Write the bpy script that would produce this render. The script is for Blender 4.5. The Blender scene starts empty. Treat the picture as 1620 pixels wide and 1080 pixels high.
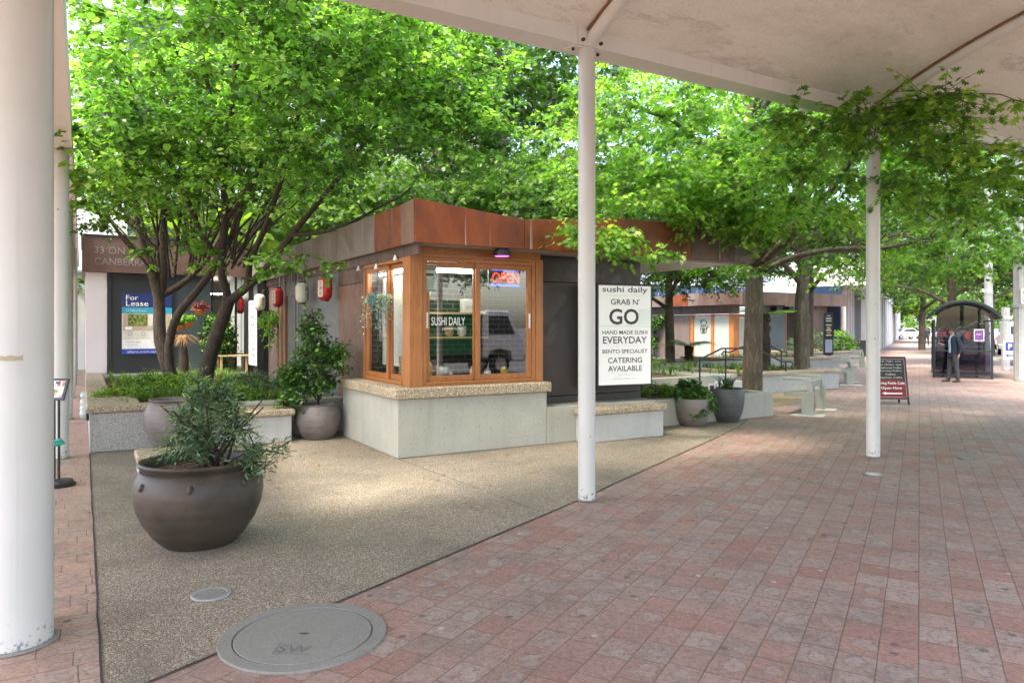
import bpy, bmesh, math, random
import numpy as np
from mathutils import Vector, Matrix, Euler

SC = bpy.context.scene
COL = SC.collection
R = math.radians

# ---------------------------------------------------------------- camera
CAMH = 1.75
cam_d = bpy.data.cameras.new('camera')
cam = bpy.data.objects.new('camera', cam_d)
COL.objects.link(cam)
cam.location = (0, 0, CAMH)
cam.rotation_euler = (R(90), 0, 0)
cam_d.sensor_width = 36.0
cam_d.lens = 36.0 * 1148 / 1620
cam_d.shift_y = -24 / 1620
cam_d.clip_start = 0.05
cam_d.clip_end = 2000
SC.camera = cam

# ---------------------------------------------------------------- sky and sun
SUN = Vector((-0.30, -0.34, 0.89)).normalized()      # direction towards the sun
world = bpy.data.worlds.new('World')
SC.world = world
world.use_nodes = True
wn = world.node_tree
bg = wn.nodes['Background']
sky = wn.nodes.new('ShaderNodeTexSky')
sky.sky_type = 'NISHITA'
sky.sun_disc = False
sky.sun_elevation = math.asin(SUN.z)
sky.sun_rotation = math.atan2(SUN.x, SUN.y)
sky.air_density = 1.0
sky.dust_density = 3.0
sky.ozone_density = 1.0
wn.links.new(sky.outputs[0], bg.inputs[0])
bg.inputs[1].default_value = 0.15
sun_d = bpy.data.lights.new('sun', 'SUN')
sun_d.energy = 1.25                      # bright haze: soft-edged shade
sun_d.angle = R(10)
sun_d.color = (1.0, 0.95, 0.86)
sun = bpy.data.objects.new('sun', sun_d)
COL.objects.link(sun)
sun.location = (-10, -12, 30)
sun.rotation_euler = SUN.to_track_quat('Z', 'Y').to_euler()

vs = SC.view_settings
vs.view_transform = 'Standard'
vs.look = 'None'
vs.gamma = 1.0
vs.exposure = 2.9
vs.use_white_balance = True            # camera balanced for open shade
vs.white_balance_temperature = 6950
vs.white_balance_tint = 10
try:
    SC.cycles.use_denoising = True
    SC.cycles.max_bounces = 10
    SC.cycles.diffuse_bounces = 5
    SC.cycles.glossy_bounces = 4
    SC.cycles.transmission_bounces = 6
    SC.cycles.transparent_max_bounces = 12
    SC.cycles.caustics_reflective = False
    SC.cycles.caustics_refractive = False
    SC.cycles.sample_clamp_indirect = 6.0
except Exception:
    pass

# ---------------------------------------------------------------- plan of the place
# Two axes on the ground: u runs along the shop window, v runs away from the street.
UA = R(59.4)
U = Vector((math.sin(UA), math.cos(UA), 0))
V = Vector((-U.y, U.x, 0))
ROT = math.atan2(U.y, U.x)
K = Vector((-1.512, 9.589, 0))                       # corner of the kiosk plinth
W = Vector((0.49, 0.872, 0)).normalized()            # direction of the street
WP = Vector((W.y, -W.x, 0))
def L(a, b, z=0.0):
    p = K + U * a + V * b
    return Vector((p.x, p.y, z))
FPX = 1148.0
def ground(px, py, z=0.0):                           # surveying helper: sight line to ground height z
    Y = FPX * (CAMH - z) / (py - 516.0)
    return Vector(((px - 810) / FPX * Y, Y, z))
def at(px, py, Y):
    return Vector(((px - 810) / FPX * Y, Y, CAMH - (py - 516.0) / FPX * Y))
def toab(p):
    d = Vector((p[0] - K.x, p[1] - K.y, 0))
    return d.dot(U), d.dot(V)
def onb(px, py, b):
    s = (px - 810) / FPX
    Y = (b + K.dot(V)) / (s * V.x + V.y)
    a, _ = toab((s * Y, Y))
    return a, CAMH - (py - 516.0) / FPX * Y
def ona(px, py, a):
    s = (px - 810) / FPX
    Y = (a + K.dot(U)) / (s * U.x + U.y)
    _, b = toab((s * Y, Y))
    return b, CAMH - (py - 516.0) / FPX * Y

# ---------------------------------------------------------------- object helpers
def tag(o, label=None, cat=None, group=None, kind=None):
    if label: o['label'] = label
    if cat: o['category'] = cat
    if group: o['group'] = group
    if kind: o['kind'] = kind
    return o
def thing(name, label, cat, loc=(0, 0, 0), rz=0.0, group=None):
    o = bpy.data.objects.new(name, None)
    COL.objects.link(o)
    o.empty_display_size = 0.2
    o.location = loc
    o.rotation_euler = (0, 0, rz)
    return tag(o, label, cat, group)
def copy_tree(o, parent=None):
    c = o.copy()
    COL.objects.link(c)
    if parent is not None:
        c.parent = parent
    for ch in list(o.children):
        copy_tree(ch, c)
    return c
def place(o, loc, rz, label=None, group=None):
    o.location = loc
    o.rotation_euler = (0, 0, rz)
    return tag(o, label, None, group)

class MB:
    def __init__(s):
        s.v = []; s.f = []
    def add(s, vs, fs):
        n = len(s.v)
        s.v += [tuple(p) for p in vs]
        s.f += [tuple(i + n for i in f) for f in fs]
        return s
    def box(s, x0, x1, y0, y1, z0, z1):
        if x1 < x0: x0, x1 = x1, x0
        if y1 < y0: y0, y1 = y1, y0
        if z1 < z0: z0, z1 = z1, z0
        return s.add([(x0,y0,z0),(x1,y0,z0),(x1,y1,z0),(x0,y1,z0),(x0,y0,z1),(x1,y0,z1),(x1,y1,z1),(x0,y1,z1)],
                     [(0,3,2,1),(4,5,6,7),(0,1,5,4),(1,2,6,5),(2,3,7,6),(3,0,4,7)])
    def cbox(s, c, d):
        return s.box(c[0]-d[0]/2, c[0]+d[0]/2, c[1]-d[1]/2, c[1]+d[1]/2, c[2]-d[2]/2, c[2]+d[2]/2)
    def prism(s, poly, z0, z1):
        n = len(poly)
        ar = sum(poly[i][0]*poly[(i+1)%n][1]-poly[(i+1)%n][0]*poly[i][1] for i in range(n))
        if ar < 0: poly = poly[::-1]
        z0s = z0 if isinstance(z0, (list, tuple)) else [z0]*n
        z1s = z1 if isinstance(z1, (list, tuple)) else [z1]*n
        vs = [(p[0],p[1],z0s[i]) for i,p in enumerate(poly)] + [(p[0],p[1],z1s[i]) for i,p in enumerate(poly)]
        fs = [tuple(range(n-1,-1,-1)), tuple(range(n,2*n))]
        fs += [(i,(i+1)%n,(i+1)%n+n,i+n) for i in range(n)]
        return s.add(vs, fs)
    def xprism(s, poly, y0, y1):                     # profile in x-z pushed along y
        n = len(poly)
        ar = sum(poly[i][0]*poly[(i+1)%n][1]-poly[(i+1)%n][0]*poly[i][1] for i in range(n))
        if ar < 0: poly = poly[::-1]
        vs = [(p[0],y0,p[1]) for p in poly] + [(p[0],y1,p[1]) for p in poly]
        fs = [tuple(range(n)), tuple(range(2*n-1,n-1,-1))]
        fs += [((i+1)%n,i,i+n,(i+1)%n+n) for i in range(n)]
        return s.add(vs, fs)
    def tube(s, pts, r, n=10, cap=True, el=1.0):
        pts = [Vector(p) for p in pts]
        m = len(pts)
        rs = r if isinstance(r, (list, tuple)) else [r]*m
        t0 = (pts[1]-pts[0]).normalized()
        ref = Vector((0,0,1)) if abs(t0.z) < 0.9 else Vector((1,0,0))
        nx = t0.cross(ref).normalized()
        base = len(s.v)
        vs = []
        for i,p in enumerate(pts):
            t = ((pts[min(i+1,m-1)]-pts[max(i-1,0)])).normalized()
            nx = (nx - t*nx.dot(t)).normalized()
            ny = t.cross(nx)
            for k in range(n):
                a = 2*math.pi*k/n
                vs.append(p + (nx*math.cos(a) + ny*math.sin(a)*el)*rs[i])
        fs = []
        for i in range(m-1):
            for k in range(n):
                k2 = (k+1)%n
                fs.append((i*n+k, i*n+k2, (i+1)*n+k2, (i+1)*n+k))
        if cap:
            fs.append(tuple(range(n-1,-1,-1)))
            fs.append(tuple((m-1)*n+k for k in range(n)))
        return s.add(vs, fs)
    def lathe(s, prof, n=32, c=(0,0), sx=1.0, sy=1.0, close=False):
        m = len(prof)
        vs = []
        for r,z in prof:
            for k in range(n):
                a = 2*math.pi*k/n
                vs.append((c[0]+r*math.cos(a)*sx, c[1]+r*math.sin(a)*sy, z))
        fs = []
        rng = m if close else m-1
        for i in range(rng):
            j = (i+1)%m
            for k in range(n):
                k2 = (k+1)%n
                fs.append((i*n+k, i*n+k2, j*n+k2, j*n+k))
        if not close:
            fs.append(tuple(range(n-1,-1,-1)))
            fs.append(tuple((m-1)*n+k for k in range(n)))
        return s.add(vs, fs)
    def quad(s, a, b, c, d):
        return s.add([a,b,c,d], [(0,1,2,3)])
    def build(s, name, mat, parent=None, bevel=0.0, smooth=None, label=None, loc=None, seg=2):
        me = bpy.data.meshes.new(name)
        me.from_pydata(s.v, [], s.f)
        me.update()
        if mat: me.materials.append(mat)
        if smooth is not None:
            me.polygons.foreach_set('use_smooth', [True]*len(me.polygons))
            me.set_sharp_from_angle(angle=R(smooth))
        o = bpy.data.objects.new(name, me)
        COL.objects.link(o)
        if parent is not None: o.parent = parent
        if loc is not None: o.location = loc
        if bevel:
            m = o.modifiers.new('bevel', 'BEVEL')
            m.width = bevel; m.segments = seg; m.limit_method = 'ANGLE'; m.angle_limit = R(35)
        if label: o['label'] = label
        return o

FRONT = Matrix.Rotation(R(90), 4, 'X')                                   # faces -y
LEFTF = Matrix.Rotation(R(-90), 4, 'Z') @ FRONT                          # faces -x
def text(body, mat, parent, width, loc, rot=FRONT, height=None, name='lettering', depth=0.0015, bold=0.0, align='CENTER', spacing=1.0):
    cu = bpy.data.curves.new('lettering', 'FONT')
    cu.body = body
    cu.size = 1.0
    cu.align_x = align
    cu.extrude = 0.0
    cu.offset = bold
    cu.resolution_u = 3
    cu.space_line = spacing
    ob = bpy.data.objects.new('lettering', cu)
    COL.objects.link(ob)
    dg = bpy.context.evaluated_depsgraph_get()
    me = bpy.data.meshes.new_from_object(ob.evaluated_get(dg))
    bpy.data.objects.remove(ob)
    n = len(me.vertices)
    co = np.empty(n*3, dtype=np.float32)
    me.vertices.foreach_get('co', co)
    co = co.reshape(-1, 3)
    mn, mx = co.min(0), co.max(0)
    w, h = max(mx[0]-mn[0], 1e-4), max(mx[1]-mn[1], 1e-4)
    sx = width / w
    sy = (height / h) if height else sx
    ax = {'CENTER': (mn[0]+mx[0])/2, 'LEFT': mn[0], 'RIGHT': mx[0]}[align]
    co[:, 0] = (co[:, 0]-ax)*sx
    co[:, 1] = (co[:, 1]-(mn[1]+mx[1])/2)*sy
    M = np.array((Matrix.Translation(Vector(loc)) @ rot))
    co4 = np.c_[co, np.ones(n)] @ M.T
    me.vertices.foreach_set('co', co4[:, :3].astype(np.float32).ravel())
    me.update()
    me.materials.clear()
    me.materials.append(mat)
    me.name = name
    o = bpy.data.objects.new(name, me)
    COL.objects.link(o)
    if parent is not None: o.parent = parent
    return o

def np_mesh(name, V_, F_, mat, parent=None, tint=None, smooth=False):
    """V_ (n,3) floats, F_ list of (m,k) int arrays with the same k each."""
    me = bpy.data.meshes.new(name)
    V_ = np.asarray(V_, dtype=np.float32)
    me.vertices.add(len(V_))
    me.vertices.foreach_set('co', V_.ravel())
    sizes = np.concatenate([np.full(len(f), f.shape[1], dtype=np.int32) for f in F_])
    idx = np.concatenate([f.ravel() for f in F_]).astype(np.int32)
    me.loops.add(len(idx))
    me.loops.foreach_set('vertex_index', idx)
    st = np.concatenate([[0], np.cumsum(sizes)[:-1]]).astype(np.int32)
    me.polygons.add(len(sizes))
    me.polygons.foreach_set('loop_start', st)
    if smooth: me.polygons.foreach_set('use_smooth', np.ones(len(sizes), dtype=bool))
    me.update(calc_edges=True)
    if tint is not None:
        at_ = me.attributes.new('tint', 'FLOAT', 'FACE')
        at_.data.foreach_set('value', tint.astype(np.float32))
    me.materials.append(mat)
    o = bpy.data.objects.new(name, me)
    COL.objects.link(o)
    if parent is not None: o.parent = parent
    return o
# ---------------------------------------------------------------- materials
class Mat:
    def __init__(s, name, rough=0.7, metal=0.0, spec=0.5):
        s.m = bpy.data.materials.new(name)
        s.m.use_nodes = True
        s.t = s.m.node_tree
        s.b = s.t.nodes['Principled BSDF']
        s.b.inputs['Roughness'].default_value = rough
        s.b.inputs['Metallic'].default_value = metal
        s.b.inputs['Specular IOR Level'].default_value = spec
        s.tc = s.t.nodes.new('ShaderNodeTexCoord')
        s.co = s.tc.outputs['Object']
    def n(s, typ, ins=None, **props):
        nd = s.t.nodes.new('ShaderNode' + typ)
        for k, v in props.items(): setattr(nd, k, v)
        for k, v in (ins or {}).items():
            if isinstance(v, bpy.types.NodeSocket): s.t.links.new(v, nd.inputs[k])
            else: nd.inputs[k].default_value = v
        return nd
    def math(s, op, a, b=0.0, c=0.0, clamp=False):
        nd = s.n('Math', {0: a, 1: b, 2: c}, operation=op)
        nd.use_clamp = clamp
        return nd.outputs[0]
    def noise(s, scale, detail=4.0, rough=0.6, co=None, dist=0.0):
        return s.n('TexNoise', {'Vector': co or s.co, 'Scale': scale, 'Detail': detail, 'Roughness': rough, 'Distortion': dist}).outputs['Fac']
    def ramp(s, fac, stops, interp='LINEAR'):
        nd = s.n('ValToRGB', {'Fac': fac})
        cr = nd.color_ramp
        cr.interpolation = interp
        while len(cr.elements) > 1: cr.elements.remove(cr.elements[-1])
        for i, (p, c) in enumerate(stops):
            e = cr.elements[0] if i == 0 else cr.elements.new(p)
            e.position = p
            e.color = (c[0], c[1], c[2], 1) if isinstance(c, (tuple, list)) else (c, c, c, 1)
        return nd.outputs['Color']
    def step(s, x, lo, hi):
        nd = s.n('MapRange', {'Value': x, 'From Min': lo, 'From Max': hi}, interpolation_type='SMOOTHSTEP')
        return nd.outputs['Result']
    def mix(s, fac, a, b, mode='MIX'):
        nd = s.n('Mix', data_type='RGBA', blend_type=mode)
        for i, v in ((0, fac), (6, a), (7, b)):
            if isinstance(v, bpy.types.NodeSocket): s.t.links.new(v, nd.inputs[i])
            else: nd.inputs[i].default_value = v if i == 0 else (v[0], v[1], v[2], 1)
        return nd.outputs[2]
    def map(s, scale=(1,1,1), rot=(0,0,0), loc=(0,0,0), co=None):
        return s.n('Mapping', {'Vector': co or s.co, 'Scale': scale, 'Rotation': rot, 'Location': loc}).outputs[0]
    def color(s, c):
        if isinstance(c, bpy.types.NodeSocket): s.t.links.new(c, s.b.inputs['Base Color'])
        else: s.b.inputs['Base Color'].default_value = (c[0], c[1], c[2], 1)
    def rough(s, r): s.t.links.new(r, s.b.inputs['Roughness'])
    def bump(s, h, strength=0.3, dist=0.01):
        nd = s.n('Bump', {'Height': h, 'Strength': strength, 'Distance': dist})
        s.t.links.new(nd.outputs[0], s.b.inputs['Normal'])

def plain(name, c, rough=0.6, metal=0.0, var=0.12, scale=6.0, bump=0.0, spec=0.5):
    m = Mat(name, rough, metal, spec)
    f = m.noise(scale, 5)
    lo = tuple(x*(1-var) for x in c); hi = tuple(min(1, x*(1+var)) for x in c)
    m.color(m.ramp(f, [(0.3, lo), (0.7, hi)]))
    if bump: m.bump(m.noise(scale*12, 3), bump, 0.005)
    return m.m
def emit(name, c, strength):
    m = Mat(name)
    m.b.inputs['Emission Color'].default_value = (*c, 1)
    m.b.inputs['Emission Strength'].default_value = strength
    m.color(c)
    return m.m

M = {}
def paver_mat(name, ang, w, l, tones, wash):
    m = Mat(name, 0.75)
    co = m.map(rot=(0, 0, ang))
    wob = m.n('TexNoise', {'Vector': co, 'Scale': 3.0, 'Detail': 3.0}).outputs['Color']
    co2 = m.n('MixRGB', {'Fac': 0.012, 'Color1': co, 'Color2': wob}, blend_type='ADD').outputs[0]
    sp = m.n('SeparateXYZ', {0: co2})
    x = m.math('DIVIDE', sp.outputs[0], w)
    i = m.math('FLOOR', x)
    off = m.n('TexWhiteNoise', {'W': i}, noise_dimensions='1D').outputs['Value']
    y = m.math('ADD', m.math('DIVIDE', sp.outputs[1], l), off)
    j = m.math('FLOOR', y)
    fu = m.math('SUBTRACT', x, i); fv = m.math('SUBTRACT', y, j)
    cell = m.n('CombineXYZ', {0: i, 1: j, 2: 0.0}).outputs[0]
    wnz = m.n('TexWhiteNoise', {'Vector': cell}, noise_dimensions='3D')
    rv = wnz.outputs['Value']
    rc = m.n('SeparateXYZ', {0: wnz.outputs['Color']})
    eu = m.math('MULTIPLY', m.math('MINIMUM', fu, m.math('SUBTRACT', 1.0, fu)), w)
    ev = m.math('MULTIPLY', m.math('MINIMUM', fv, m.math('SUBTRACT', 1.0, fv)), l)
    edge = m.math('MINIMUM', eu, ev)
    fine = m.noise(90, 4, 0.7)
    edge_n = m.math('ADD', edge, m.math('MULTIPLY', m.math('SUBTRACT', fine, 0.5), 0.004))
    gw = m.math('MULTIPLY', m.math('ADD', m.noise(1.1, 3), 0.05), 0.0045)
    gap = m.step(m.math('SUBTRACT', edge_n, gw), -0.001, 0.0022)
    base = m.ramp(rv, tones, 'LINEAR')
    big = m.noise(0.35, 4)
    base = m.mix(m.step(big, 0.35, 0.72), base, m.mix(0.6, base, wash))
    # worn, washed-out centre of each paver with its uneven outline
    du = m.math('SUBTRACT', fu, m.math('ADD', 0.35, m.math('MULTIPLY', rc.outputs[0], 0.3)))
    dv = m.math('SUBTRACT', fv, m.math('ADD', 0.35, m.math('MULTIPLY', rc.outputs[1], 0.3)))
    d2 = m.math('SQRT', m.math('ADD', m.math('MULTIPLY', du, du), m.math('MULTIPLY', dv, dv)))
    pn = m.noise(14, 3, 0.5)
    d3 = m.math('ADD', d2, m.math('MULTIPLY', m.math('SUBTRACT', pn, 0.5), 0.62))
    rad = m.math('ADD', 0.18, m.math('MULTIPLY', rc.outputs[2], 0.2))
    blot = m.step(m.math('SUBTRACT', rad, d3), -0.015, 0.025)
    ring = m.math('MULTIPLY', blot, m.step(m.math('SUBTRACT', rad, d3), 0.07, 0.02))
    has = m.step(rc.outputs[0], 0.40, 0.5)
    mott = m.noise(48, 6, 0.8)
    base = m.mix(m.math('MULTIPLY', m.math('MULTIPLY', blot, has), 0.55), base, (0.37, 0.315, 0.275))
    base = m.mix(m.math('MULTIPLY', m.math('MULTIPLY', ring, has), 0.75), base, (0.17, 0.10, 0.08))
    base = m.mix(m.math('MULTIPLY', m.step(m.noise(19, 6, 0.8), 0.52, 0.72), 0.45), base, (0.47, 0.41, 0.36))
    base = m.mix(m.math('MULTIPLY', m.step(fine, 0.45, 0.75), 0.45), base, (0.16, 0.12, 0.11))
    base = m.mix(m.math('MULTIPLY', m.step(m.noise(1.7, 7, 0.78), 0.47, 0.64), 0.55), base, (0.19, 0.15, 0.13))
    # trodden gum
    vo = m.n('TexVoronoi', {'Vector': m.co, 'Scale': 2.3}, voronoi_dimensions='2D')
    pick = m.n('SeparateXYZ', {0: vo.outputs['Color']})
    gum = m.math('MULTIPLY', m.step(vo.outputs['Distance'], 0.062, 0.045), m.step(pick.outputs[0], 0.5, 0.52))
    base = m.mix(m.math('MULTIPLY', gum, 0.75), base, (0.09, 0.08, 0.075))
    gumw = m.math('MULTIPLY', m.step(vo.outputs['Distance'], 0.05, 0.03), m.step(pick.outputs[0], 0.16, 0.14))
    base = m.mix(m.math('MULTIPLY', gumw, 0.6), base, (0.6, 0.57, 0.54))
    base = m.mix(m.math('MULTIPLY', m.step(m.noise(24, 7, 0.85), 0.47, 0.60), 0.8), base, m.mix(0.6, base, (0.15, 0.095, 0.078)))
    base = m.mix(m.math('MULTIPLY', m.step(mott, 0.48, 0.34), 0.5), base, m.mix(0.5, base, (0.54, 0.45, 0.385)))
    col = m.mix(gap, (0.15, 0.105, 0.085), base)
    m.color(col)
    m.rough(m.ramp(m.noise(8, 4), [(0.3, 0.6), (0.7, 0.85)]))
    tilt = m.math('MULTIPLY', m.math('ADD', m.math('MULTIPLY', fu, m.math('SUBTRACT', rc.outputs[1], 0.5)), m.math('MULTIPLY', fv, m.math('SUBTRACT', rc.outputs[2], 0.5))), 0.35)
    h = m.math('ADD', m.math('ADD', gap, tilt), m.math('ADD', m.math('MULTIPLY', rv, 0.25), m.math('MULTIPLY', fine, 0.35)))
    m.bump(h, 0.55, 0.006)
    return m.m
ANGW = math.atan2(W.x, W.y)          # course lines run along W
M['paver'] = paver_mat('street_paver', ANGW, 0.19, 0.24,
    [(0.0, (0.33, 0.165, 0.125)), (0.18, (0.39, 0.215, 0.17)), (0.38, (0.39, 0.26, 0.215)), (0.57, (0.35, 0.255, 0.215)), (0.76, (0.41, 0.30, 0.255)), (0.9, (0.37, 0.20, 0.155)), (1.0, (0.30, 0.215, 0.18))], (0.27, 0.185, 0.15))
ANGV = math.atan2(V.x, V.y)
M['paver_path'] = paver_mat('path_paver', ANGV + R(90), 0.19, 0.33,
    [(0.0, (0.42, 0.26, 0.19)), (0.4, (0.50, 0.33, 0.25)), (0.7, (0.46, 0.31, 0.24)), (1.0, (0.40, 0.28, 0.22))], (0.44, 0.31, 0.25))

def pebble(m, scale, stops, dirt=None, dirtcol=(0.1, 0.09, 0.07), dscale=0.35, lo=0.42, hi=0.62, amt=0.55):
    vo = m.n('TexVoronoi', {'Vector': m.co, 'Scale': scale})
    pk = m.n('SeparateXYZ', {0: vo.outputs['Color']})
    c = m.ramp(pk.outputs[0], stops)
    c = m.mix(m.step(vo.outputs['Distance'], 0.42, 0.75), c, (0.20, 0.16, 0.11))
    if dirt:
        d = m.noise(dscale, 6, 0.62)
        c = m.mix(m.math('MULTIPLY', m.step(d, lo, hi), amt), c, dirtcol)
        d2 = m.noise(dscale*7, 5, 0.6)
        c = m.mix(m.math('MULTIPLY', m.step(d2, 0.5, 0.75), 0.35), c, dirtcol)
    m.bump(m.math('SUBTRACT', 1.0, vo.outputs['Distance']), 0.7, 0.005)
    return c
m = Mat('exposed_aggregate_paving', 0.8)
m.color(pebble(m, 120, [(0, (0.085, 0.068, 0.05)), (0.25, (0.23, 0.18, 0.13)), (0.5, (0.35, 0.285, 0.215)), (0.75, (0.30, 0.255, 0.205)), (0.9, (0.56, 0.51, 0.43)), (1, (0.66, 0.62, 0.56))],
               True, (0.10, 0.095, 0.075), 0.33, 0.45, 0.62, 0.5))
M['agg'] = m.m
m = Mat('pebble_coping', 0.8)
m.color(pebble(m, 70, [(0, (0.22, 0.15, 0.09)), (0.3, (0.44, 0.33, 0.21)), (0.6, (0.52, 0.42, 0.29)), (0.85, (0.62, 0.54, 0.42)), (1, (0.72, 0.66, 0.56))],
               True, (0.2, 0.17, 0.11), 1.2, 0.45, 0.7, 0.4))
M['coping'] = m.m
def conc(name, c, stain, pits=True, speck=0.0):
    m = Mat(name, 0.75)
    f = m.noise(1.6, 6, 0.62)
    col = m.ramp(f, [(0.3, tuple(x*0.82 for x in c)), (0.7, c)])
    st = m.noise(1.0, 6, 0.7, m.map(scale=(3.5, 3.5, 0.5)))
    col = m.mix(m.math('MULTIPLY', m.step(st, 0.48, 0.72), 0.55), col, stain)
    h = m.noise(40, 4)
    if pits:
        vo = m.n('TexVoronoi', {'Vector': m.co, 'Scale': 26.0})
        pk = m.n('SeparateXYZ', {0: vo.outputs['Color']})
        pit = m.math('MULTIPLY', m.step(vo.outputs['Distance'], 0.2, 0.12), m.step(pk.outputs[0], 0.4, 0.45))
        col = m.mix(m.math('MULTIPLY', m.step(m.noise(55, 5, 0.8), 0.52, 0.7), 0.35), col, tuple(x*0.55 for x in c))
        col = m.mix(m.math('MULTIPLY', pit, 0.8), col, (0.12, 0.10, 0.07))
        h = m.math('SUBTRACT', h, pit)
    if speck:
        vo = m.n('TexVoronoi', {'Vector': m.co, 'Scale': 150.0})
        pk = m.n('SeparateXYZ', {0: vo.outputs['Color']})
        col = m.mix(speck, col, m.ramp(pk.outputs[0], [(0, (0.08, 0.08, 0.08)), (0.4, (0.32, 0.31, 0.30)), (0.8, (0.5, 0.49, 0.46)), (1, (0.75, 0.72, 0.68))]))
    m.color(col)
    m.bump(h, 0.35, 0.006)
    return m.m
M['conc'] = conc('pale_cast_concrete', (0.43, 0.42, 0.365), (0.29, 0.30, 0.24))
M['conc_white'] = conc('white_cast_concrete', (0.50, 0.50, 0.485), (0.36, 0.345, 0.31))
M['granite'] = conc('grey_granite_facing', (0.40, 0.39, 0.37), (0.30, 0.28, 0.25), False, 0.65)
M['manhole'] = conc('grey_lid_concrete', (0.235, 0.23, 0.205), (0.15, 0.14, 0.12), False, 0.12)
M['joint'] = plain('dark_joint_filler', (0.045, 0.042, 0.04), 0.8)
M['asphalt'] = plain('pale_asphalt', (0.12, 0.115, 0.11), 0.85, var=0.2, scale=30, bump=0.3)
M['base'] = plain('far_ground', (0.12, 0.115, 0.10), 0.9, var=0.2, scale=0.8)
m = Mat('leaf_litter_soil', 0.95)
vo = m.n('TexVoronoi', {'Vector': m.co, 'Scale': 38.0})
pk = m.n('SeparateXYZ', {0: vo.outputs['Color']})
m.color(m.ramp(pk.outputs[0], [(0, (0.04, 0.025, 0.015)), (0.4, (0.10, 0.06, 0.035)), (0.75, (0.22, 0.12, 0.06)), (1, (0.33, 0.22, 0.12))]))
m.bump(vo.outputs['Distance'], 1.0, 0.03)
M['soil'] = m.m
m = Mat('sandy_litter', 0.95)
m.color(m.ramp(m.noise(30, 6, 0.75), [(0.3, (0.16, 0.11, 0.06)), (0.55, (0.34, 0.26, 0.15)), (0.75, (0.45, 0.37, 0.24))]))
m.bump(m.noise(60, 4), 0.6, 0.01)
M['sand'] = m.m

def rust(name, stops, rough=0.5, streak=True, metal=0.15, scale=1.3, edge=None):
    m = Mat(name, rough, metal)
    f1 = m.noise(scale, 7, 0.65, m.map(scale=(1, 1, 0.55)), 0.4)
    f2 = m.noise(1.0, 6, 0.75, m.map(scale=(9, 9, 0.7)))
    f = m.math('ADD', m.math('MULTIPLY', f1, 0.7), m.math('MULTIPLY', f2, 0.3 if streak else 0.12))
    c = m.ramp(f, stops)
    fine = m.noise(60, 5, 0.7)
    c = m.mix(m.math('MULTIPLY', m.step(fine, 0.5, 0.75), 0.25), c, (0.10, 0.05, 0.03))
    if edge is not None:      # salt runs
        st = m.noise(1.0, 3, 0.5, m.map(scale=(14, 14, 0.25)))
        c = m.mix(m.math('MULTIPLY', m.step(st, 0.66, 0.74), 0.45), c, edge)
    m.color(c)
    m.rough(m.ramp(m.noise(5, 4), [(0.3, rough-0.12), (0.7, rough+0.15)]))
    m.bump(fine, 0.12, 0.004)
    return m.m
M['corten'] = rust('orange_rusted_steel', [(0.28, (0.10, 0.028, 0.012)), (0.42, (0.21, 0.05, 0.015)), (0.54, (0.29, 0.075, 0.021)), (0.70, (0.34, 0.115, 0.042))], 0.42, False, 0.2, 1.5, (0.6, 0.5, 0.42))
M['corten_dark'] = rust('brown_weathered_steel', [(0.28, (0.055, 0.032, 0.025)), (0.45, (0.10, 0.062, 0.048)), (0.6, (0.15, 0.10, 0.08)), (0.75, (0.22, 0.09, 0.045))], 0.45, True, 0.25, 1.1, (0.42, 0.36, 0.32))
M['corten_grey'] = rust('mauve_grey_weathered_steel', [(0.25, (0.09, 0.06, 0.048)), (0.42, (0.17, 0.125, 0.105)), (0.6, (0.25, 0.20, 0.175)), (0.72, (0.22, 0.11, 0.065))], 0.4, True, 0.25, 1.2, (0.55, 0.50, 0.46))
M['corten_panel'] = rust('brown_rust_wall_panel', [(0.25, (0.085, 0.05, 0.038)), (0.45, (0.17, 0.095, 0.065)), (0.62, (0.23, 0.13, 0.09)), (0.8, (0.30, 0.12, 0.05))], 0.45, True, 0.2, 1.0, (0.45, 0.38, 0.33))
M['bronze_panel'] = rust('dark_bronze_panel', [(0.25, (0.028, 0.022, 0.02)), (0.5, (0.045, 0.036, 0.032)), (0.75, (0.075, 0.055, 0.045))], 0.38, True, 0.3, 0.9)
M['grey_panel'] = rust('grey_metal_wall_panel', [(0.25, (0.13, 0.135, 0.14)), (0.5, (0.19, 0.195, 0.20)), (0.75, (0.27, 0.265, 0.255))], 0.4, True, 0.3, 0.8)
M['mauve_panel'] = rust('mauve_metal_wall_panel', [(0.25, (0.14, 0.105, 0.095)), (0.5, (0.20, 0.155, 0.14)), (0.75, (0.26, 0.205, 0.185))], 0.45, True, 0.2, 0.8)
M['teal_panel'] = plain('slate_teal_panel', (0.07, 0.10, 0.115), 0.45, 0.1, 0.15, 1.2)
def timber(name, c1, c2, c3):
    m = Mat(name, 0.4)
    g = m.noise(1.0, 6, 0.65, m.map(scale=(45, 45, 2.2)), 1.2)
    g2 = m.noise(2.0, 3, 0.5)
    c = m.ramp(m.math('ADD', m.math('MULTIPLY', g, 0.65), m.math('MULTIPLY', g2, 0.35)), [(0.3, c1), (0.5, c2), (0.7, c3)])
    m.color(c)
    m.bump(g, 0.12, 0.003)
    return m.m
M['timber'] = timber('oiled_orange_timber', (0.20, 0.07, 0.02), (0.36, 0.138, 0.04), (0.45, 0.19, 0.065))
M['timber_pale'] = timber('pale_timber', (0.40, 0.27, 0.14), (0.52, 0.36, 0.20), (0.6, 0.44, 0.27))
M['black'] = plain('black_powdercoat', (0.018, 0.018, 0.02), 0.4)
M['blackwall'] = plain('black_shop_wall', (0.02, 0.024, 0.026), 0.5, var=0.2, scale=1.5)
M['greenwall'] = plain('dark_green_wall', (0.035, 0.05, 0.052), 0.5, var=0.2, scale=1.5)
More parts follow.
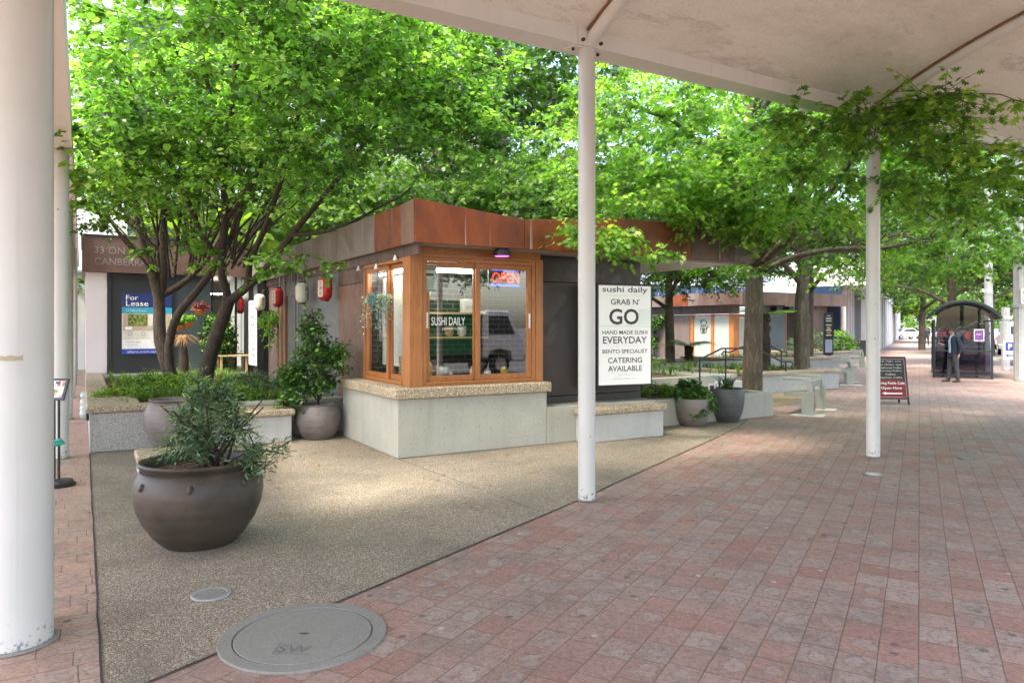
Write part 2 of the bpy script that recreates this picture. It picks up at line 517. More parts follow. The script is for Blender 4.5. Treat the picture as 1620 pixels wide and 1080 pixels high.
M['dark'] = plain('dark_interior', (0.03, 0.028, 0.027), 0.8)
M['midgrey'] = plain('mid_grey_paint', (0.25, 0.25, 0.25), 0.5)
M['steel'] = plain('brushed_steel', (0.62, 0.62, 0.62), 0.28, 1.0, 0.08, 20)
M['galv'] = plain('galvanised_pole_steel', (0.50, 0.51, 0.53), 0.42, 0.6, 0.1, 5)
def paint(name, c, scuff=True):
    m = Mat(name, 0.38)
    f = m.noise(2.5, 5)
    col = m.ramp(f, [(0.3, tuple(x*0.93 for x in c)), (0.7, c)])
    st = m.noise(1.0, 4, 0.6, m.map(scale=(20, 20, 0.5)))
    col = m.mix(m.math('MULTIPLY', m.step(st, 0.55, 0.75), 0.22), col, tuple(x*0.6 for x in c))
    if scuff:
        z = m.n('SeparateXYZ', {0: m.co}).outputs[2]
        low = m.step(z, 0.28, 0.02)
        chip = m.noise(22, 5, 0.75)
        thr = m.math('SUBTRACT', 0.735, m.math('MULTIPLY', low, 0.19))
        cm = m.step(m.math('SUBTRACT', chip, thr), 0.0, 0.015)
        col = m.mix(m.math('MULTIPLY', cm, 0.85), col, (0.16, 0.16, 0.155))
        vo = m.n('TexVoronoi', {'Vector': m.map(scale=(1, 1, 0.8)), 'Scale': 7.0})
        pk = m.n('SeparateXYZ', {0: vo.outputs['Color']})
        mark = m.math('MULTIPLY', m.step(vo.outputs['Distance'], 0.12, 0.07), m.step(pk.outputs[0], 0.7, 0.72))
        col = m.mix(m.math('MULTIPLY', mark, 0.7), col, (0.2, 0.2, 0.2))
        col = m.mix(m.math('MULTIPLY', m.step(m.noise(4, 6, 0.7), 0.6, 0.8), m.math('MULTIPLY', low, 0.5)), col, (0.42, 0.38, 0.33))
    m.color(col)
    return m.m
M['post'] = paint('scuffed_white_paint', (0.60, 0.59, 0.565))
M['beam'] = paint('dusty_white_paint', (0.72, 0.71, 0.685), False)
m = Mat('roughcast_ceiling', 0.9)
f = m.noise(0.7, 7, 0.7, m.map(scale=(0.7, 1.4, 1)))
col = m.ramp(f, [(0.30, (0.50, 0.475, 0.45)), (0.40, (0.78, 0.735, 0.66)), (0.54, (0.90, 0.86, 0.79)), (0.72, (0.86, 0.84, 0.80))])
st = m.noise(0.8, 8, 0.78, m.map(scale=(0.7, 2.2, 1), rot=(0, 0, 0.6), loc=(3, 1, 0)))
col = m.mix(m.math('MULTIPLY', m.step(st, 0.52, 0.64), 0.42), col, (0.36, 0.33, 0.31))
sp = m.noise(7, 5, 0.8)
col = m.mix(m.math('MULTIPLY', m.step(sp, 0.62, 0.75), 0.4), col, (0.3, 0.26, 0.23))
gr = m.noise(75, 3, 0.6)
m.color(m.mix(m.math('MULTIPLY', m.step(gr, 0.45, 0.72), 0.3), col, (0.35, 0.3, 0.26)))
m.bump(gr, 0.6, 0.02)
M['ceiling'] = m.m
M['soffit'] = plain('grey_soffit', (0.36, 0.33, 0.31), 0.5, var=0.1, scale=1.5)
M['soffit_white'] = plain('white_soffit', (0.74, 0.72, 0.70), 0.4, var=0.05)
def pot(name, c1, c2, c3):
    m = Mat(name, 0.5)
    f = m.noise(1.0, 6, 0.6, m.map(scale=(1.5, 1.5, 14)))
    f2 = m.noise(3.5, 6, 0.65)
    c = m.ramp(m.math('ADD', m.math('MULTIPLY', f, 0.45), m.math('MULTIPLY', f2, 0.55)), [(0.35, c1), (0.52, c2), (0.68, c3)])
    sp = m.noise(120, 3, 0.6)
    c = m.mix(m.math('MULTIPLY', m.step(sp, 0.55, 0.7), 0.3), c, tuple(x*0.4 for x in c1))
    m.color(c)
    m.bump(f, 0.35, 0.006)
    m.rough(m.ramp(f2, [(0.3, 0.4), (0.7, 0.62)]))
    return m.m
M['pot_brown'] = pot('brown_glazed_stoneware', (0.028, 0.022, 0.016), (0.058, 0.044, 0.033), (0.10, 0.066, 0.045))
M['pot_grey'] = pot('grey_glazed_stoneware', (0.10, 0.085, 0.08), (0.17, 0.145, 0.135), (0.24, 0.21, 0.19))
M['pot_char'] = pot('charcoal_fibrestone', (0.055, 0.055, 0.058), (0.085, 0.085, 0.09), (0.13, 0.13, 0.135))
M['pot_taupe'] = pot('taupe_fibrestone', (0.13, 0.11, 0.10), (0.19, 0.165, 0.15), (0.24, 0.21, 0.19))
def bark(name, c1, c2, c3, vs=(26, 26, 5)):
    m = Mat(name, 0.9)
    f = m.noise(1.0, 6, 0.7, m.map(scale=vs), 0.8)
    f2 = m.noise(2.2, 4)
    m.color(m.ramp(m.math('ADD', m.math('MULTIPLY', f, 0.7), m.math('MULTIPLY', f2, 0.3)), [(0.34, c1), (0.5, c2), (0.66, c3)]))
    m.bump(f, 0.9, 0.02)
    return m.m
M['bark'] = bark('dark_furrowed_bark', (0.02, 0.014, 0.010), (0.05, 0.037, 0.027), (0.105, 0.083, 0.064))
M['bark_oak'] = bark('grey_brown_ridged_bark', (0.035, 0.026, 0.019), (0.095, 0.076, 0.056), (0.18, 0.148, 0.115), (16, 16, 3))
M['fernbark'] = bark('fibrous_fern_trunk', (0.012, 0.008, 0.005), (0.035, 0.022, 0.013), (0.075, 0.048, 0.03), (40, 40, 10))
def leaf(name, stops, trans, rough=0.45, tmix=0.45):
    m = Mat(name, rough)
    at_ = m.n('Attribute', attribute_name='tint')
    c = m.ramp(at_.outputs['Fac'], stops)
    m.color(c)
    m.b.inputs['Specular IOR Level'].default_value = 0.5
    tr = m.n('BsdfTranslucent', {'Color': m.mix(1.0, c, trans, 'MULTIPLY')})
    mx = m.n('MixShader', {0: tmix, 1: m.b.outputs[0], 2: tr.outputs[0]})
    out = m.t.nodes['Material Output']
    m.t.links.new(mx.outputs[0], out.inputs[0])
    return m.m
G1 = [(0.0, (0.036, 0.085, 0.014)), (0.3, (0.08, 0.19, 0.027)), (0.6, (0.14, 0.31, 0.045)), (0.85, (0.22, 0.40, 0.075)), (1.0, (0.36, 0.50, 0.14))]
M['leaf_linden'] = leaf('fresh_round_leaf', G1, (1.9, 2.0, 0.9), 0.36)
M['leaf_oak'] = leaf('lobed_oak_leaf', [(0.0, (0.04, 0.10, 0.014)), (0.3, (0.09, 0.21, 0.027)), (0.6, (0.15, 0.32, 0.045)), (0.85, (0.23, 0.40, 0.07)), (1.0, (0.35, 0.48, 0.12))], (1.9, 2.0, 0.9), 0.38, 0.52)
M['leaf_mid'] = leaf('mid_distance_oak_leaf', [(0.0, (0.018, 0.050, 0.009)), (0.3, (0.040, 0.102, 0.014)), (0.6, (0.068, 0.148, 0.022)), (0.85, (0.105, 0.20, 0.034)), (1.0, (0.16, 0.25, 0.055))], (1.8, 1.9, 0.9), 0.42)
M['leaf_far'] = leaf('distant_leaf', [(0.0, (0.028, 0.072, 0.012)), (0.4, (0.065, 0.145, 0.018)), (0.7, (0.11, 0.21, 0.028)), (1.0, (0.20, 0.31, 0.055))], (1.9, 1.9, 0.7), 0.5, 0.5)
M['leaf_gloss'] = leaf('glossy_dark_leaf', [(0.0, (0.025, 0.07, 0.014)), (0.5, (0.06, 0.17, 0.03)), (0.85, (0.13, 0.28, 0.05)), (1.0, (0.22, 0.38, 0.08))], (1.5, 1.6, 0.6), 0.3, 0.2)
M['leaf_blue'] = leaf('narrow_bluish_leaf', [(0.0, (0.05, 0.11, 0.05)), (0.5, (0.15, 0.27, 0.13)), (0.8, (0.24, 0.38, 0.20)), (1.0, (0.40, 0.50, 0.19))], (1.4, 1.6, 0.8), 0.4, 0.22)
M['blade'] = leaf('grass_blade', [(0.0, (0.03, 0.075, 0.012)), (0.5, (0.085, 0.19, 0.025)), (0.85, (0.17, 0.30, 0.045)), (1.0, (0.34, 0.36, 0.10))], (1.6, 1.7, 0.7), 0.5, 0.35)
M['strap'] = leaf('strap_leaf', [(0.0, (0.02, 0.05, 0.015)), (0.6, (0.06, 0.13, 0.03)), (1.0, (0.14, 0.22, 0.06))], (1.4, 1.5, 0.7), 0.4, 0.2)
M['fern'] = leaf('lime_fern_frond', [(0.0, (0.09, 0.20, 0.025)), (0.5, (0.16, 0.32, 0.04)), (1.0, (0.28, 0.44, 0.07))], (1.8, 1.8, 0.7), 0.5, 0.4)
M['straw'] = leaf('tan_straw_leaf', [(0.0, (0.22, 0.12, 0.05)), (0.5, (0.40, 0.22, 0.10)), (1.0, (0.5, 0.33, 0.17))], (1.2, 1.1, 0.9), 0.6, 0.25)
M['mixed_fake'] = leaf('pale_blue_and_green_strand', [(0.0, (0.10, 0.28, 0.34)), (0.35, (0.24, 0.42, 0.44)), (0.55, (0.30, 0.42, 0.26)), (0.8, (0.42, 0.55, 0.28)), (1.0, (0.7, 0.74, 0.66))], (1.2, 1.2, 1.1), 0.5, 0.3)
M['redleaf'] = leaf('dark_red_leaf', [(0.0, (0.08, 0.015, 0.02)), (0.5, (0.18, 0.035, 0.04)), (1.0, (0.30, 0.16, 0.08))], (1.3, 1.0, 1.0), 0.5, 0.25)
def glass(name, tint=(0.93, 0.96, 0.95), ior=2.15, rough=0.0):
    m = Mat(name)
    tr = m.n('BsdfTransparent', {'Color': (*tint, 1)})
    gl = m.n('BsdfGlossy', {'Color': (1, 1, 1, 1), 'Roughness': rough})
    fr = m.n('Fresnel', {'IOR': ior})
    geo = m.n('NewGeometry')
    front = m.math('MULTIPLY', fr.outputs[0], m.math('SUBTRACT', 1.0, geo.outputs['Backfacing']))   # outer face mirrors; the inner face only passes light
    mx = m.n('MixShader', {0: front, 1: tr.outputs[0], 2: gl.outputs[0]})
    m.t.links.new(mx.outputs[0], m.t.nodes['Material Output'].inputs[0])
    return m.m
M['glass'] = glass('shop_window_glass')
M['glass_grey'] = glass('smoked_shelter_glass', (0.42, 0.44, 0.50), 1.5)
M['glass_purple'] = glass('tinted_lower_glass', (0.34, 0.31, 0.42), 1.5)
M['frosted'] = plain('frosted_pale_glass', (0.36, 0.41, 0.39), 0.2, 0, 0.06, 1.0)
M['winblue'] = plain('dark_blue_window', (0.03, 0.05, 0.11), 0.08, 0.0, 0.3, 0.4)
M['windark'] = plain('dark_grey_window', (0.06, 0.07, 0.08), 0.08, 0.0, 0.3, 0.3)
M['white'] = plain('white_paint', (0.78, 0.78, 0.77), 0.45, 0, 0.04)
M['bwhite'] = plain('white_cladding', (0.70, 0.70, 0.70), 0.4, 0, 0.05, 0.5)
M['pinkwhite'] = plain('pinkish_white_panel', (0.70, 0.66, 0.67), 0.5, 0, 0.05, 1.0)
M['signwhite'] = emit('sign_face', (0.66, 0.67, 0.68), 0.05)
M['ink'] = plain('charcoal_ink', (0.045, 0.042, 0.045), 0.5)
M['inkgrey'] = plain('grey_ink', (0.40, 0.40, 0.40), 0.5)
M['mint'] = plain('mint_print', (0.50, 0.72, 0.55), 0.5)
M['navy'] = plain('navy_print', (0.015, 0.03, 0.13), 0.4)
M['tealp'] = plain('teal_print', (0.02, 0.30, 0.42), 0.4)
M['blue'] = plain('royal_blue_print', (0.02, 0.06, 0.36), 0.4)
M['paper'] = plain('pale_paper', (0.62, 0.60, 0.54), 0.5)
M['red'] = plain('red_paper', (0.52, 0.022, 0.018), 0.45, 0, 0.1)
M['cream'] = plain('cream_paper', (0.62, 0.62, 0.50), 0.5, 0, 0.06)
M['maroon'] = plain('maroon_print', (0.18, 0.008, 0.015), 0.4)
M['chalk'] = plain('chalkboard', (0.02, 0.024, 0.024), 0.6)
M['red_glow'] = emit('red_neon', (1.0, 0.03, 0.02), 0.8)
M['blue_glow'] = emit('blue_led', (0.04, 0.10, 1.0), 0.6)
M['tube_glow'] = emit('white_tube_lamp', (1.0, 0.97, 0.9), 9.0)
M['violet_glow'] = emit('violet_lamp', (0.35, 0.08, 0.5), 0.6)
M['truck_green'] = plain('green_truck_body', (0.0, 0.20, 0.055), 0.35)
M['truck_white'] = plain('white_truck_paint', (0.86, 0.87, 0.88), 0.25)
M['rubber'] = plain('black_rubber', (0.02, 0.02, 0.02), 0.85)
M['yellow'] = plain('yellow_plastic', (0.62, 0.36, 0.03), 0.4)
M['peach'] = plain('peach_card', (0.62, 0.38, 0.24), 0.6)
M['coir'] = plain('orange_coir', (0.36, 0.14, 0.03), 0.95, 0, 0.35, 30, 0.6)
M['bench'] = plain('pale_green_grey_bench_paint', (0.29, 0.315, 0.28), 0.4, 0.2, 0.1, 3)
M['shelter'] = plain('dark_slate_shelter_paint', (0.016, 0.027, 0.031), 0.4, 0.2, 0.15, 3)
M['skin'] = plain('skin', (0.46, 0.26, 0.18), 0.5, 0, 0.05)
M['hair'] = plain('dark_hair', (0.012, 0.01, 0.009), 0.5)
M['suit'] = plain('navy_jacket_cloth', (0.014, 0.024, 0.045), 0.8, 0, 0.2, 8)
M['trouser'] = plain('dark_grey_trouser_cloth', (0.055, 0.058, 0.065), 0.85, 0, 0.2, 8)
M['shirt'] = plain('pale_blue_shirt_cloth', (0.30, 0.38, 0.50), 0.8)
M['shoe'] = plain('brown_leather', (0.09, 0.035, 0.02), 0.4)
M['denim'] = plain('mid_blue_cloth', (0.04, 0.10, 0.24), 0.8)
M['purple'] = plain('purple_poster_print', (0.16, 0.05, 0.26), 0.4, 0, 0.5, 9)
M['tealcloth'] = plain('teal_ribbon', (0.0, 0.20, 0.15), 0.5)
m = Mat('black_brick_tile', 0.25)
br = m.n('TexBrick', {'Vector': m.map(rot=(R(90), 0, 0)), 'Scale': 1.0, 'Color1': (0.02, 0.02, 0.022, 1), 'Color2': (0.03, 0.03, 0.03, 1), 'Mortar': (0.17, 0.16, 0.14, 1), 'Mortar Size': 0.006, 'Brick Width': 0.22, 'Row Height': 0.085})
m.color(br.outputs['Color'])
M['tile'] = m.m
def patchwork(name, scale, stops):
    m = Mat(name, 0.4)
    vo = m.n('TexVoronoi', {'Vector': m.co, 'Scale': scale})
    pk = m.n('SeparateXYZ', {0: vo.outputs['Color']})
    m.color(m.ramp(pk.outputs[0], stops))
    return m.m
M['food'] = patchwork('dish_picture_print', 28, [(0, (0.75, 0.74, 0.70)), (0.35, (0.7, 0.68, 0.62)), (0.5, (0.42, 0.16, 0.04)), (0.65, (0.10, 0.25, 0.03)), (0.8, (0.55, 0.35, 0.08)), (1, (0.45, 0.03, 0.02))])
M['leafpic'] = patchwork('garden_picture_print', 30, [(0, (0.03, 0.06, 0.01)), (0.5, (0.12, 0.16, 0.03)), (1, (0.3, 0.34, 0.12))])
# ---------------------------------------------------------------- frame helpers for things set out on u and v
class AB(MB):
    def __init__(s, o=(0, 0, 0)):
        super().__init__(); s.o = o
    def build(s, *a, **k):
        s.v = [(p[0]-s.o[0], p[1]-s.o[1], p[2]-s.o[2]) for p in s.v]
        return super().build(*a, **k)
def abthing(name, label, cat, a, b, z=0.0, group=None):
    return thing(name, label, cat, L(a, b, z), ROT, group)
def sheet(name, poly, z, mat, kind='structure'):
    o = MB().add([(p[0], p[1], z) for p in poly], [tuple(range(len(poly)))]).build(name, mat)
    if o.data.polygons[0].normal.z < 0: o.data.flip_normals()
    return tag(o, kind=kind)

# ---------------------------------------------------------------- ground
sheet('ground', [(-400, -300), (500, -300), (500, 700), (-400, 700)], -0.012, M['base'])
E1, E2, E3 = ground(230, 1080), ground(900, 797), ground(1170, 675)
E4 = L(9.0, 1.75); E5 = L(11.0, 3.6)
kerb0 = Vector((17.3, 23.4, 0))
pave = [L(-3.5, -14), L(-3.5, -5.2), E1 + Vector((0, 0, 0)), E2, E3, E4, E5, L(16, 5.5), L(22, 9.3), (28, 52), (56, 100), (62, 98), kerb0 + W*30, kerb0, kerb0 - W*5, L(24, -12), L(12, -12)]
sheet('brick_pavement', [(-4.0, -8), (26, -8), (26, 16), kerb0 - W*2, kerb0 + W*90, (52, 102), (30, 62), (12, 40), (-1, 20), L(-3.5, 16), L(-3.5, -12)], -0.006, M['paver'])
sheet('courtyard_paving', [L(-3.5, -5.32), E1, E2, E3, E4, E5, L(11.0, 12), L(-3.5, 12)], -0.002, M['agg'])
sheet('brick_path', [L(-12, -14), L(-3.5, -14), L(-3.5, 40), L(-12, 40)], -0.001, M['paver_path'])
sheet('road', [kerb0 - W*2 + WP*0.1, kerb0 + W*120 + WP*0.1, kerb0 + W*120 + WP*14, kerb0 - W*2 + WP*14], -0.003, M['asphalt'])
sheet('road', [L(-30, -12.2), L(40, -12.2), L(40, -24), L(-30, -24)], -0.003, M['asphalt'])
jb = MB()
def strip(p, q, w, z=0.0025):
    p, q = Vector(p), Vector(q); t = (q-p).normalized(); s_ = Vector((t.y, -t.x, 0))*w/2
    jb.add([(p-s_).to_tuple()[:2]+(z,), (p+s_).to_tuple()[:2]+(z,), (q+s_).to_tuple()[:2]+(z,), (q-s_).to_tuple()[:2]+(z,)], [(0, 1, 2, 3)])
def wavy(p, q, w, seed):
    rr = random.Random(seed); p, q = Vector(p), Vector(q); n = max(2, int((q-p).length/0.35))
    pts = [p.lerp(q, i/n) + Vector((rr.uniform(-1, 1), rr.uniform(-1, 1), 0))*0.004*(0 < i < n) for i in range(n+1)]
    for i in range(n): strip(pts[i], pts[i+1], w*rr.uniform(0.8, 1.2))
wavy(L(-3.5, -5.4), L(-3.5, 2.55), 0.012, 1)
wavy(E1 - (E2-E1)*0.3, E2, 0.012, 2); wavy(E2, E3, 0.012, 3); wavy(E3, E4, 0.012, 4)
wavy(L(0.0, 0.0), L(0.15, -3.3), 0.008, 5)
wavy(L(2.9, -0.2), L(0.0, -0.02), 0.006, 6)
tag(jb.build('paving_joint', M['joint']), kind='structure')
sp = [L(a_, b_) for a_, b_ in ((8.6, 1.6), (10.2, 1.9), (11.6, 2.9), (13.4, 3.5), (14.6, 3.85), (11.6, 3.85), (10.2, 3.9), (8.4, 3.2), (7.6, 2.2))]
sheet('sandy_verge', sp, 0.002, M['sand'])

# ---------------------------------------------------------------- street canopy: beam, roughcast barrel vault, tube ribs, posts
def vault(z0, w, n=24, th=0.07):
    Rr = (w/2)/math.sin(R(24.2)); d = Rr*math.cos(R(24.2))
    return [(-w/2 + w*i/n, z0 + math.sqrt(Rr*Rr - (-w/2 + w*i/n)**2) - d) for i in range(n+1)]
def make_post(o, a, b, top, r=0.09, par=None, mat=None):
    q = AB(o).lathe([(r*1.02, 0.0), (r, 0.012), (r, top)], 28, (a, b)).build('post', mat or M['post'], par, smooth=40)
    AB(o).lathe([(r*1.03, 0.004), (r*1.16, 0.003), (r*1.12, 0.012), (r*1.03, 0.016)], 24, (a, b), close=True).build('base_sealant', M['manhole'], q)
    return q
OC = (0.8, -3.1, 0)
can = abthing('street_canopy', 'white street canopy with roughcast vaulted ceiling on slim white posts over the red brick pavement', 'canopy', 0.8, -3.1)
A0, A1 = -3.66, 13.0
for a_, tp in ((0.8, 4.55), (5.56, 4.55), (10.3, 4.55)):
    make_post(OC, a_, -3.1, tp, 0.087, can)
b_ = AB(OC)
b_.box(A0, A1, -3.16, -3.145, 4.55, 4.715).box(A0, A1, -3.143, -2.90, 4.556, 4.572).box(A0, A1, -2.898, -2.884, 4.55, 4.80)
b_.build('edge_beam', M['beam'], can)
for a_ in (0.8, 5.56, 10.3):
    bb = AB(OC)
    bb.box(a_-0.16, a_+0.16, -3.18, -3.163, 4.545, 4.725)
    bb.build('bracket', M['beam'], can, bevel=0.004)
    AB(OC).box(a_-0.2, a_+0.2, -3.14, -2.99, 4.535, 4.554).build('seat_plate', M['beam'], can, bevel=0.004)
BOLT = plain('rusty_bolt', (0.06, 0.035, 0.025), 0.7)
for a_ in (0.8, 5.56, 10.3):
    for da in (-0.11, 0.11):
        AB(OC).tube([(a_+da, -3.18, 4.59), (a_+da, -3.205, 4.59)], 0.018, 8).build('bolt', BOLT, can)
        AB(OC).tube([(a_+da*1.4, -3.08, 4.534), (a_+da*1.4, -3.08, 4.512)], 0.016, 8).build('bolt', BOLT, can)
prof = vault(4.705, 7.1)
cb = AB(OC)
n = len(prof)
vs_ = []; fs_ = []
NA = 12
for k in range(NA+1):
    a_ = -5.6 + (A1+5.6)*k/NA  # vault carried past the beam end, added to block sun between the canopies
    for off in (0.0, 0.14):
        for (x, z) in prof: vs_.append((a_, -6.7 - x*1.0, z + off))
for k in range(NA):
    for i in range(n-1):
        p = k*2*n + i; q = (k+1)*2*n + i
        fs_.append((p, p+1, q+1, q))
        fs_.append((p+n, q+n, q+n+1, p+n+1))
for k in (0, NA):
    for i in range(n-1):
        p = k*2*n + i
        fs_.append((p, p+n, p+n+1, p+1))
cb.add(vs_, fs_)
ce = cb.build('ceiling', M['ceiling'], can, smooth=30)
for a_ in (0.8, 5.56, 10.3):
    AB(OC).tube([(a_, -6.7 - x, z - 0.075 if abs(x) < 3.5 else z-0.1) for x, z in prof], 0.062, 12).build('rib', M['beam'], can, smooth=40)
SEAL = plain('rusty_sealant', (0.25, 0.12, 0.05), 0.8)
for a_ in (0.8, 5.56, 10.3):
    AB(OC).tube([(a_ - 0.052, -6.7 - x, z - 0.012) for x, z in prof], 0.013, 6).build('rib_seal', SEAL, can)
b_ = AB(OC); b_.box(A0, A1, -10.32, -10.2, 4.42, 4.74); b_.build('edge_beam', M['beam'], can)
for a_ in (0.8, 5.56, 10.3): make_post(OC, a_, -10.26, 4.43, 0.087, can)

# path canopy on the left
OP = (-3.85, 2.33, 0)
pc = abthing('path_canopy', 'white canopy with stout white columns along the orange brick path at the left', 'canopy', -3.85, 2.33)
for b0, r_ in ((-4.16, 0.18), (2.33, 0.115), (7.04, 0.115), (11.75, 0.115), (16.4, 0.115), (21.1, 0.115)):
    o_ = make_post((-3.9 if r_ > .15 else -3.85, b0, 0), -3.9 if r_ > .15 else -3.85, b0, 4.08, r_, pc)
    o_.location = ((-3.9 if r_ > .15 else -3.85)-OP[0], b0-OP[1], 0)
dp = AB((-3.77, -3.9, 0)).tube([(-3.77, -3.9, 0), (-3.77, -3.9, 4.08)], 0.042, 14).build('downpipe', M['post'], pc, smooth=40)
dp.location = (-3.77-OP[0], -3.9-OP[1], 0)
q = MB()
for i in range(6):       # scrap of old tape on the nearest column
    a0, a1 = R(-112+6*i), R(-106+6*i)
    q.quad((.1825*math.cos(a0), .1825*math.sin(a0), 1.565+.003*(i % 2)), (.1825*math.cos(a1), .1825*math.sin(a1), 1.565+.003*((i+1) % 2)), (.1825*math.cos(a1), .1825*math.sin(a1), 1.597-.004*((i+1) % 3)), (.1825*math.cos(a0), .1825*math.sin(a0), 1.597-.004*(i % 3)))
q.build('tape_scrap', plain('old_tape', (.42, .36, .26), .6), pc, loc=(-3.9-OP[0], -4.16-OP[1], 0))
b_ = AB(OP); b_.box(-4.0, -3.985, -12, 24, 4.1, 4.42).box(-3.985, -3.72, -12, 24, 4.08, 4.1).box(-3.72, -3.70, -12, 24, 4.06, 4.45)
b_.build('edge_beam', M['beam'], pc)
for b0 in (2.33, 7.04, 11.75):
    for d_ in (-.14, .14):
        for a_ in (-3.76, -3.95): AB(OP).tube([(a_, b0+d_, 4.08), (a_, b0+d_, 4.055)], 0.02, 8).build('bolt', BOLT, pc)
prof2 = vault(4.43, 5.0, 16)
cb = AB(OP); n2 = len(prof2)
vs_ = []; fs_ = []
for k, b0 in enumerate((-12, 24)):
    for off in (0.0, 0.1):
        for (x, z) in prof2: vs_.append((-6.48 + x, b0, z + off))
for i in range(n2-1):
    fs_ += [(i, i+1, 2*n2+i+1, 2*n2+i), (n2+i, 3*n2+i, 3*n2+i+1, n2+i+1)]
    for k in (0, 2): fs_.append((k*n2+i, k*n2+n2+i, k*n2+n2+i+1, k*n2+i+1))
cb.add(vs_, fs_); cb.build('ceiling', M['ceiling'], pc, smooth=30)

# ---------------------------------------------------------------- sushi kiosk
kio = abthing('kiosk', 'rust-steel kiosk with orange timber sliding windows on a pale concrete plinth', 'kiosk', 0, 0)
O0 = (0, 0, 0)
AB().prism([(0, 0), (2.36, 0), (2.36, 0.55), (0.5, 0.55), (0.5, 2.34), (0, 2.34)], 0, 0.775).build('plinth', M['conc'], kio, bevel=0.012)
AB().box(2.363, 4.5, 0.0, 0.38, 0, 0.55).build('plinth_wall', M['conc'], kio, bevel=0.01)
AB().prism([(-0.05, -0.05), (2.42, -0.05), (2.42, 0.42), (0.5, 0.42), (0.5, 2.38), (-0.05, 2.38)], 0.778, 0.925).build('sill', M['coping'], kio, bevel=0.025, seg=3)
# dark right-hand wall
w_ = AB()
for a0, a1, z0, z1 in ((2.36, 4.51, 0.53, 0.655), (2.36, 4.51, 0.665, 2.435), (2.36, 4.51, 2.445, 2.83)):
    w_.box(a0, a1, 0.40, 0.46, z0, z1)
w_.box(4.45, 4.51, 0.47, 5.0, 0.0, 2.83)
w_.build('dark_wall', M['bronze_panel'], kio, bevel=0.003)
# walls of the left wing
AB().box(0.24, 0.30, 2.02, 3.36, 0.93, 2.44).build('rust_wall', M['corten_panel'], kio)
AB().box(0.24, 0.30, 2.41, 3.36, 0.3, 0.925).build('rust_wall', M['corten_panel'], kio)
AB().box(0.24, 0.30, 2.02, 3.36, 2.45, 2.84).build('rust_wall', M['corten_dark'], kio)
w_ = AB()
for b0, b1 in ((3.37, 4.62), (4.63, 6.2), (6.21, 7.05)):
    w_.box(0.25, 0.30, b0, b1, 0.75, 2.39); w_.box(0.25, 0.30, b0, b1, 2.40, 2.84); w_.box(0.25, 0.30, b0, b1, 0.2, 0.74)
w_.build('grey_wall', M['grey_panel'], kio, bevel=0.003)
d_ = AB()
d_.box(0.2, 0.28, 7.05, 7.13, 0.3, 2.4).box(0.2, 0.28, 7.75, 7.83, 0.3, 2.4).box(0.2, 0.28, 7.13, 7.75, 2.32, 2.4).box(0.2, 0.28, 7.40, 7.46, 0.3, 2.32)
d_.build('door_frame', M['timber'], kio)
AB().box(0.24, 0.26, 7.13, 7.75, 0.3, 2.32).build('door_pane', M['frosted'], kio)
AB().box(0.25, 0.30, 7.84, 11.0, 0.2, 2.84).box(0.26, 0.30, 7.05, 7.83, 2.41, 2.84).build('brown_wall', M['mauve_panel'], kio)
AB().box(0.0, 0.247, 8.95, 9.4, 0.3, 2.84).box(0.05, 0.247, 10.3, 10.9, 0.3, 2.84).build('dark_fin', M['black'], kio)
# roof: fascia panels, soffit, slab
def fpanel(p, q, zt0, zt1, mat, name='fascia', th=0.05, zb=2.84):
    p, q = Vector((*p, 0)), Vector((*q, 0)); t = (q-p).normalized(); nrm = Vector((-t.y, t.x, 0))*th
    q = q - t*0.008
    return AB().add([(p.x, p.y, zb), (q.x, q.y, zb), (q.x+nrm.x, q.y+nrm.y, zb), (p.x+nrm.x, p.y+nrm.y, zb),
                  (p.x, p.y, zt0), (q.x, q.y, zt1), (q.x+nrm.x, q.y+nrm.y, zt1), (p.x+nrm.x, p.y+nrm.y, zt0)],
                 [(0, 3, 2, 1), (4, 5, 6, 7), (0, 1, 5, 4), (1, 2, 6, 5), (2, 3, 7, 6), (3, 0, 4, 7)]).build(name, mat, kio, bevel=0.004)
FA = 0.12; FB = -0.30
fpanel((FA, FB), (1.79, FB), 3.41, 3.255, M['corten'])
fpanel((1.79, FB), (3.55, FB), 3.255, 3.40, M['corten'])
fpanel((3.55, FB), (5.0, FB), 3.40, 3.42, rust('dull_orange_rusted_steel', [(0.28, (0.09, 0.035, 0.02)), (0.45, (0.19, 0.062, 0.027)), (0.6, (0.25, 0.09, 0.04)), (0.75, (0.23, 0.11, 0.065))], 0.45, False, 0.2, 1.4))
fpanel((5.0, FB), (6.40, FB), 3.42, 3.43, M['corten_dark'])
fpanel((6.40, FB), (6.40, 3.0), 3.43, 3.40, M['corten_dark'])
fpanel((6.40, 3.0), (6.40, 5.5), 3.40, 3.40, M['corten_dark'])
fb = [-0.30, ona(634, 340, FA)[0], ona(592, 340, FA)[0], ona(521, 370, FA)[0], ona(469.6, 390, FA)[0], 7.4, 9.2, 10.98]
fm = [M['corten_panel'], M['corten'], M['corten_grey'], M['corten_grey'], M['corten_grey'], M['corten_grey'], M['corten_grey']]
for i in range(7):
    fpanel((FA, fb[i+1]), (FA, fb[i]), 3.40 if i == 6 else 3.39, 3.41 if i == 0 else 3.39, fm[i])
AB().prism([(0.172, -0.248), (6.348, -0.248), (6.348, 5.45), (4.5, 5.45), (4.5, 11.4), (0.172, 11.4)], 2.845, 2.86).build('soffit', M['soffit'], kio)
AB().prism([(4.53, 0.0), (6.30, 0.0), (6.30, 5.4), (4.53, 5.4)], 2.83, 2.843).build('pale_soffit', M['soffit_white'], kio)
AB().prism([(0.172, -0.248), (6.348, -0.248), (6.348, 5.45), (4.5, 5.45), (4.5, 11.4), (0.172, 11.4)], 3.05, 3.12).build('roof', M['midgrey'], kio)
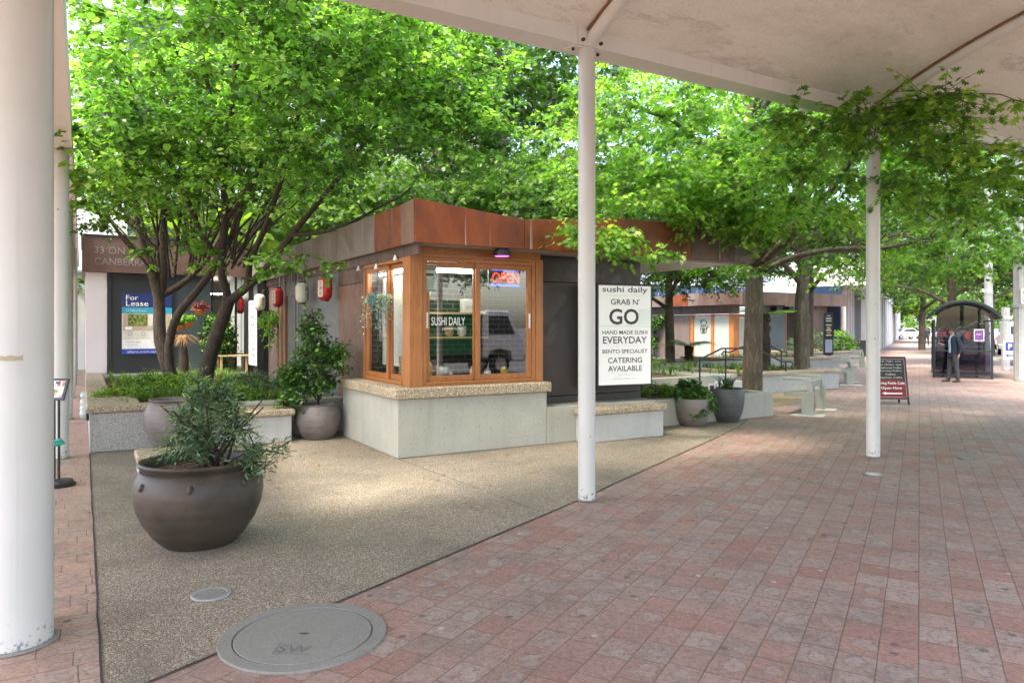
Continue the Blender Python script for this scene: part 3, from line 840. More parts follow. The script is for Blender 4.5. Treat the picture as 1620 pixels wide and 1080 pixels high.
AB().box(0.205, 0.235, -0.2, 10.9, 2.70, 2.842).build('eaves_beam', M['corten_dark'], kio)
AB().box(0.26, 4.46, 0.46, 0.50, 2.70, 2.842).build('head_wall', M['dark'], kio)
AB().box(0.30, 2.34, 0.15, 0.21, 2.742, 2.843).box(0.235, 0.30, 0.15, 2.0, 2.742, 2.843).build('head_trim', M['timber'], kio)
# corner bay in timber
AB().box(0.21, 0.405, 0.10, 0.30, 0.927, 2.74).build('corner_post', M['timber'], kio, bevel=0.006)
AB().box(2.235, 2.36, 0.105, 0.399, 0.927, 2.74).build('end_post', M['timber'], kio, bevel=0.006)
def sliding_window(side, x0, x1, z0, z1, mid):
    if side == 'front':
        bx = lambda a0, a1, d0, d1, z0_, z1_: (a0, a1, 0.115+d0, 0.115+d1, z0_, z1_)
    else:
        bx = lambda b0, b1, d0, d1, z0_, z1_: (0.215+d0, 0.215+d1, b0, b1, z0_, z1_)
    f = AB(); T = 0.055
    f.box(*bx(x0, x0+T, 0, .12, z0, z1)).box(*bx(x1-T, x1, 0, .12, z0, z1)).box(*bx(x0+T, x1-T, 0, .12, z1-T, z1)).box(*bx(x0+T, x1-T, -.02, .12, z0, z0+0.035))
    win = f.build('window', M['timber'], kio, bevel=0.004)
    for k, (s0, s1, dep) in enumerate(((x0+T+.002, mid+0.03, 0.065), (mid-0.03, x1-T-.002, 0.022))):
        S = 0.075; zz0, zz1 = z0+0.037, z1-T-.002
        q = AB(); D = 0.04
        q.box(*bx(s0, s0+S, dep, dep+D, zz0, zz1)).box(*bx(s1-S, s1, dep, dep+D, zz0, zz1)).box(*bx(s0+S, s1-S, dep, dep+D, zz1-S, zz1)).box(*bx(s0+S, s1-S, dep, dep+D, zz0, zz0+S))
        q.build('sash', M['timber'], win, bevel=0.004)
        AB().box(*bx(s0+S-.005, s1-S+.005, dep+0.018, dep+0.023, zz0+S-.005, zz1-S+.005)).build('pane', M['glass'], win)
        hx = s0+S*0.5 if k == 0 else s1-S*0.5
        AB().box(*bx(hx-.014, hx+.014, dep-.006, dep-.001, 1.72, 1.94)).build('flush_handle', M['steel'], win)
    return win
sliding_window('front', 0.41, 2.23, 0.95, 2.70, 1.27)
b_mid = ona(611, 500, 0.22)[0]
sliding_window('left', 0.31, 1.98, 0.95, 2.70, b_mid)
AB().box(0.41, 2.23, 0.10, 0.23, 0.927, 0.948).box(0.21, 0.33, 0.31, 1.98, 0.927, 0.948).build('window_board', M['timber'], kio)
AB().box(0.41, 2.23, 0.10, 0.23, 2.702, 2.74).box(0.21, 0.33, 0.31, 1.98, 2.702, 2.74).build('window_head', M['timber'], kio)
# inside
AB().box(0.34, 4.4, 1.95, 2.0, 0.3, 2.7).build('tiled_back_wall', M['tile'], kio)
AB().box(0.34, 4.44, 0.5, 1.94, 0.8, 0.86).build('floor_slab', M['midgrey'], kio)
AB().box(0.34, 4.4, 0.52, 1.94, 2.64, 2.69).build('inner_ceiling', M['midgrey'], kio)
AB().box(4.3, 4.35, 0.52, 1.94, 0.87, 2.63).build('partition', M['dark'], kio)
AB().box(.50, .51, .85, 1.9, 1.15, 2.5).build('pale_pane_backing', M['white'], kio)  # pale panel added behind the left panes in place of their whitish reflection
AB((.40, 1.2, 2.55)).box(.385, .41, .62, 1.75, 2.53, 2.56).build('tube_lamp', M['tube_glow'], kio, loc=(.40, 1.2, 2.55))  # extra tube, added to brighten the left panes from inside
AB().box(0.36, 2.3, 0.27, 0.62, 0.87, 0.955).build('counter', M['steel'], kio, bevel=0.004)
AB().box(0.5, 2.3, 1.70, 1.94, 1.55, 1.58).box(0.5, 2.3, 1.70, 1.94, 1.95, 1.98).build('shelf', M['timber_pale'], kio)
AB().box(0.5, 1.25, 1.88, 1.945, 2.10, 2.45).build('menu_board', M['black'], kio)
AB((0.4, 1.2, 2.6)).box(0.45, 1.75, 1.1, 1.14, 2.58, 2.62).build('tube_lamp', M['tube_glow'], kio, loc=(0.4, 1.2, 2.6))

# things behind the kiosk glass
def stand(name, label, cat, a, b, z, group=None): return abthing(name, label, cat, a, b, z, group)
t = stand('steel_pot', 'stainless steel pot on the counter behind the window, low at the left', 'pot', 0.83, 0.42, 0.957)
MB().lathe([(0.0, 0), (0.115, 0), (0.12, 0.01), (0.12, 0.21), (0.126, 0.216), (0.112, 0.216), (0.11, 0.02), (0, 0.02)], 28).build('bowl', M['steel'], t, smooth=40)
for s in (-1, 1): MB().tube([(s*.118, -.035, .16), (s*.155, -.03, .165), (s*.155, .03, .165), (s*.118, .035, .16)], .007, 6).build('handle', M['steel'], t)
t = stand('paper_bag', 'yellow paper bag slumped on the counter behind the window', 'bag', 0.57, 0.5, 0.957)
MB().prism([(-.13, -.08), (.13, -.09), (.14, .08), (-.12, .09)], 0, [.30, .26, .3, .33]).build('sack', M['yellow'], t, bevel=.03, seg=3)
MB().tube([(-.1, 0, .28), (-.06, 0, .40), (.05, 0, .41), (.09, 0, .27)], .008, 6).build('handle', M['peach'], t)
t = stand('soy_bottle_crate', 'open peach carton of bottles behind the glass beside the yellow bag', 'carton', 0.62, 0.9, 0.862)
MB().box(-.2, .2, -.12, .12, 0, .45).build('carton', M['peach'], t, bevel=.008)
for k in range(3): MB().lathe([(0, .452), (.04, .452), (.04, .6), (.015, .66), (.015, .72), (0, .72)], 12, (-.12+.12*k, 0)).build('bottle', M['dark'], t, smooth=40)
t = stand('wok_spoon', 'pale wooden rice paddle hanging upright behind the left pane', 'utensil', 1.0, 1.3, 1.9)
MB().tube([(0, 0, 0), (0, 0, .3)], .016, 8).lathe([(0, .28), (.05, .31), (.065, .38), (.045, .45), (0, .47)], 14, (0, 0), 1, .25).build('paddle', M['timber_pale'], t, smooth=40)
for k, (a_, h_, mt, lb) in enumerate(((1.62, .16, 'peach', 'stack of pale peach bowls on the shelf behind the right pane'), (1.85, .12, 'white', 'stack of white bowls on the shelf behind the right pane'))):
    t = stand('bowl_stack', lb, 'bowls', a_, 1.8, 1.585, 'stacks of bowls inside')
    q = MB()
    for i in range(4): q.lathe([(0.03, .035*i), (.05, .035*i+.005), (.085, .035*i+.06), (.08, .035*i+.06), (.03, .035*i+.01)], 18, close=False)
    q.build('bowl', M[mt], t, smooth=40)
for k, (a_, mt, lb) in enumerate(((.50, 'yellow', 'yellow-lidded jar on the counter nearest the timber corner'), (.70, 'peach', 'peach jar on the counter beside the yellow bag'), (1.02, 'white', 'white jar on the counter near the middle stile'), (1.42, 'peach', 'peach jar on the counter just right of the middle stile'), (1.66, 'white', 'white jar on the counter in the right pane'), (1.95, 'yellow', 'yellow jar on the counter at the right end'))):
    t = stand('storage_jar', lb, 'jar', a_, .56, .957, 'jars on the shop counter')
    h_ = (.16, .24, .14, .2, .13, .18)[k]
    MB().lathe([(0, 0), (.05, 0), (.055, .01), (.055, h_*.8), (.042, h_*.88), (0, h_*.88)], 18).build('body', M[mt], t, smooth=40)
    MB().lathe([(0, h_*.88), (.046, h_*.88), (.046, h_), (0, h_)], 18).build('lid', M['steel' if k % 2 else 'timber_pale'], t, smooth=40)
for k, (a_, mt, lb) in enumerate(((.72, 'peach', 'peach carton on the upper shelf behind the left pane'), (1.0, 'yellow', 'yellow carton on the upper shelf behind the left pane'), (1.95, 'white', 'white carton on the upper shelf behind the right pane'))):
    t = stand('carton', lb, 'carton', a_, 1.8, 1.983, 'cartons on the upper shelf')
    MB().box(-.10, .10, -.07, .07, 0, .16+.03*k).build('box', M[mt], t, bevel=.004)
    MB().box(-.06, .06, -.073, -.0705, .04, .11).build('label_panel', M['paper'], t)
# security sticker, shop name, neon
t = abthing('warning_sticker', 'pale green warning sticker with a camera picture inside the top left of the window', 'sticker', *[onb(679, 440, .19)[0], .178], onb(679, 440, .19)[1])
MB().box(-.105, .105, 0, .002, -.19, .19).build('card', plain('pale_green_card', (.42, .55, .46), .5), t)
MB().box(-.098, .098, -.002, -.001, .115, .175).build('banner', M['ink'], t)
text('WARNING', M['paper'], t, .17, (0, -.004, .145), height=.04)
q = MB().box(-.05, .06, -.003, -.0015, .03, .065).box(-.075, -.05, -.003, -.0015, .02, .05).box(.05, .08, -.003, -.0015, -.005, .01)
q.build('camera_picture', M['ink'], t)
text('VIDEO VIDEO\nSURVEILLANCE\nIN 24 HOUR\nOPERATION', M['ink'], t, .15, (0, -.003, -.075), height=.12)
q = MB()
for k in range(9): q.box(-.1+.0222*k, -.09+.0222*k, -.003, -.0015, -.185, -.165).box(-.089+.0222*k, -.079+.0222*k, -.003, -.0015, -.163, -.15)
q.build('check_border', M['ink'], t)
sgn = kio
text('SUSHI DAILY', M['white'], kio, 0.52, (onb(709, 508, .2)[0], 0.192, onb(709, 508, .2)[1]), height=0.115, name='window_lettering')
text('Japanese Cuisine', M['white'], kio, 0.33, (onb(716, 520, .2)[0], 0.192, onb(716, 520, .2)[1]), name='window_lettering')
a_, z_ = onb(798, 440, .34)
t = abthing('neon_sign', 'red and blue neon OPEN sign glowing inside the top right of the window', 'sign', a_, .30, z_)
MB().box(-.29, .26, .0, .03, -.125, .135).build('backing', M['black'], t)
text('OPEN', M['red_glow'], t, .46, (-.005, -.008, 0), height=.15, name='red_tubing')
q = MB()
for z0 in (-.10, .11):
    for k in range(12): q.box(-.25+.04*k, -.225+.04*k, -.006, -.001, z0-.006, z0+.006)
q.build('led_dots', M['blue_glow'], t)
q = MB().box(-.27, .24, -.004, -.001, -.122, -.112).box(-.27, .24, -.004, -.001, .12, .13).build('led_strip', M['blue_glow'], t)
# round lamp under the eaves and pendants
t = abthing('eaves_lamp', 'round black lamp fixed under the rusty eaves above the window', 'lamp', 1.52, -0.12, 2.844)
MB().lathe([(0, 0), (.10, 0), (.10, -.03), (.135, -.035), (.135, -.09), (.12, -.1), (0, -.1)], 28).build('housing', M['black'], t, smooth=40)
MB().lathe([(0, -.101), (.1, -.101), (.1, -.108), (0, -.108)], 24).build('diffuser', M['violet_glow'], t)
for px, yy, lb in ((625, 408, 'white shell bell hanging nearest the timber corner post'), (595, 422, 'glass drop hanging from the eaves above the trailing plant'), (567, 425, 'small glass charm hanging over the brown rust panel')):
    b0, z0 = ona(px, yy, 0.16)
    t = abthing('wind_chime', lb, 'wind chime', 0.16, b0, z0, 'chimes hanging from the eaves')
    MB().tube([(0, 0, 0.02), (0, 0, 2.84-z0)], .0025, 5).build('cord', M['dark'], t)
    MB().lathe([(.004, .045), (.014, .035), (.022, .0), (.034, -.03), (.03, -.03), (.0, .0)], 12).build('bell', M['white'], t, smooth=40)

# lanterns
lan = []
def make_lantern(col, label, first):
    t = thing('paper_lantern', label, 'lantern', (0, 0, 0), ROT, 'paper lanterns under the eaves')
    pr = [(0.02, -.205)]
    N_ = 26
    for i in range(N_+1):
        u_ = -1 + 2*i/N_
        r_ = .125*(1-abs(u_)**4.5*.42) + (.0022 if i % 2 else -.0012)
        pr.append((r_, u_*.19))
    pr.append((.02, .205))
    MB().lathe(pr, 26).build('paper_shade', M[col], t, smooth=50)
    MB().lathe([(.02, .185), (.075, .185), (.075, .215), (.02, .215)], 18).build('top_ring', M['black'], t)
    MB().lathe([(.02, -.215), (.07, -.215), (.07, -.185), (.02, -.185)], 18).build('bottom_ring', M['black'], t)
    MB().tube([(0, 0, .21), (0, 0, .30)], .004, 5).build('cord', M['black'], t)
    q = MB()      # paper label wrapped round the shade, facing out and towards the street
    for i in range(7):
        a0, a1 = R(194+6*i), R(194+6*(i+1))
        q.quad((.128*math.cos(a0), .128*math.sin(a0), -.14), (.128*math.cos(a1), .128*math.sin(a1), -.14), (.128*math.cos(a1), .128*math.sin(a1), .14), (.128*math.cos(a0), .128*math.sin(a0), .14))
    if col == 'red':
        q.build('label_strip', M['cream'], t); tc = 215
        txt = text('居\n酒\n屋', M['ink'], t, .062, (0, 0, 0), height=.25, name='brush_lettering')
    else:
        tc = 296
        txt = text('寿\n司', M['ink'], t, .075, (0, 0, 0), height=.22, name='brush_lettering')
    me = txt.data
    for v_ in me.vertices:
        ang = R(tc) + v_.co.x/.131
        v_.co = Vector((.1305*math.cos(ang), .1305*math.sin(ang), v_.co.z))
    return t
for px, yc, col, lb in ((514, 457, 'red', 'red paper lantern nearest the timber window, above the potted shrub'), (478, 463, 'cream', 'cream paper lantern right of the vertical rods'), (439, 470, 'red', 'red paper lantern seen behind the vertical rods'),
                        (411, 478, 'cream', 'cream paper lantern above the far sushi lightbox'), (380, 483, 'red', 'red paper lantern half hidden by the leaning trunk')):
    b0, z0 = ona(px, yc, .04)
    t = make_lantern(col, lb, None)
    t.location = L(.04, b0, z0)
# black brackets (spot lamps) beside lanterns
for px, yy, lb in ((422, 462, 'black spotlight on the wall beside the far cream lantern'), (519, 441, 'black spotlight on the wall behind the nearest red lantern')):
    b0, z0 = ona(px, yy, .2)
    t = abthing('wall_spotlight', lb, 'spotlight', .245, b0, z0, 'spotlights on the left wall')
    MB().box(-.03, 0, -.05, .05, -.05, .05).tube([(-.03, 0, 0), (-.10, 0, .01)], .015, 8).build('bracket', M['black'], t)
    MB().tube([(-.10, -.02, .05), (-.13, .0, -.08)], .05, 14).build('head', M['black'], t, smooth=40)
# vertical rods
t = abthing('rod_screen', 'screen of thin dark vertical rods between the eaves and planter', 'screen', .13, 6.1, .5)
for i in range(9):
    MB().tube([(0.02*(i % 2), -.95+.26*i, 0), (0.02*(i % 2), -.95+.26*i, 2.33)], .012, 6).build('rod', M['midgrey'] if i % 3 else M['corten_dark'], t)

# lightboxes
def lightbox(label, a, b, z, rot, w=1.02, h=1.62, d=.16, rev=False):
    t = thing('lightbox_sign', label, 'sign', L(a, b, z), ROT + rot, 'sushi lightbox signs')
    MB().box(-w/2, w/2, 0, d, 0, h).build('case', M['black'], t, bevel=.006)
    MB().box(-w/2+.028, w/2-.028, -.004, -.0005, .028, h-.028).build('face', M['signwhite'], t)
    def ln(s, zf, wf, hf, ink='ink', x=0): text(s, M[ink], t, w*wf, (x*w, -.006, h*zf), height=h*hf, bold=.012)
    ln('sushi daily', .938, .82, .072)
    ln("GRAB N'", .825, .52, .058)
    text('GO', M['ink'], t, w*.54, (-.02*w, -.006, h*.68), height=h*.155, bold=.02)
    ln('HAND MADE SUSHI', .527, .82, .037)
    ln('EVERYDAY', .452, .80, .068)
    ln('BENTO SPECIALIST', .342, .82, .039)
    ln('CATERING', .255, .62, .054)
    ln('AVAILABLE', .175, .62, .054)
    ln('sushidaily.cbr', .112, .26, .014, 'inkgrey'); ln('sushidaily.cbr@gmail.com', .075, .46, .014, 'inkgrey')
    q = MB()
    for zf, wf, th in ((.885, .94, .005), (.588, .94, .007), (.398, .6, .003), (.303, .6, .003), (.14, .6, .003)):
        q.box(-w*wf/2, w*wf/2, -.0065, -.0045, h*(zf-th/2), h*(zf+th/2))
    for k in range(12): q.box(w*.24, w*.44, -.0062, -.0045, h*(.61+.0125*k), h*(.61+.0125*k)+.007)
    q.build('printed_rule', M['mint'], t)
    return t
lightbox('white sushi lightbox sign beside the slim white post on the dark kiosk wall', 3.83, -.02, .80, R(-7))
b0, z0 = ona(400, 535, -.02)
lightbox('narrow-looking white sushi lightbox sign seen edge-on beyond the tree trunks', -.02, b0, .78, R(-90))

# ---------------------------------------------------------------- seats, planters
def seat(label, a0, a1, b0, b1, h, cap=.105, ov=.05, wall='conc_white', group='pebble-topped concrete seats'):
    t = abthing('concrete_seat', label, 'seat', (a0+a1)/2, b0, 0, group)
    o = ((a0+a1)/2, b0, 0)
    AB(o).box(a0, a1, b0, b1, 0, h-cap).build('base', M[wall], t, bevel=.012)
    AB(o).box(a0-ov, a1+ov, b0-ov, b1, h-cap+.002, h).build('seat_slab', M['coping'], t, bevel=.03, seg=3)
    return t
seat('pebble-topped white concrete seat behind the slim post, below the lightbox', 2.88, 4.42, -.26, -.003, .515)
seat('pebble-topped white concrete seat between the two big round pots', -2.1, -.84, 2.2, 2.86, .50)
seat('low pebble-topped slab just behind the big foreground pot', -3.02, -2.15, .32, .85, .27, .1, .03)
# courtyard planter
OPL = (-3.5, 2.6, 0)
pl = abthing('courtyard_planter', 'long granite planter of grass and trees with pebble coping left of the kiosk', 'planter', -3.5, 2.6)
AB(OPL).box(-3.5, -2.12, 2.6, 2.86, 0, .54).box(-3.5, -3.24, 2.87, 11.1, 0, .54).build('granite_wall', M['granite'], pl, bevel=.008)
AB(OPL).box(-2.118, .23, 2.88, 3.12, 0, .50).box(-.25, -.05, 3.13, 10.0, 0, .5).build('inner_wall', M['granite'], pl, bevel=.008)
AB(OPL).prism([(-3.54, 2.56), (-2.2, 2.56), (-2.2, 2.92), (-2.85, 2.92), (-2.85, 4.5), (-3.18, 4.5), (-3.18, 11.1), (-3.54, 11.1)], .543, .635).build('coping', M['coping'], pl, bevel=.022, seg=3)
AB(OPL).box(-2.118, .22, 2.86, 3.14, .503, .56).build('coping', M['conc'], pl, bevel=.008)
# uneven soil
vs_ = []; fs_ = []; rr = random.Random(4)
nx_, ny_ = 22, 42
for j in range(ny_+1):
    for i in range(nx_+1):
        vs_.append((-3.22+2.98*i/nx_, 2.9+8.2*j/ny_, .50 + .05*math.sin(i*.7)*math.cos(j*.5) + rr.uniform(-.015, .02)))
for j in range(ny_):
    for i in range(nx_):
        p = j*(nx_+1)+i; fs_.append((p, p+1, p+nx_+2, p+nx_+1))
AB(OPL).add(vs_, fs_).build('soil', M['soil'], pl)
# bulkhead lamps on its left face
for px, py in ((133, 661), (133.5, 636), (133, 612), (132, 598)):
    b0, z0 = ona(px, py, -3.5)
for k, b0 in enumerate((3.0, 3.75, 4.75, 6.1)):
    t = abthing('bulkhead_lamp', ['nearest bulkhead lamp on the granite planter beside the path', 'second bulkhead lamp along the granite planter from the front', 'third bulkhead lamp along the granite planter from the front', 'farthest bulkhead lamp along the granite planter'][k], 'lamp', -3.503, b0, .50, 'bulkhead lamps on the planter')
    MB().tube([(0, 0, 0), (-.035, 0, 0)], .10, 20).build('base_ring', M['black'], t, smooth=40)
    o_ = MB().lathe([(.088, 0), (.08, .04), (.055, .07), (.0, .085)], 20).build('dome', M['frosted'], t, smooth=60)
    o_.rotation_euler = (0, R(-90), 0); o_.location = (-.036, 0, 0)

# ---------------------------------------------------------------- pots
def big_pot(name, label, p, prof, mat, rim_soil_z, rs, sx=1.0, lugs=False, group='round garden pots'):
    t = thing(name, label, 'pot', p, 0, group)
    MB().lathe(prof, 56).build('vessel', mat, t, smooth=50)
    if lugs:
        for ang in (235, 285, 335, 55, 120, 185):
            q = MB()
            o = Vector((math.cos(R(ang)), math.sin(R(ang)), 0))
            q.tube([o*.445+Vector((0, 0, .525)), o*.475+Vector((0, 0, .53)), o*.49+Vector((0, 0, .51)), o*.468+Vector((0, 0, .49))], [.02, .026, .022, .012], 8)
            q.build('lug', mat, t, smooth=60)
    q = MB(); q.lathe([(0.001, rim_soil_z+.015), (rs*.6, rim_soil_z+.01), (rs, rim_soil_z), (rs, rim_soil_z-.05), (0.001, rim_soil_z-.05)], 30)
    q.build('soil', M['soil'], t)
    return t
PA = ground(316, 856)
potA = big_pot('garden_pot', 'largest dark brown pot in the foreground holding a feathery shrub', PA,
    [(.001, 0), (.27, 0), (.285, .012), (.355, .085), (.43, .20), (.476, .315), (.492, .42), (.485, .51), (.452, .585), (.438, .60), (.442, .612), (.425, .617), (.43, .632), (.452, .642), (.458, .66), (.447, .675), (.428, .675), (.415, .66), (.405, .60), (.40, .5), (.001, .5)], M['pot_brown'], .585, .40, lugs=True)
PB = L(onb(273, 700, 2.2)[0], 2.2)
potB = big_pot('garden_pot', 'grey brown round pot half hidden behind the largest pot, by the granite planter', PB,
    [(.001, 0), (.2, 0), (.215, .012), (.27, .12), (.345, .32), (.372, .45), (.355, .57), (.30, .67), (.275, .695), (.30, .71), (.31, .725), (.295, .735), (.26, .72), (.26, .6), (.001, .6)], M['pot_grey'], .66, .255)
PC = ground(501.5, 693) + Vector((0, .05, 0))
potC = big_pot('garden_pot', 'grey brown round pot in the corner against the kiosk plinth with a glossy shrub', PC,
    [(.001, 0), (.225, 0), (.24, .012), (.295, .1), (.345, .24), (.352, .33), (.335, .43), (.30, .5), (.285, .515), (.292, .53), (.275, .54), (.255, .52), (.25, .45), (.001, .45)], M['pot_grey'], .49, .255)
PD = ground(1095, 672)
potD = big_pot('planter_tub', 'taupe tub of trailing ivy beside the concrete seat', PD,
    [(.001, 0), (.2, 0), (.225, .02), (.275, .12), (.305, .26), (.318, .47), (.312, .48), (.29, .478), (.285, .40), (.001, .40)], M['pot_taupe'], .435, .29, group='pots at the seat end')
PE = ground(1148, 667) + Vector((.05, .1, 0))
potE = big_pot('planter_tub', 'charcoal tub of strap-leaved plant between the ivy tub and oak trunk', PE,
    [(.001, 0), (.19, 0), (.215, .02), (.275, .16), (.312, .36), (.318, .60), (.312, .61), (.29, .608), (.285, .52), (.001, .52)], M['pot_char'], .565, .29, group='pots at the seat end')
t = thing('table_card', 'small white picture card standing between the ivy tub and charcoal tub', 'card', at(1126, 619, 13.3), ROT)
MB().box(-.09, .09, -.004, .004, -.06, .15).build('card', M['white'], t)
MB().box(-.05, .05, -.006, -.0045, .0, .11).tube([(0, 0, -.06), (0, 0, -.64)], .008, 6).build('picture', M['ink'], t)

# menu stand at the left
PM = ground(94, 768)
ms = thing('menu_stand', 'black floor-standing menu board with dish pictures beside the white columns', 'menu stand', PM, R(-4))
MB().lathe([(0, 0), (.155, 0), (.16, .012), (.16, .03), (.135, .04), (.13, .065), (.02, .075), (0, .075)], 32).build('base', M['black'], ms, smooth=40)
MB().tube([(-.07, 0, .05), (-.07, 0, .98)], .022, 12).tube([(-.02, 0.02, .05), (-.02, .02, .98)], .014, 10).build('pole', M['black'], ms, smooth=40)
q = MB().box(-.24, .16, -.012, .012, -.125, .125)
fr = q.build('frame', plain('navy_plastic', (.02, .03, .05), .35), ms, bevel=.008); fr.location = (-.05, -.03, 1.06); fr.rotation_euler = (R(-22), 0, 0)
mc = MB().box(-.21, .13, -.0145, -.0125, -.095, .095).build('menu_card', M['food'], fr)
q = MB()
for k in range(3): q.box(-.20+.11*k, -.15+.11*k, -.0155, -.0147, .06, .085)
q.build('price_panel', M['navy'], fr)
rb = thing('ribbon', 'teal ribbon tied around the menu stand pole', 'ribbon', PM + Vector((-.07, 0, .47)), 0)
MB().tube([(-.02, -.03, 0), (.04, -.035, .02), (.10, -.03, .035), (.13, -.02, .01), (.06, -.03, -.01), (-.02, -.03, -.02)], .013, 6, el=2.0).build('loop', M['tealcloth'], rb)
MB().tube([(-.025, .0, -.02), (-.03, -.028, 0.0), (.02, -.028, .0), (.028, 0, -.02)], .012, 6).tube([(0, -.03, 0), (.02, -.03, -.1), (.01, -.03, -.22)], .009, 5).build('tail', M['tealcloth'], rb)

# ---------------------------------------------------------------- covers in the ground
c_ = ground(481, 1003)
t = thing('manhole_cover', 'round grey concrete manhole cover marked SW at the brick edge', 'manhole', (c_.x, c_.y, 0), R(-2))
MB().lathe([(.385, -.01), (.462, -.01), (.462, .003), (.458, .006), (.388, .006), (.385, .003)], 64, close=True).build('rim', M['manhole'], t, smooth=30)
MB().lathe([(.001, .006), (.374, .006), (.378, .003), (.378, -.01), (.001, -.01)], 64).build('lid', M['manhole'], t, smooth=30)
MB().lathe([(.376, .0), (.386, .0), (.386, .0015), (.376, .0015)], 48, close=True).build('gap', M['joint'], t)
MB().lathe([(.001, .0075), (.03, .0075), (.03, .0062), (.001, .0062)], 12, (0, 0.0), 1, .35).build('lift_slot', M['joint'], t)
text('SW', plain('dark_cast_letter', (.15, .145, .13), .8), t, .17, (.01, -.2, .0085), rot=Matrix.Rotation(R(0), 4, 'Z'), height=.085)  # letters and border in a darker grey than the lid
q = MB()
for (x0, x1, y0, y1) in ((-.09, .11, -.262, -.258), (-.09, -.086, -.258, -.14), (-.09, -.02, -.14, -.136)): q.box(x0, x1, y0, y1, .0062, .0078)
q.build('cast_border', bpy.data.materials['dark_cast_letter'], t)
c_ = ground(334, 939)
for nm, lb, c_, r_ in (('ground_cover', 'small round metal cover set in the pebble paving', ground(334, 939), .125), ('ground_light', 'round glass ground light in the brick near the second post', ground(1382, 750), .125), ('ground_light', 'round ground light in brick right of the second post', ground(1531, 725), .12)):
    t = thing(nm, lb, 'ground light' if nm == 'ground_light' else 'cover', (c_.x, c_.y, 0))
    MB().lathe([(r_*.76, -.01), (r_, -.01), (r_, .004), (r_*.97, .007), (r_*.78, .007), (r_*.76, .005)], 36, close=True).build('rim', M['galv'] if nm == 'ground_cover' else M['pot_grey'], t, smooth=30)
    MB().lathe([(.001, .006), (r_*.74, .006), (r_*.75, .003), (r_*.75, -.01), (.001, -.01)], 36).build('disc', M['frosted'] if nm == 'ground_light' else M['manhole'], t, smooth=30)
# ---------------------------------------------------------------- trees
def leaf_template(kind):
    if kind == 'round':          # folded heart-shaped leaf, stalk at the origin, tip along +y
        v = [(0, 0, 0), (0, .5, -.02), (0, 1.0, -.10), (-.33, .18, .05), (-.42, .48, .06), (-.26, .78, .0), (.33, .18, .05), (.42, .48, .06), (.26, .78, .0)]
        q = [(0, 1, 4, 3), (1, 2, 5, 4), (0, 6, 7, 1), (1, 7, 8, 2)]
        return np.array(v), [np.array(q)]
    if kind == 'oak':            # seven pointed lobes
        out = [(.03, 0), (.05, .22), (.34, .16), (.12, .36), (.46, .50), (.13, .58), (.30, .84), (.07, .76), (0, 1.02), (-.07, .76), (-.30, .84), (-.13, .58), (-.46, .50), (-.12, .36), (-.34, .16), (-.05, .22), (-.03, 0)]
        v = [(x, y, .10*abs(x)*1.2 - .10*y*y) for x, y in out]
        q = [(1, 2, 3), (3, 4, 5), (5, 6, 7), (7, 8, 9), (9, 10, 11), (11, 12, 13), (13, 14, 15)]
        big = [(0, 1, 15, 16), (1, 3, 13, 15), (3, 5, 11, 13), (5, 7, 9, 11)]
        return np.array(v), [np.array(q), np.array(big)]
    if kind == 'lance':
        v = [(0, 0, 0), (.09, .35, .01), (.07, .7, -.03), (0, 1, -.10), (-.07, .7, -.03), (-.09, .35, .01)]
        return np.array(v), [np.array([(0, 1, 2, 3), (0, 3, 4, 5)])]
    if kind == 'oval':
        v = [(0, 0, 0), (.24, .3, .04), (.25, .62, .03), (0, 1, -.08), (-.25, .62, .03), (-.24, .3, .04), (0, .5, -.03)]
        return np.array(v), [np.array([(0, 1, 2, 6), (6, 2, 3, 4), (0, 6, 4, 5)])]
    v = [(0, 0, 0), (.4, .35, .05), (.3, .8, -.05), (0, 1, -.12), (-.3, .8, -.05), (-.4, .35, .05)]
    return np.array(v), [np.array([(0, 1, 2, 3), (0, 3, 4, 5)])]

def leaves_mesh(name, pos, axis, nrm, size, tint, kind, mat, parent):
    T, F_ = leaf_template(kind)
    n = len(pos)
    y = axis/np.linalg.norm(axis, axis=1, keepdims=True)
    x = np.cross(y, nrm); x /= np.linalg.norm(x, axis=1, keepdims=True)+1e-9
    z = np.cross(x, y)
    P = pos[:, None, :] + (T[None, :, 0:1]*x[:, None, :] + T[None, :, 1:2]*y[:, None, :] + T[None, :, 2:3]*z[:, None, :])*size[:, None, None]
    k = len(T)
    off = (np.arange(n)*k)[:, None, None]
    faces = [(f[None]+off).reshape(-1, f.shape[1]) for f in F_]
    tt = np.concatenate([np.repeat(tint, len(f)) for f in F_])
    return np_mesh(name, P.reshape(-1, 3), faces, mat, parent, tt)

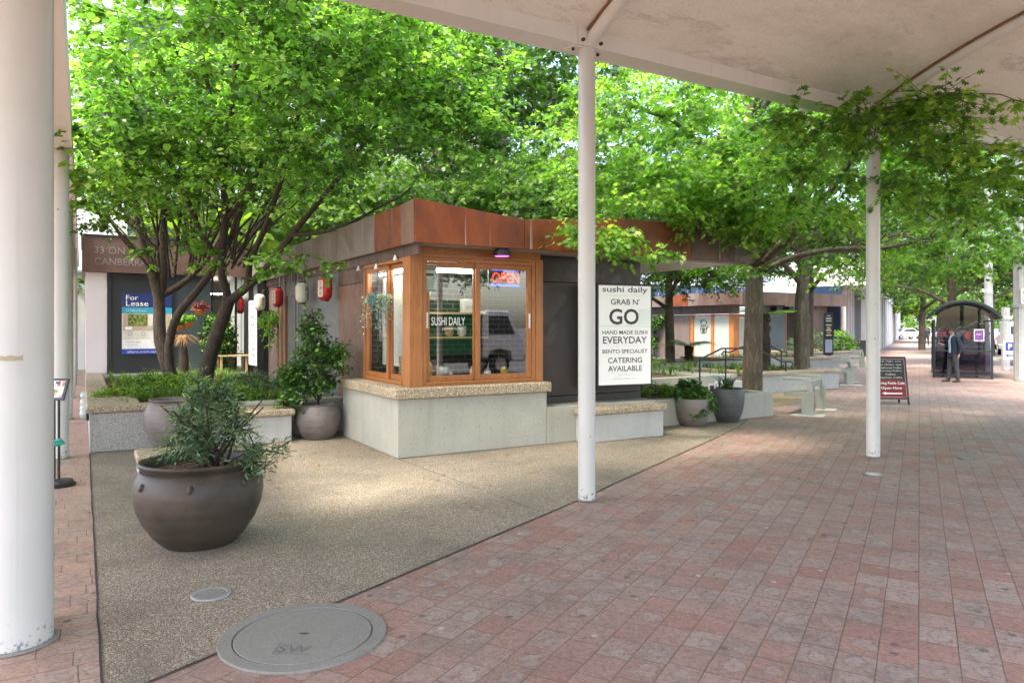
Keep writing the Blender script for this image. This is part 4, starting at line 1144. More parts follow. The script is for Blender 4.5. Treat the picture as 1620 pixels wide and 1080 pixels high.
def tubes_mesh(name, paths, mat, parent, sides=6):
    vs, fs = [], []
    base = 0
    for pts, rad in paths:
        sd = 12 if rad[0] > .08 else (8 if rad[0] > .03 else (5 if rad[0] > .012 else 3))
        pts = np.asarray(pts); m = len(pts)
        if m < 2: continue
        t = np.gradient(pts, axis=0); t /= np.linalg.norm(t, axis=1, keepdims=True)+1e-9
        ref = np.array([0.31, 0.57, 0.11]) if abs(t[0][2]) > .7 else np.array([0.02, 0.05, 1.0])
        nx = np.cross(t, ref); nx /= np.linalg.norm(nx, axis=1, keepdims=True)+1e-9
        ny = np.cross(t, nx)
        a = np.arange(sd)*2*math.pi/sd
        ring = pts[:, None, :] + (nx[:, None, :]*np.cos(a)[None, :, None] + ny[:, None, :]*np.sin(a)[None, :, None])*np.asarray(rad)[:, None, None]
        vs.append(ring.reshape(-1, 3))
        i = np.arange(m-1)[:, None]*sd; k = np.arange(sd)[None, :]
        f = np.stack([i+k, i+(k+1) % sd, i+sd+(k+1) % sd, i+sd+k], axis=-1).reshape(-1, 4)
        fs.append(f+base)
        base += m*sd
    return np_mesh(name, np.concatenate(vs), fs, mat, parent, None, True)

def resample(pts, step=0.25):
    pts = [Vector(p) for p in pts]
    out = [pts[0]]
    m = len(pts)
    for i in range(m-1):            # Catmull-Rom
        p0, p1, p2, p3 = pts[max(i-1, 0)], pts[i], pts[i+1], pts[min(i+2, m-1)]
        k = max(1, int((p2-p1).length/step))
        for s in range(1, k+1):
            t = s/k
            out.append(0.5*((2*p1) + (p2-p0)*t + (2*p0-5*p1+4*p2-p3)*t*t + (3*p1-p0-3*p2+p3)*t**3))
    return np.array([tuple(p) for p in out])

def through_roof(q):
    for p in q:
        a, b = toab(p)
        if b < -3.05 and 4.63 < p[2] < 5.75 and a > -5.6: return True
        if a < -3.7 and 4.1 < p[2] < 5.1: return True
    return False
def grow(limbs, targets, rng, droop=0.12, bow=0.25, bias=0.35):
    """limbs: (points, r0, r1).  Every target is joined to the nearest wood by a bowed twig, nearest first."""
    paths = []
    N = []; NR = []; ND = []
    for pts, r0, r1 in limbs:
        q = resample(pts)
        q = q + rng.normal(0, 1, q.shape)*np.linspace(.0, .012, len(q))[:, None]
        rr_ = np.linspace(r0, r1, len(q))
        paths.append((q, rr_))
        for i, p in enumerate(q):
            if i > len(q)*.3 or r0 < .07:
                N.append(p); NR.append(rr_[i]); ND.append(i*.12)
    N = np.array(N); NR = np.array(NR); ND = np.array(ND)
    d0 = np.array([np.min(np.linalg.norm(N-t, axis=1)) for t in targets])
    ends = []
    for ti in np.argsort(d0):
        t = targets[ti]
        d = np.linalg.norm(N-t, axis=1)
        c = d + bias*np.maximum(0, N[:, 2]-t[2]) + ND*.12
        i = int(np.argmin(c))
        p = N[i]; L_ = d[i]
        if L_ < .05: continue
        k = max(3, int(L_/.18))
        s = np.linspace(0, 1, k+1)
        mid = rng.normal(0, bow*.35*L_, 3); mid[2] = abs(mid[2])*.6 + bow*.25*L_
        q = p[None]*(1-s)[:, None] + t[None]*s[:, None] + mid[None]*(4*s*(1-s))[:, None]*.6
        q[1:-1] += rng.normal(0, .018*min(1, L_), (k-1, 3))
        if through_roof(q): continue
        r0 = min(NR[i]*.7, .008+.011*L_); r1 = min(.005, r0)
        rad = np.linspace(r0, r1, k+1)
        paths.append((q, rad))
        N = np.concatenate([N, q[1:]]); NR = np.concatenate([NR, rad[1:]]); ND = np.concatenate([ND, ND[i]+np.arange(1, k+1)*.18])
        dr = q[-1]-q[-2]
        ends.append((t, dr/(np.linalg.norm(dr)+1e-9)))
    return paths, ends

def foliage(ends, rng, per, spread, size, flat=0.35, droopy=0.35, kind='round'):
    P, A, Nn, S, T = [], [], [], [], []
    tw = []
    for c, d in ends:
        base = rng.uniform(.08, .82)
        nt = 5
        for k in range(nt):
            dr = d*.5 + rng.normal(0, 1, 3)*np.array([1, 1, flat]); dr /= np.linalg.norm(dr)
            ln = spread*rng.uniform(.5, 1.15)
            m = max(2, int(per/nt*rng.uniform(.6, 1.4)))
            s = np.sort(rng.uniform(.05, 1, m))
            pos = c[None] + dr[None]*(s*ln)[:, None] - np.array([0, 0, 1])[None]*(droopy*.35*ln*s**2)[:, None]
            tw.append((np.stack([c, c+dr*ln*.5-np.array([0, 0, droopy*.09*ln]), c+dr*ln-np.array([0, 0, droopy*.35*ln])]), np.array([.0045, .0035, .002])))
            side = np.where(np.arange(m) % 2 == 0, 1, -1)[:, None]
            lat = np.cross(dr, [0, 0, 1]); lat /= np.linalg.norm(lat)+1e-6
            ax = dr[None]*.6 + lat[None]*side*.9 + rng.normal(0, .35, (m, 3)); ax[:, 2] -= droopy*rng.uniform(.5, 1.6, m)
            nr = rng.normal(0, .45, (m, 3)); nr[:, 2] += 1.0
            pos += rng.normal(0, .025, (m, 3))
            P.append(pos); A.append(ax); Nn.append(nr); S.append(size*rng.uniform(.6, 1.15, m))
            T.append(np.clip(base + rng.normal(0, .2, m), 0, 1))
    return tuple(np.concatenate(x) for x in (P, A, Nn, S, T)), tw

def cloud(rng, blobs, reject=None, gap=0.0):
    """cluster centres: blobs (centre, radii, count), thinned where a slow noise is low so that gaps show."""
    out = []
    ph = rng.uniform(0, 6, 6)
    for c, r, n in blobs:
        got = 0; tries = 0
        while got < n and tries < n*30:
            tries += 1
            d = rng.normal(0, 1, 3); d /= np.linalg.norm(d)
            p = np.array(c) + d*np.array(r)*rng.uniform(.25, 1)**.5
            g = math.sin(p[0]*1.3+ph[0])*math.sin(p[1]*1.5+ph[1])+math.sin(p[2]*2.1+ph[2]+p[0])*.7
            if g < gap-1.0 and rng.uniform() < .8: continue
            if reject and reject(p): continue
            out.append(p); got += 1
    return np.array(out)

def in_building(p):
    a, b = toab(p)
    z = p[2]
    if a < -3.6 and 2.2 < z < 6.4 and b > -6: return True
    if b < -2.75 and 4.0 < z < 6.4: return True
    if a > -.15 and a < 6.7 and -.6 < b < 11.5 and z < 3.65 and not (a > 4.6 and b < -.3): return True
    if b > 10.6 and a < .3 and z < 4.3: return True
    return False

# --- linden group in the courtyard planter
rng = np.random.default_rng(11)
tl = thing('leafy_tree', 'multi-stemmed round-leaved tree leaning over the granite planter, its trunk splitting low', 'tree', L(-1.53, 6.4, .5))
def P3(px, py, Y): return at(px, py, Y)
baseB = L(-1.53, 6.4, .48)
YB = baseB.y
limbsB = [([baseB, P3(330, 570, YB), P3(345, 525, YB-.2), P3(362, 475, YB-.3)], .155, .12),
          ([P3(362, 477, YB-.3), P3(352, 440, YB-.4), P3(350, 400, YB-.5), P3(356, 350, YB-.7), P3(353, 280, YB-1.0), P3(340, 190, YB-1.5), P3(318, 90, YB-2.2), P3(300, -20, YB-2.8)], .085, .02),
          ([P3(362, 477, YB-.3), P3(395, 450, YB-.6), P3(430, 415, YB-1.0), P3(463, 370, YB-1.4), P3(500, 325, YB-1.8), P3(545, 270, YB-2.2), P3(600, 190, YB-2.6), P3(650, 100, YB-3.0)], .085, .016),
          ([P3(395, 452, YB-.6), P3(395, 415, YB-1.0), P3(420, 360, YB-1.6), P3(440, 300, YB-2.3), P3(470, 190, YB-3.2), P3(500, 60, YB-4.2)], .06, .018),
          ([P3(350, 410, YB-.5), P3(320, 375, YB-.7), P3(290, 300, YB-1.2), P3(240, 200, YB-2.0), P3(190, 90, YB-2.6)], .06, .018),
          ([P3(463, 372, YB-1.4), P3(520, 365, YB-1.9), P3(580, 340, YB-2.3), P3(650, 300, YB-2.6)], .04, .015),
          ([P3(356, 350, YB-.7), P3(400, 290, YB-1.0), P3(430, 210, YB-1.2), P3(470, 100, YB-1.4)], .045, .015)]
limbsB.append(([P3(353, 280, YB-1.0), at(370, 150, YB-2.5), (-3.6, 9.8, 7.0), (-2.9, 8.2, 7.5), (-2.0, 6.8, 7.7)], .06, .02))  # this limb and the first blob below: unseen crown added to shade the paving
blobs = [((-2.6, 6.9, 7.6), (2.9, 2.2, .9), 230), ((-4.9, 10.9, 5.75), (2.6, 2.2, 1.4), 235), ((-2.5, 10.6, 5.05), (2.1, 1.8, 1.15), 180), ((-3.2, 9.2, 5.8), (2.3, 1.3, 1.2), 115), ((-5.4, 12.6, 4.9), (1.7, 1.3, .7), 75), ((-1.6, 12.0, 6.3), (1.7, 1.6, 1.3), 130),
         ((-1.0, 11.4, 4.7), (1.1, 1.0, .9), 60), ((-4.3, 11.2, 3.9), (2.0, .9, .3), 22), ((-3.3, 10.9, 2.75), (.75, .4, .18), 7), ((-5.6, 12.2, 3.0), (.8, .5, .3), 7)]
blobs += [(tuple(L(-3.35, b_, 4.7)), (.4, .7, 1.3), 20) for b_ in (2.0, 3.5, 5.0, 7.0)]
tg = cloud(rng, blobs, in_building, .15)
paths, ends = grow(limbsB, tg, rng)
lv, tw = foliage(ends, rng, 52, .52, .092, flat=.24, kind='round')
def rel(pp, o): return [(np.asarray(q)-np.array(o.location), r) for q, r in pp]
tubes_mesh('trunk', rel(paths, tl), M['bark'], tl)
tubes_mesh('twig', rel(tw, tl), M['bark'], tl)['kind'] = 'stuff'
leaves_mesh('crown', lv[0]-np.array(tl.location), lv[1], lv[2], lv[3], lv[4], 'round', M['leaf_linden'], tl)

rng = np.random.default_rng(12)
ta = thing('leafy_tree', 'upright twin-trunked round-leaved tree in front of the lease poster', 'tree', L(-1.77, 8.6, .5))
baseA = L(-1.85, 8.6, .48); YA = baseA.y
limbsA = [([baseA, P3(254, 540, YA), P3(251, 470, YA), P3(236, 415, YA-.2), P3(222, 360, YA-.4), P3(205, 290, YA-.8), P3(185, 190, YA-1.2), P3(160, 90, YA-1.8)], .15, .025),
          ([P3(272, 602, YA-.3), P3(267, 550, YA-.3), P3(280, 500, YA-.4), P3(312, 460, YA-.6), P3(345, 415, YA-.9), P3(372, 360, YA-1.2), P3(400, 280, YA-1.6), P3(420, 180, YA-2.0)], .10, .03),
          ([P3(251, 475, YA), P3(260, 420, YA), P3(258, 350, YA-.2), P3(270, 260, YA-.5), P3(262, 150, YA-1.0), P3(250, 40, YA-1.4)], .11, .03),
          ([P3(251, 470, YA), P3(300, 440, YA+.2), P3(340, 390, YA+.3), P3(365, 330, YA+.3), P3(380, 250, YA)], .08, .02),
          ([P3(240, 420, YA-.2), P3(200, 385, YA-.5), P3(165, 330, YA-.8), P3(135, 250, YA-1.2)], .05, .015)]
for k in range(54):      # the thicket of bare upper branches
    x0 = rng.uniform(240, 385); y0 = rng.uniform(385, 440); dx = (x0-310)*rng.uniform(.6, 1.6)+rng.normal(0, 60)
    YY = YA + rng.uniform(-1.6, .6)
    limbsA.append(([P3(x0, y0, YY), P3(x0+dx*.35, y0-60, YY-.1), P3(x0+dx*.8, y0-120, YY-.3), P3(x0+dx*1.3, y0-200, YY-.5)], .028, .008))
blobs = [((-7.0, 13.8, 5.3), (2.2, 1.8, 1.7), 150), ((-4.8, 14.2, 6.0), (2.6, 1.8, 1.7), 170), ((-7.7, 13.4, 4.5), (1.3, 1.3, .6), 45), ((-5.2, 14.0, 4.9), (2.0, 1.2, .45), 40)]
tg = cloud(rng, blobs, in_building, .2)
paths, ends = grow(limbsA, tg, rng)
lv, tw = foliage(ends, rng, 54, .52, .09, flat=.26, kind='round')
tubes_mesh('trunk', rel(paths, ta), M['bark'], ta)
leaves_mesh('crown', lv[0]-np.array(ta.location), lv[1], lv[2], lv[3], lv[4], 'round', M['leaf_linden'], ta)

# --- big pin oak by the pavement
rng = np.random.default_rng(21)
pb = ground(1190, 637); YO = pb.y
to = thing('oak_tree', 'big lobed-leaf oak with ridged trunk beside the charcoal tub, limbs reaching over the pavement', 'tree', pb)
limbsO = [([P3(1190, 641, YO), P3(1191, 560, YO), P3(1193, 480, YO), P3(1192, 400, YO), P3(1187, 320, YO), P3(1184, 230, YO), P3(1186, 120, YO), P3(1190, 0, YO)], .235, .09),
          ([P3(1192, 430, YO), P3(1225, 395, YO-.5), P3(1262, 362, YO-1.2), P3(1263, 335, YO-1.5), P3(1243, 312, YO-1.8), P3(1234, 280, YO-2.1), P3(1250, 235, YO-2.6), P3(1290, 190, YO-3.4)], .14, .03),
          ([P3(1262, 362, YO-1.2), P3(1310, 350, YO-2.0), P3(1360, 335, YO-2.8), P3(1405, 305, YO-3.6), P3(1455, 275, YO-4.6), P3(1500, 255, YO-5.4)], .11, .03),
          ([P3(1192, 440, YO), P3(1240, 412, YO-.2), P3(1310, 395, YO-.6), P3(1400, 392, YO-1.0), P3(1500, 370, YO-1.4), P3(1600, 350, YO-1.8)], .075, .02),
          ([P3(1190, 420, YO), P3(1230, 375, YO-1.6), P3(1290, 330, YO-3.2), P3(1340, 265, YO-5.0), P3(1355, 232, YO-6.2), P3(1385, 190, YO-7.4), P3(1425, 165, YO-8.0), P3(1520, 150, YO-8.3)], .09, .014),
          ([P3(1187, 330, YO), P3(1160, 290, YO-1), P3(1120, 240, YO-2.2), P3(1060, 190, YO-3.4), P3(980, 160, YO-4.2)], .09, .02),
          ([P3(1190, 390, YO), P3(1150, 360, YO-1.2), P3(1090, 350, YO-3.0), P3(1020, 360, YO-4.6), P3(950, 375, YO-5.6), P3(905, 395, YO-6.1)], .07, .012),
          ([P3(1186, 290, YO), P3(1240, 240, YO-.5), P3(1320, 180, YO-1), P3(1400, 100, YO-1.5)], .08, .02),
          ([P3(1330, 345, YO-2.3), P3(1420, 330, YO-2.6), P3(1500, 310, YO-2.9), P3(1590, 290, YO-3.1)], .06, .015)]
for k in range(26):
    x0 = rng.uniform(1230, 1540); y0 = rng.uniform(330, 400)
    YY = YO-rng.uniform(.5, 3); dx = rng.uniform(40, 150)*rng.choice([1, 1, -1])
    limbsO.append(([P3(x0, y0, YY), P3(x0+dx*.5, y0-rng.uniform(-12, 30), YY-.2), P3(x0+dx, y0-rng.uniform(-15, 60), YY-.5)], .016, .005))
limbsO += [([P3(1184, 230, YO), (5.0, 14.5, 7.0), (3.6, 11.5, 7.4), (2.2, 8.6, 7.6), (1.2, 6.8, 7.8)], .10, .02), ([P3(1184, 200, YO), (6.0, 14.0, 7.4), (6.2, 11.5, 7.8), (6.6, 9.5, 8.0)], .08, .02)]  # unseen high limbs; their two blobs over the canopy are added as shade
blobs = [((5.2, 8.25, 4.3), (.7, .25, .15), 12), ((2.2, 8.2, 7.6), (3.2, 2.4, 1.0), 150), ((6.2, 10.2, 7.8), (3.5, 2.6, 1.1), 130), ((4.55, 8.7, 4.25), (1.35, .75, .26), 18), ((4.9, 9.3, 3.95), (1.3, .7, .35), 8), ((3.6, 9.4, 4.0), (.7, .6, .3), 14), ((3.75, 8.75, 4.25), (.8, .35, .22), 12), ((6.0, 9.9, 4.0), (1.5, .8, .4), 19), ((5.3, 11.3, 4.1), (2.4, 1.7, .85), 125), ((8.6, 13.8, 4.2), (3.0, 2.6, 1.2), 125), ((7.2, 11.6, 3.95), (1.3, 1.0, .6), 24),
         ((2.3, 12.7, 4.9), (2.1, 2.0, 1.2), 170), ((2.6, 11.4, 3.85), (1.2, .7, .5), 60), ((3.6, 12.0, 3.5), (1.1, .6, .35), 34), ((1.05, 10.35, 3.05), (.35, .25, .2), 8), ((1.5, 10.4, 3.0), (.35, .2, .15), 7), ((2.1, 10.55, 2.75), (.22, .15, .1), 3),
         ((5.6, 15.5, 6.6), (4.2, 3.4, 2.0), 330), ((5.3, 15.3, 4.3), (1.2, 1.0, .5), 30), ((4.2, 14.6, 2.95), (.8, .8, .25), 10), ((6.5, 14.6, 3.0), (.7, .6, .25), 8), ((9.5, 15.5, 3.3), (2.0, 1.6, .5), 40), ((9.5, 18.5, 7.2), (4.0, 3.5, 1.6), 170), ((8.8, 14.0, 7.4), (3, 2.5, 1.0), 90)]
limbsO.append(([P3(1186, 290, YO), (7.0, 17.0, 6.2), (8.6, 17.8, 7.0), (10.0, 18.5, 7.5)], .1, .03))
def rej_oak(p):
    a, b = toab(p); z = p[2]
    if z > 6.3: return False
    if b < -3.0 and z > 4.0: return not (b > -5.0 and 3.6 < z < 4.62 and a > 2.5)
    if -3.3 < b < -2.8 and z > 4.30: return True
    if a > -.15 and a < 6.7 and -.45 < b < 6 and z < 3.6: return True
    return False
tg = cloud(rng, blobs, rej_oak, .1)
paths, ends = grow(limbsO, tg, rng, bias=.1)
lv, tw = foliage(ends, rng, 58, .5, .118, flat=.32, droopy=.5, kind='oak')
tubes_mesh('trunk', rel(paths, to), M['bark_oak'], to)
tubes_mesh('twig', rel(tw, to), M['bark_oak'], to)['kind'] = 'stuff'
leaves_mesh('crown', lv[0]-np.array(to.location), lv[1], lv[2], lv[3], lv[4], 'oak', M['leaf_oak'], to)

# --- further trees: one oak grown at the origin, then copied
def plain_tree(seed, label, h=2.6, r=4.4, per=38, nb=330, size=.17, kind='oak', mat='leaf_mid', trunk_r=.2):
    rng = np.random.default_rng(seed)
    t = thing('oak_tree', label, 'tree', (0, 0, 0), 0, 'trees around the kiosks')
    lim = [([(0, 0, -.05), (.03, 0, h*.5), (.0, .05, h), (.1, .0, h+2), (.0, .1, h+4.5)], trunk_r, .05)]
    for k in range(9):
        a = k*2.4+rng.uniform(0, .5); z0 = h-.5+k*.38; le = r*rng.uniform(.6, .95)*(1-k*.05)
        d = np.array([math.cos(a), math.sin(a), 0])
        lim.append(([(0, 0, z0), tuple(d*le*.35+np.array([0, 0, z0+.55])), tuple(d*le*.7+np.array([0, 0, z0+.8])), tuple(d*le+np.array([0, 0, z0+1.2]))], .085-k*.005, .015))
    bl = [((0, 0, h+2.4), (r, r, 1.9), nb), ((0, 0, h+4.4), (r*.7, r*.7, 1.6), nb//2), ((r*.5, 0, h+.9), (r*.5, r*.6, .7), nb//6), ((-r*.5, .3, h+.8), (r*.5, r*.6, .7), nb//6), ((0, -r*.5, h+1.0), (r*.6, r*.4, .6), nb//6)]
    tg = cloud(rng, bl, None, .15)
    paths, ends = grow(lim, tg, rng)
    lv, tw = foliage(ends, rng, per, .6, size, flat=.4, droopy=.4, kind=kind)
    tubes_mesh('trunk', paths, M['bark_oak'], t)
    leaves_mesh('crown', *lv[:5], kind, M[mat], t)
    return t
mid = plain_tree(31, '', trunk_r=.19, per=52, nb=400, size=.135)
far = plain_tree(41, '', h=2.2, r=4.8, per=26, nb=300, size=.26, kind='far', mat='leaf_far', trunk_r=.2)
spots = [(mid, L(6.9, 9.4), 0.3, 1.45, 'oak standing just behind the kiosk roof, right of its rusty corner'),
         (mid, L(14.1, 10.0, .3), 1.9, .95, 'slim oak with a lime fern at its foot, in front of the kettle window'),
         (mid, L(14.5, 4.9, .45), 3.3, 1.2, 'oak growing from the granite planter with coping beyond the handrails'),
         (mid, L(20.8, 9.5, .5), 4.4, 1.2, 'oak in the second granite planter, left of the second post'),
         (far, L(2.5, 16.5), 2.2, 1.6, 'pale green tree behind the left wing of the kiosk roof'),
         (mid, L(14.5, 20.5), 0.6, 1.5, 'pale tree between the two kiosks, behind the oak trunk'),
         (mid, L(8.0, 15.5), 5.1, 1.5, 'oak behind the kiosk roof between the two posts'),
         (mid, L(6.3, 12.4), 1.2, 1.5, 'pale green tree just behind the left wing of the kiosk, nearest its roof'),
         (mid, L(11.5, 23), 1.2, 1.5, 'oak behind the first kiosk roof, left of the second kiosk'),
         (mid, (19.8, 21.5, 0), 4.0, 1.3, 'street tree whose crown leans in over the pavement from the right edge'),
         (mid, (24.5, 31.0, 0), 5.5, 1.3, 'street tree with crown filling the upper right, behind the thick pole'),
         (mid, (29.0, 44.0, 0), 3.2, 1.35, 'street tree beyond the bus shelter roof'),
         (mid, (20.0, 33.0, 0), 2.6, 1.25, 'street tree with crown right above the bus shelter'),
         (mid, (30.5, 54, 0), 4.4, 1.35, 'street tree seen over the parking sign'),
         (far, (44, 78, 0), 0.9, 1.3, 'sunlit street tree far along the colonnade'),
         (far, (64, 100, 0), 5.3, 1.5, 'lime tree at the far end of the pavement'),
         (far, (80, 100, 0), 2.0, 1.6, 'tree beyond the parked cars at the end of the road'),
         (far, (60, 78, 0), 3.9, 1.5, 'tree on the far side of the road behind the white van'),
         (far, (44, 50, 0), 5.9, 1.4, 'tree across the road at the right edge'),
         (far, (95, 125, 0), 1.0, 1.8, 'farthest tree closing the street'),
         (far, L(-7.0, 27), 1.5, 1.0, 'tree seen in the slot between white columns and the entry building')]
seen = set()
for o, p, rz, s, lb in spots:
    c = o if id(o) not in seen else copy_tree(o)
    seen.add(id(o))
    p = Vector(p); place(c, (p[0], p[1], p[2]), rz, lb)
    c.scale = (s, s, s)

# ---------------------------------------------------------------- shrubs and pot plants
def shrub(name, label, cat, loc, rng, stems, blobs, per, spread, size, kind, mat, flat=.7, droopy=.3, stemmat='bark', reject=None, group=None):
    t = thing(name, label, cat, loc, 0, group)
    tg = cloud(rng, blobs, reject, -.5)
    paths, ends = grow(stems, tg, rng, bow=.35)
    paths = [(q, np.minimum(r_, .02)) for q, r_ in paths]
    lv, tw = foliage(ends, rng, per, spread, size, flat=flat, droopy=droopy, kind=kind)
    tubes_mesh('stem', paths + tw, M[stemmat], t)
    leaves_mesh('foliage', *lv[:5], kind, M[mat], t)
    return t
rng = np.random.default_rng(5)
st = [([(rng.uniform(-.1, .1), rng.uniform(-.1, .1), 0), (math.cos(a)*.18, math.sin(a)*.18, .3), (math.cos(a)*.38, math.sin(a)*.38, .52)], .013, .006) for a in np.arange(0, 6.28, .7)]
shrub('feathery_shrub', 'feathery narrow-leaved shrub growing out of the largest foreground pot', 'shrub', PA+Vector((.12, 0, .59)), rng, st,
      [((-.02, 0, .38), (.30, .30, .28), 60), ((.38, -.05, .14), (.17, .16, .13), 15), ((-.28, 0, .2), (.12, .2, .12), 8), ((-.05, 0, .62), (.18, .2, .10), 10)], 46, .14, .075, 'lance', 'leaf_blue', 1.3, .0)
rng = np.random.default_rng(6)
shrub('glossy_shrub', 'upright glossy-leaved shrub in the corner pot against the grey wall', 'shrub', PC+Vector((0, 0, .49)), rng,
      [([(0, 0, 0), (.02, 0, .5), (-.02, 0, 1.0), (-.06, 0, 1.4)], .02, .007), ([(.02, 0, .1), (.2, 0, .6), (.32, 0, 1.0)], .012, .005), ([(-.02, 0, .1), (-.2, 0, .4), (-.4, 0, .65)], .012, .005)],
      [((-.03, 0, .62), (.36, .34, .45), 120), ((-.05, 0, 1.2), (.2, .2, .3), 40), ((.30, 0, .75), (.16, .2, .3), 30), ((-.4, -.05, .5), (.2, .2, .25), 34), ((-.25, -.25, .12), (.22, .15, .16), 18)], 26, .16, .075, 'oval', 'leaf_gloss', .8, .2)
rng = np.random.default_rng(7)
shrub('ivy', 'mound of dark trailing ivy in the taupe tub', 'plant', PD+Vector((0, 0, .43)), rng, [([(0, 0, 0), (0, 0, .15)], .01, .006)],
      [((0, 0, .12), (.28, .26, .16), 80), ((.28, -.1, .02), (.1, .12, .12), 14), ((-.05, 0, .3), (.16, .15, .08), 14), ((.05, -.30, -.18), (.06, .03, .16), 3)], 26, .1, .07, 'round', 'leaf_gloss', .8, .4)

def blades(name, pts, rng, h0, h1, w, lean, mat, parent=None, per=1, curl=.5, seg=4):
    V_, F_, T_ = [], [], []
    base = 0
    for p in pts:
        tb = rng.uniform(.2, .8)
        for k in range(per):
            a = rng.uniform(0, 6.283); h = rng.uniform(h0, h1); le = h*lean*rng.uniform(.3, 1.3); ww = w*rng.uniform(.7, 1.2)
            d = np.array([math.cos(a), math.sin(a), 0]); sd = np.array([-d[1], d[0], 0])
            s = np.linspace(0, 1, seg+1)
            c = np.array(p)[None] + d[None]*(le*s**1.6)[:, None] + np.array([0, 0, 1])[None]*(h*(s-curl*lean*.6*s**2.4))[:, None]
            wd = ww*(1-s**2*.93)
            V_.append(c+sd*wd[:, None]); V_.append(c-sd*wd[:, None])
            i = np.arange(seg)
            F_.append(np.stack([i, i+1, i+1+seg+1, i+seg+1], -1)+base)
            base += 2*(seg+1); T_.append(np.full(seg, np.clip(tb+rng.normal(0, .15), 0, 1)))
    return np_mesh(name, np.concatenate(V_), F_, mat, parent, np.concatenate(T_))
rng = np.random.default_rng(8)
t = thing('strap_plant', 'dark strap-leaved plant arching out of the charcoal tub', 'plant', PE+Vector((0, 0, .56)))
blades('leaves', [(rng.normal(0, .06), rng.normal(0, .06), 0) for _ in range(60)], rng, .35, .62, .011, .9, M['strap'], t, 1, .9, 6)

# grass in the courtyard planter: too many blades to count
rng = np.random.default_rng(9)
pts = []
while len(pts) < 620:
    a = rng.uniform(-3.1, -.3); b = rng.uniform(3.0, 10.6)
    if math.sin(a*2.3+1)*math.sin(b*1.7)+rng.normal(0, .35) < -.15: continue
    q = L(a, b, .53); pts.append((q.x, q.y, q.z))
g = blades('planter_grass', pts, rng, .10, .34, .006, .8, M['blade'], None, 12, .7, 3)
tag(g, 'bright tufted grass covering the granite planter under the trees', 'grass', kind='stuff')
rng = np.random.default_rng(10)
shrub('ground_shrub', 'low yellow-green shrub in the granite planter, left of the leaning trunk', 'shrub', L(-2.0, 5.6, .52), rng, [([(0, 0, 0), (0, 0, .12)], .01, .006)], [((0, 0, .14), (.5, .4, .16), 70)], 24, .14, .07, 'oval', 'fern', .8, .2)
shrub('ground_shrub', 'low grey-green shrub in the granite planter by the inner wall', 'shrub', L(-1.0, 4.1, .52), rng, [([(0, 0, 0), (0, 0, .12)], .01, .006)], [((0, 0, .2), (.45, .4, .2), 70)], 30, .16, .08, 'lance', 'leaf_blue', .8, .2)
for a_, b_, lb in ((-2.9, 4.2, 'spreading light green groundcover at the front left of the granite planter'), (-2.4, 7.4, 'light green groundcover in front of the twin trunk'), (-.9, 5.6, 'broad-leaved groundcover right of the leaning trunk'), (-1.6, 3.6, 'leafy groundcover behind the second round pot')):
    shrub('ground_shrub', lb, 'shrub', L(a_, b_, .52), rng, [([(0, 0, 0), (0, 0, .1)], .01, .006)], [((0, 0, .12), (.55, .45, .14), 60)], 26, .15, .065, 'oval', 'fern', .8, .3)
shrub('climbing_shrub', 'leafy shrub climbing the far end of the courtyard beside the passage', 'shrub', L(-.55, 11.0, .6), rng, [([(0, 0, 0), (.1, 0, .8), (0, 0, 1.5)], .02, .008)], [((0, 0, .8), (.35, .3, .75), 110)], 30, .22, .10, 'oval', 'leaf_gloss', .8, .3)
rng = np.random.default_rng(14)
shrub('trailing_plant', 'olive trailing plant hanging under the lanterns by the far lightbox', 'plant', L(-.02, 7.6, 2.0), rng, [([(0, 0, .1), (0, 0, 0)], .008, .005)], [((0, 0, -.05), (.22, .4, .2), 40), ((-.1, .3, -.45), (.08, .1, .3), 12)], 26, .14, .06, 'oval', 'leaf_oak', .8, .8)

# trailing artificial plant hanging in the corner window
b0, z0 = ona(595, 470, .0)
t = thing('hanging_plant', 'pale blue and green trailing plant hanging outside the left corner window', 'hanging plant', L(.02, b0, z0), ROT)
P_, A_, N_, S_, T_ = [], [], [], [], []
strands = []
rng = np.random.default_rng(15)
for k in range(46):
    a = rng.uniform(0, 6.28); r_ = abs(rng.normal(0, .10)); ln = rng.uniform(.18, .62) if a < 3.5 else rng.uniform(.15, .45)
    x0, y0 = math.cos(a)*r_, math.sin(a)*r_*1.7
    s = np.linspace(0, 1, 8)
    q = np.stack([x0*(1+.5*np.sqrt(s)), y0*(1+.6*np.sqrt(s)), .10*np.sin(s*2.2)-ln*s**1.4], -1)
    strands.append((q, np.full(8, .0025)))
    tb = .12 if abs(y0) < .09 and y0 < .06 else .72
    m_ = 22
    ss = rng.uniform(0, 1, m_)
    pp = np.stack([np.interp(ss, s, q[:, i]) for i in range(3)], -1) + rng.normal(0, .012, (m_, 3))
    P_.append(pp); ax = rng.normal(0, 1, (m_, 3)); ax[:, 2] -= .6; A_.append(ax); N_.append(rng.normal(0, 1, (m_, 3))); S_.append(rng.uniform(.02, .045, m_)); T_.append(np.clip(tb+rng.normal(0, .14, m_), 0, 1))
tubes_mesh('strand', strands, M['bark'], t)
leaves_mesh('foliage', *(np.concatenate(x) for x in (P_, A_, N_, S_, T_)), 'oval', M['mixed_fake'], t)
MB().tube([(0, 0, .05), (0, 0, 2.84-z0)], .004, 5).build('cord', M['dark'], t)

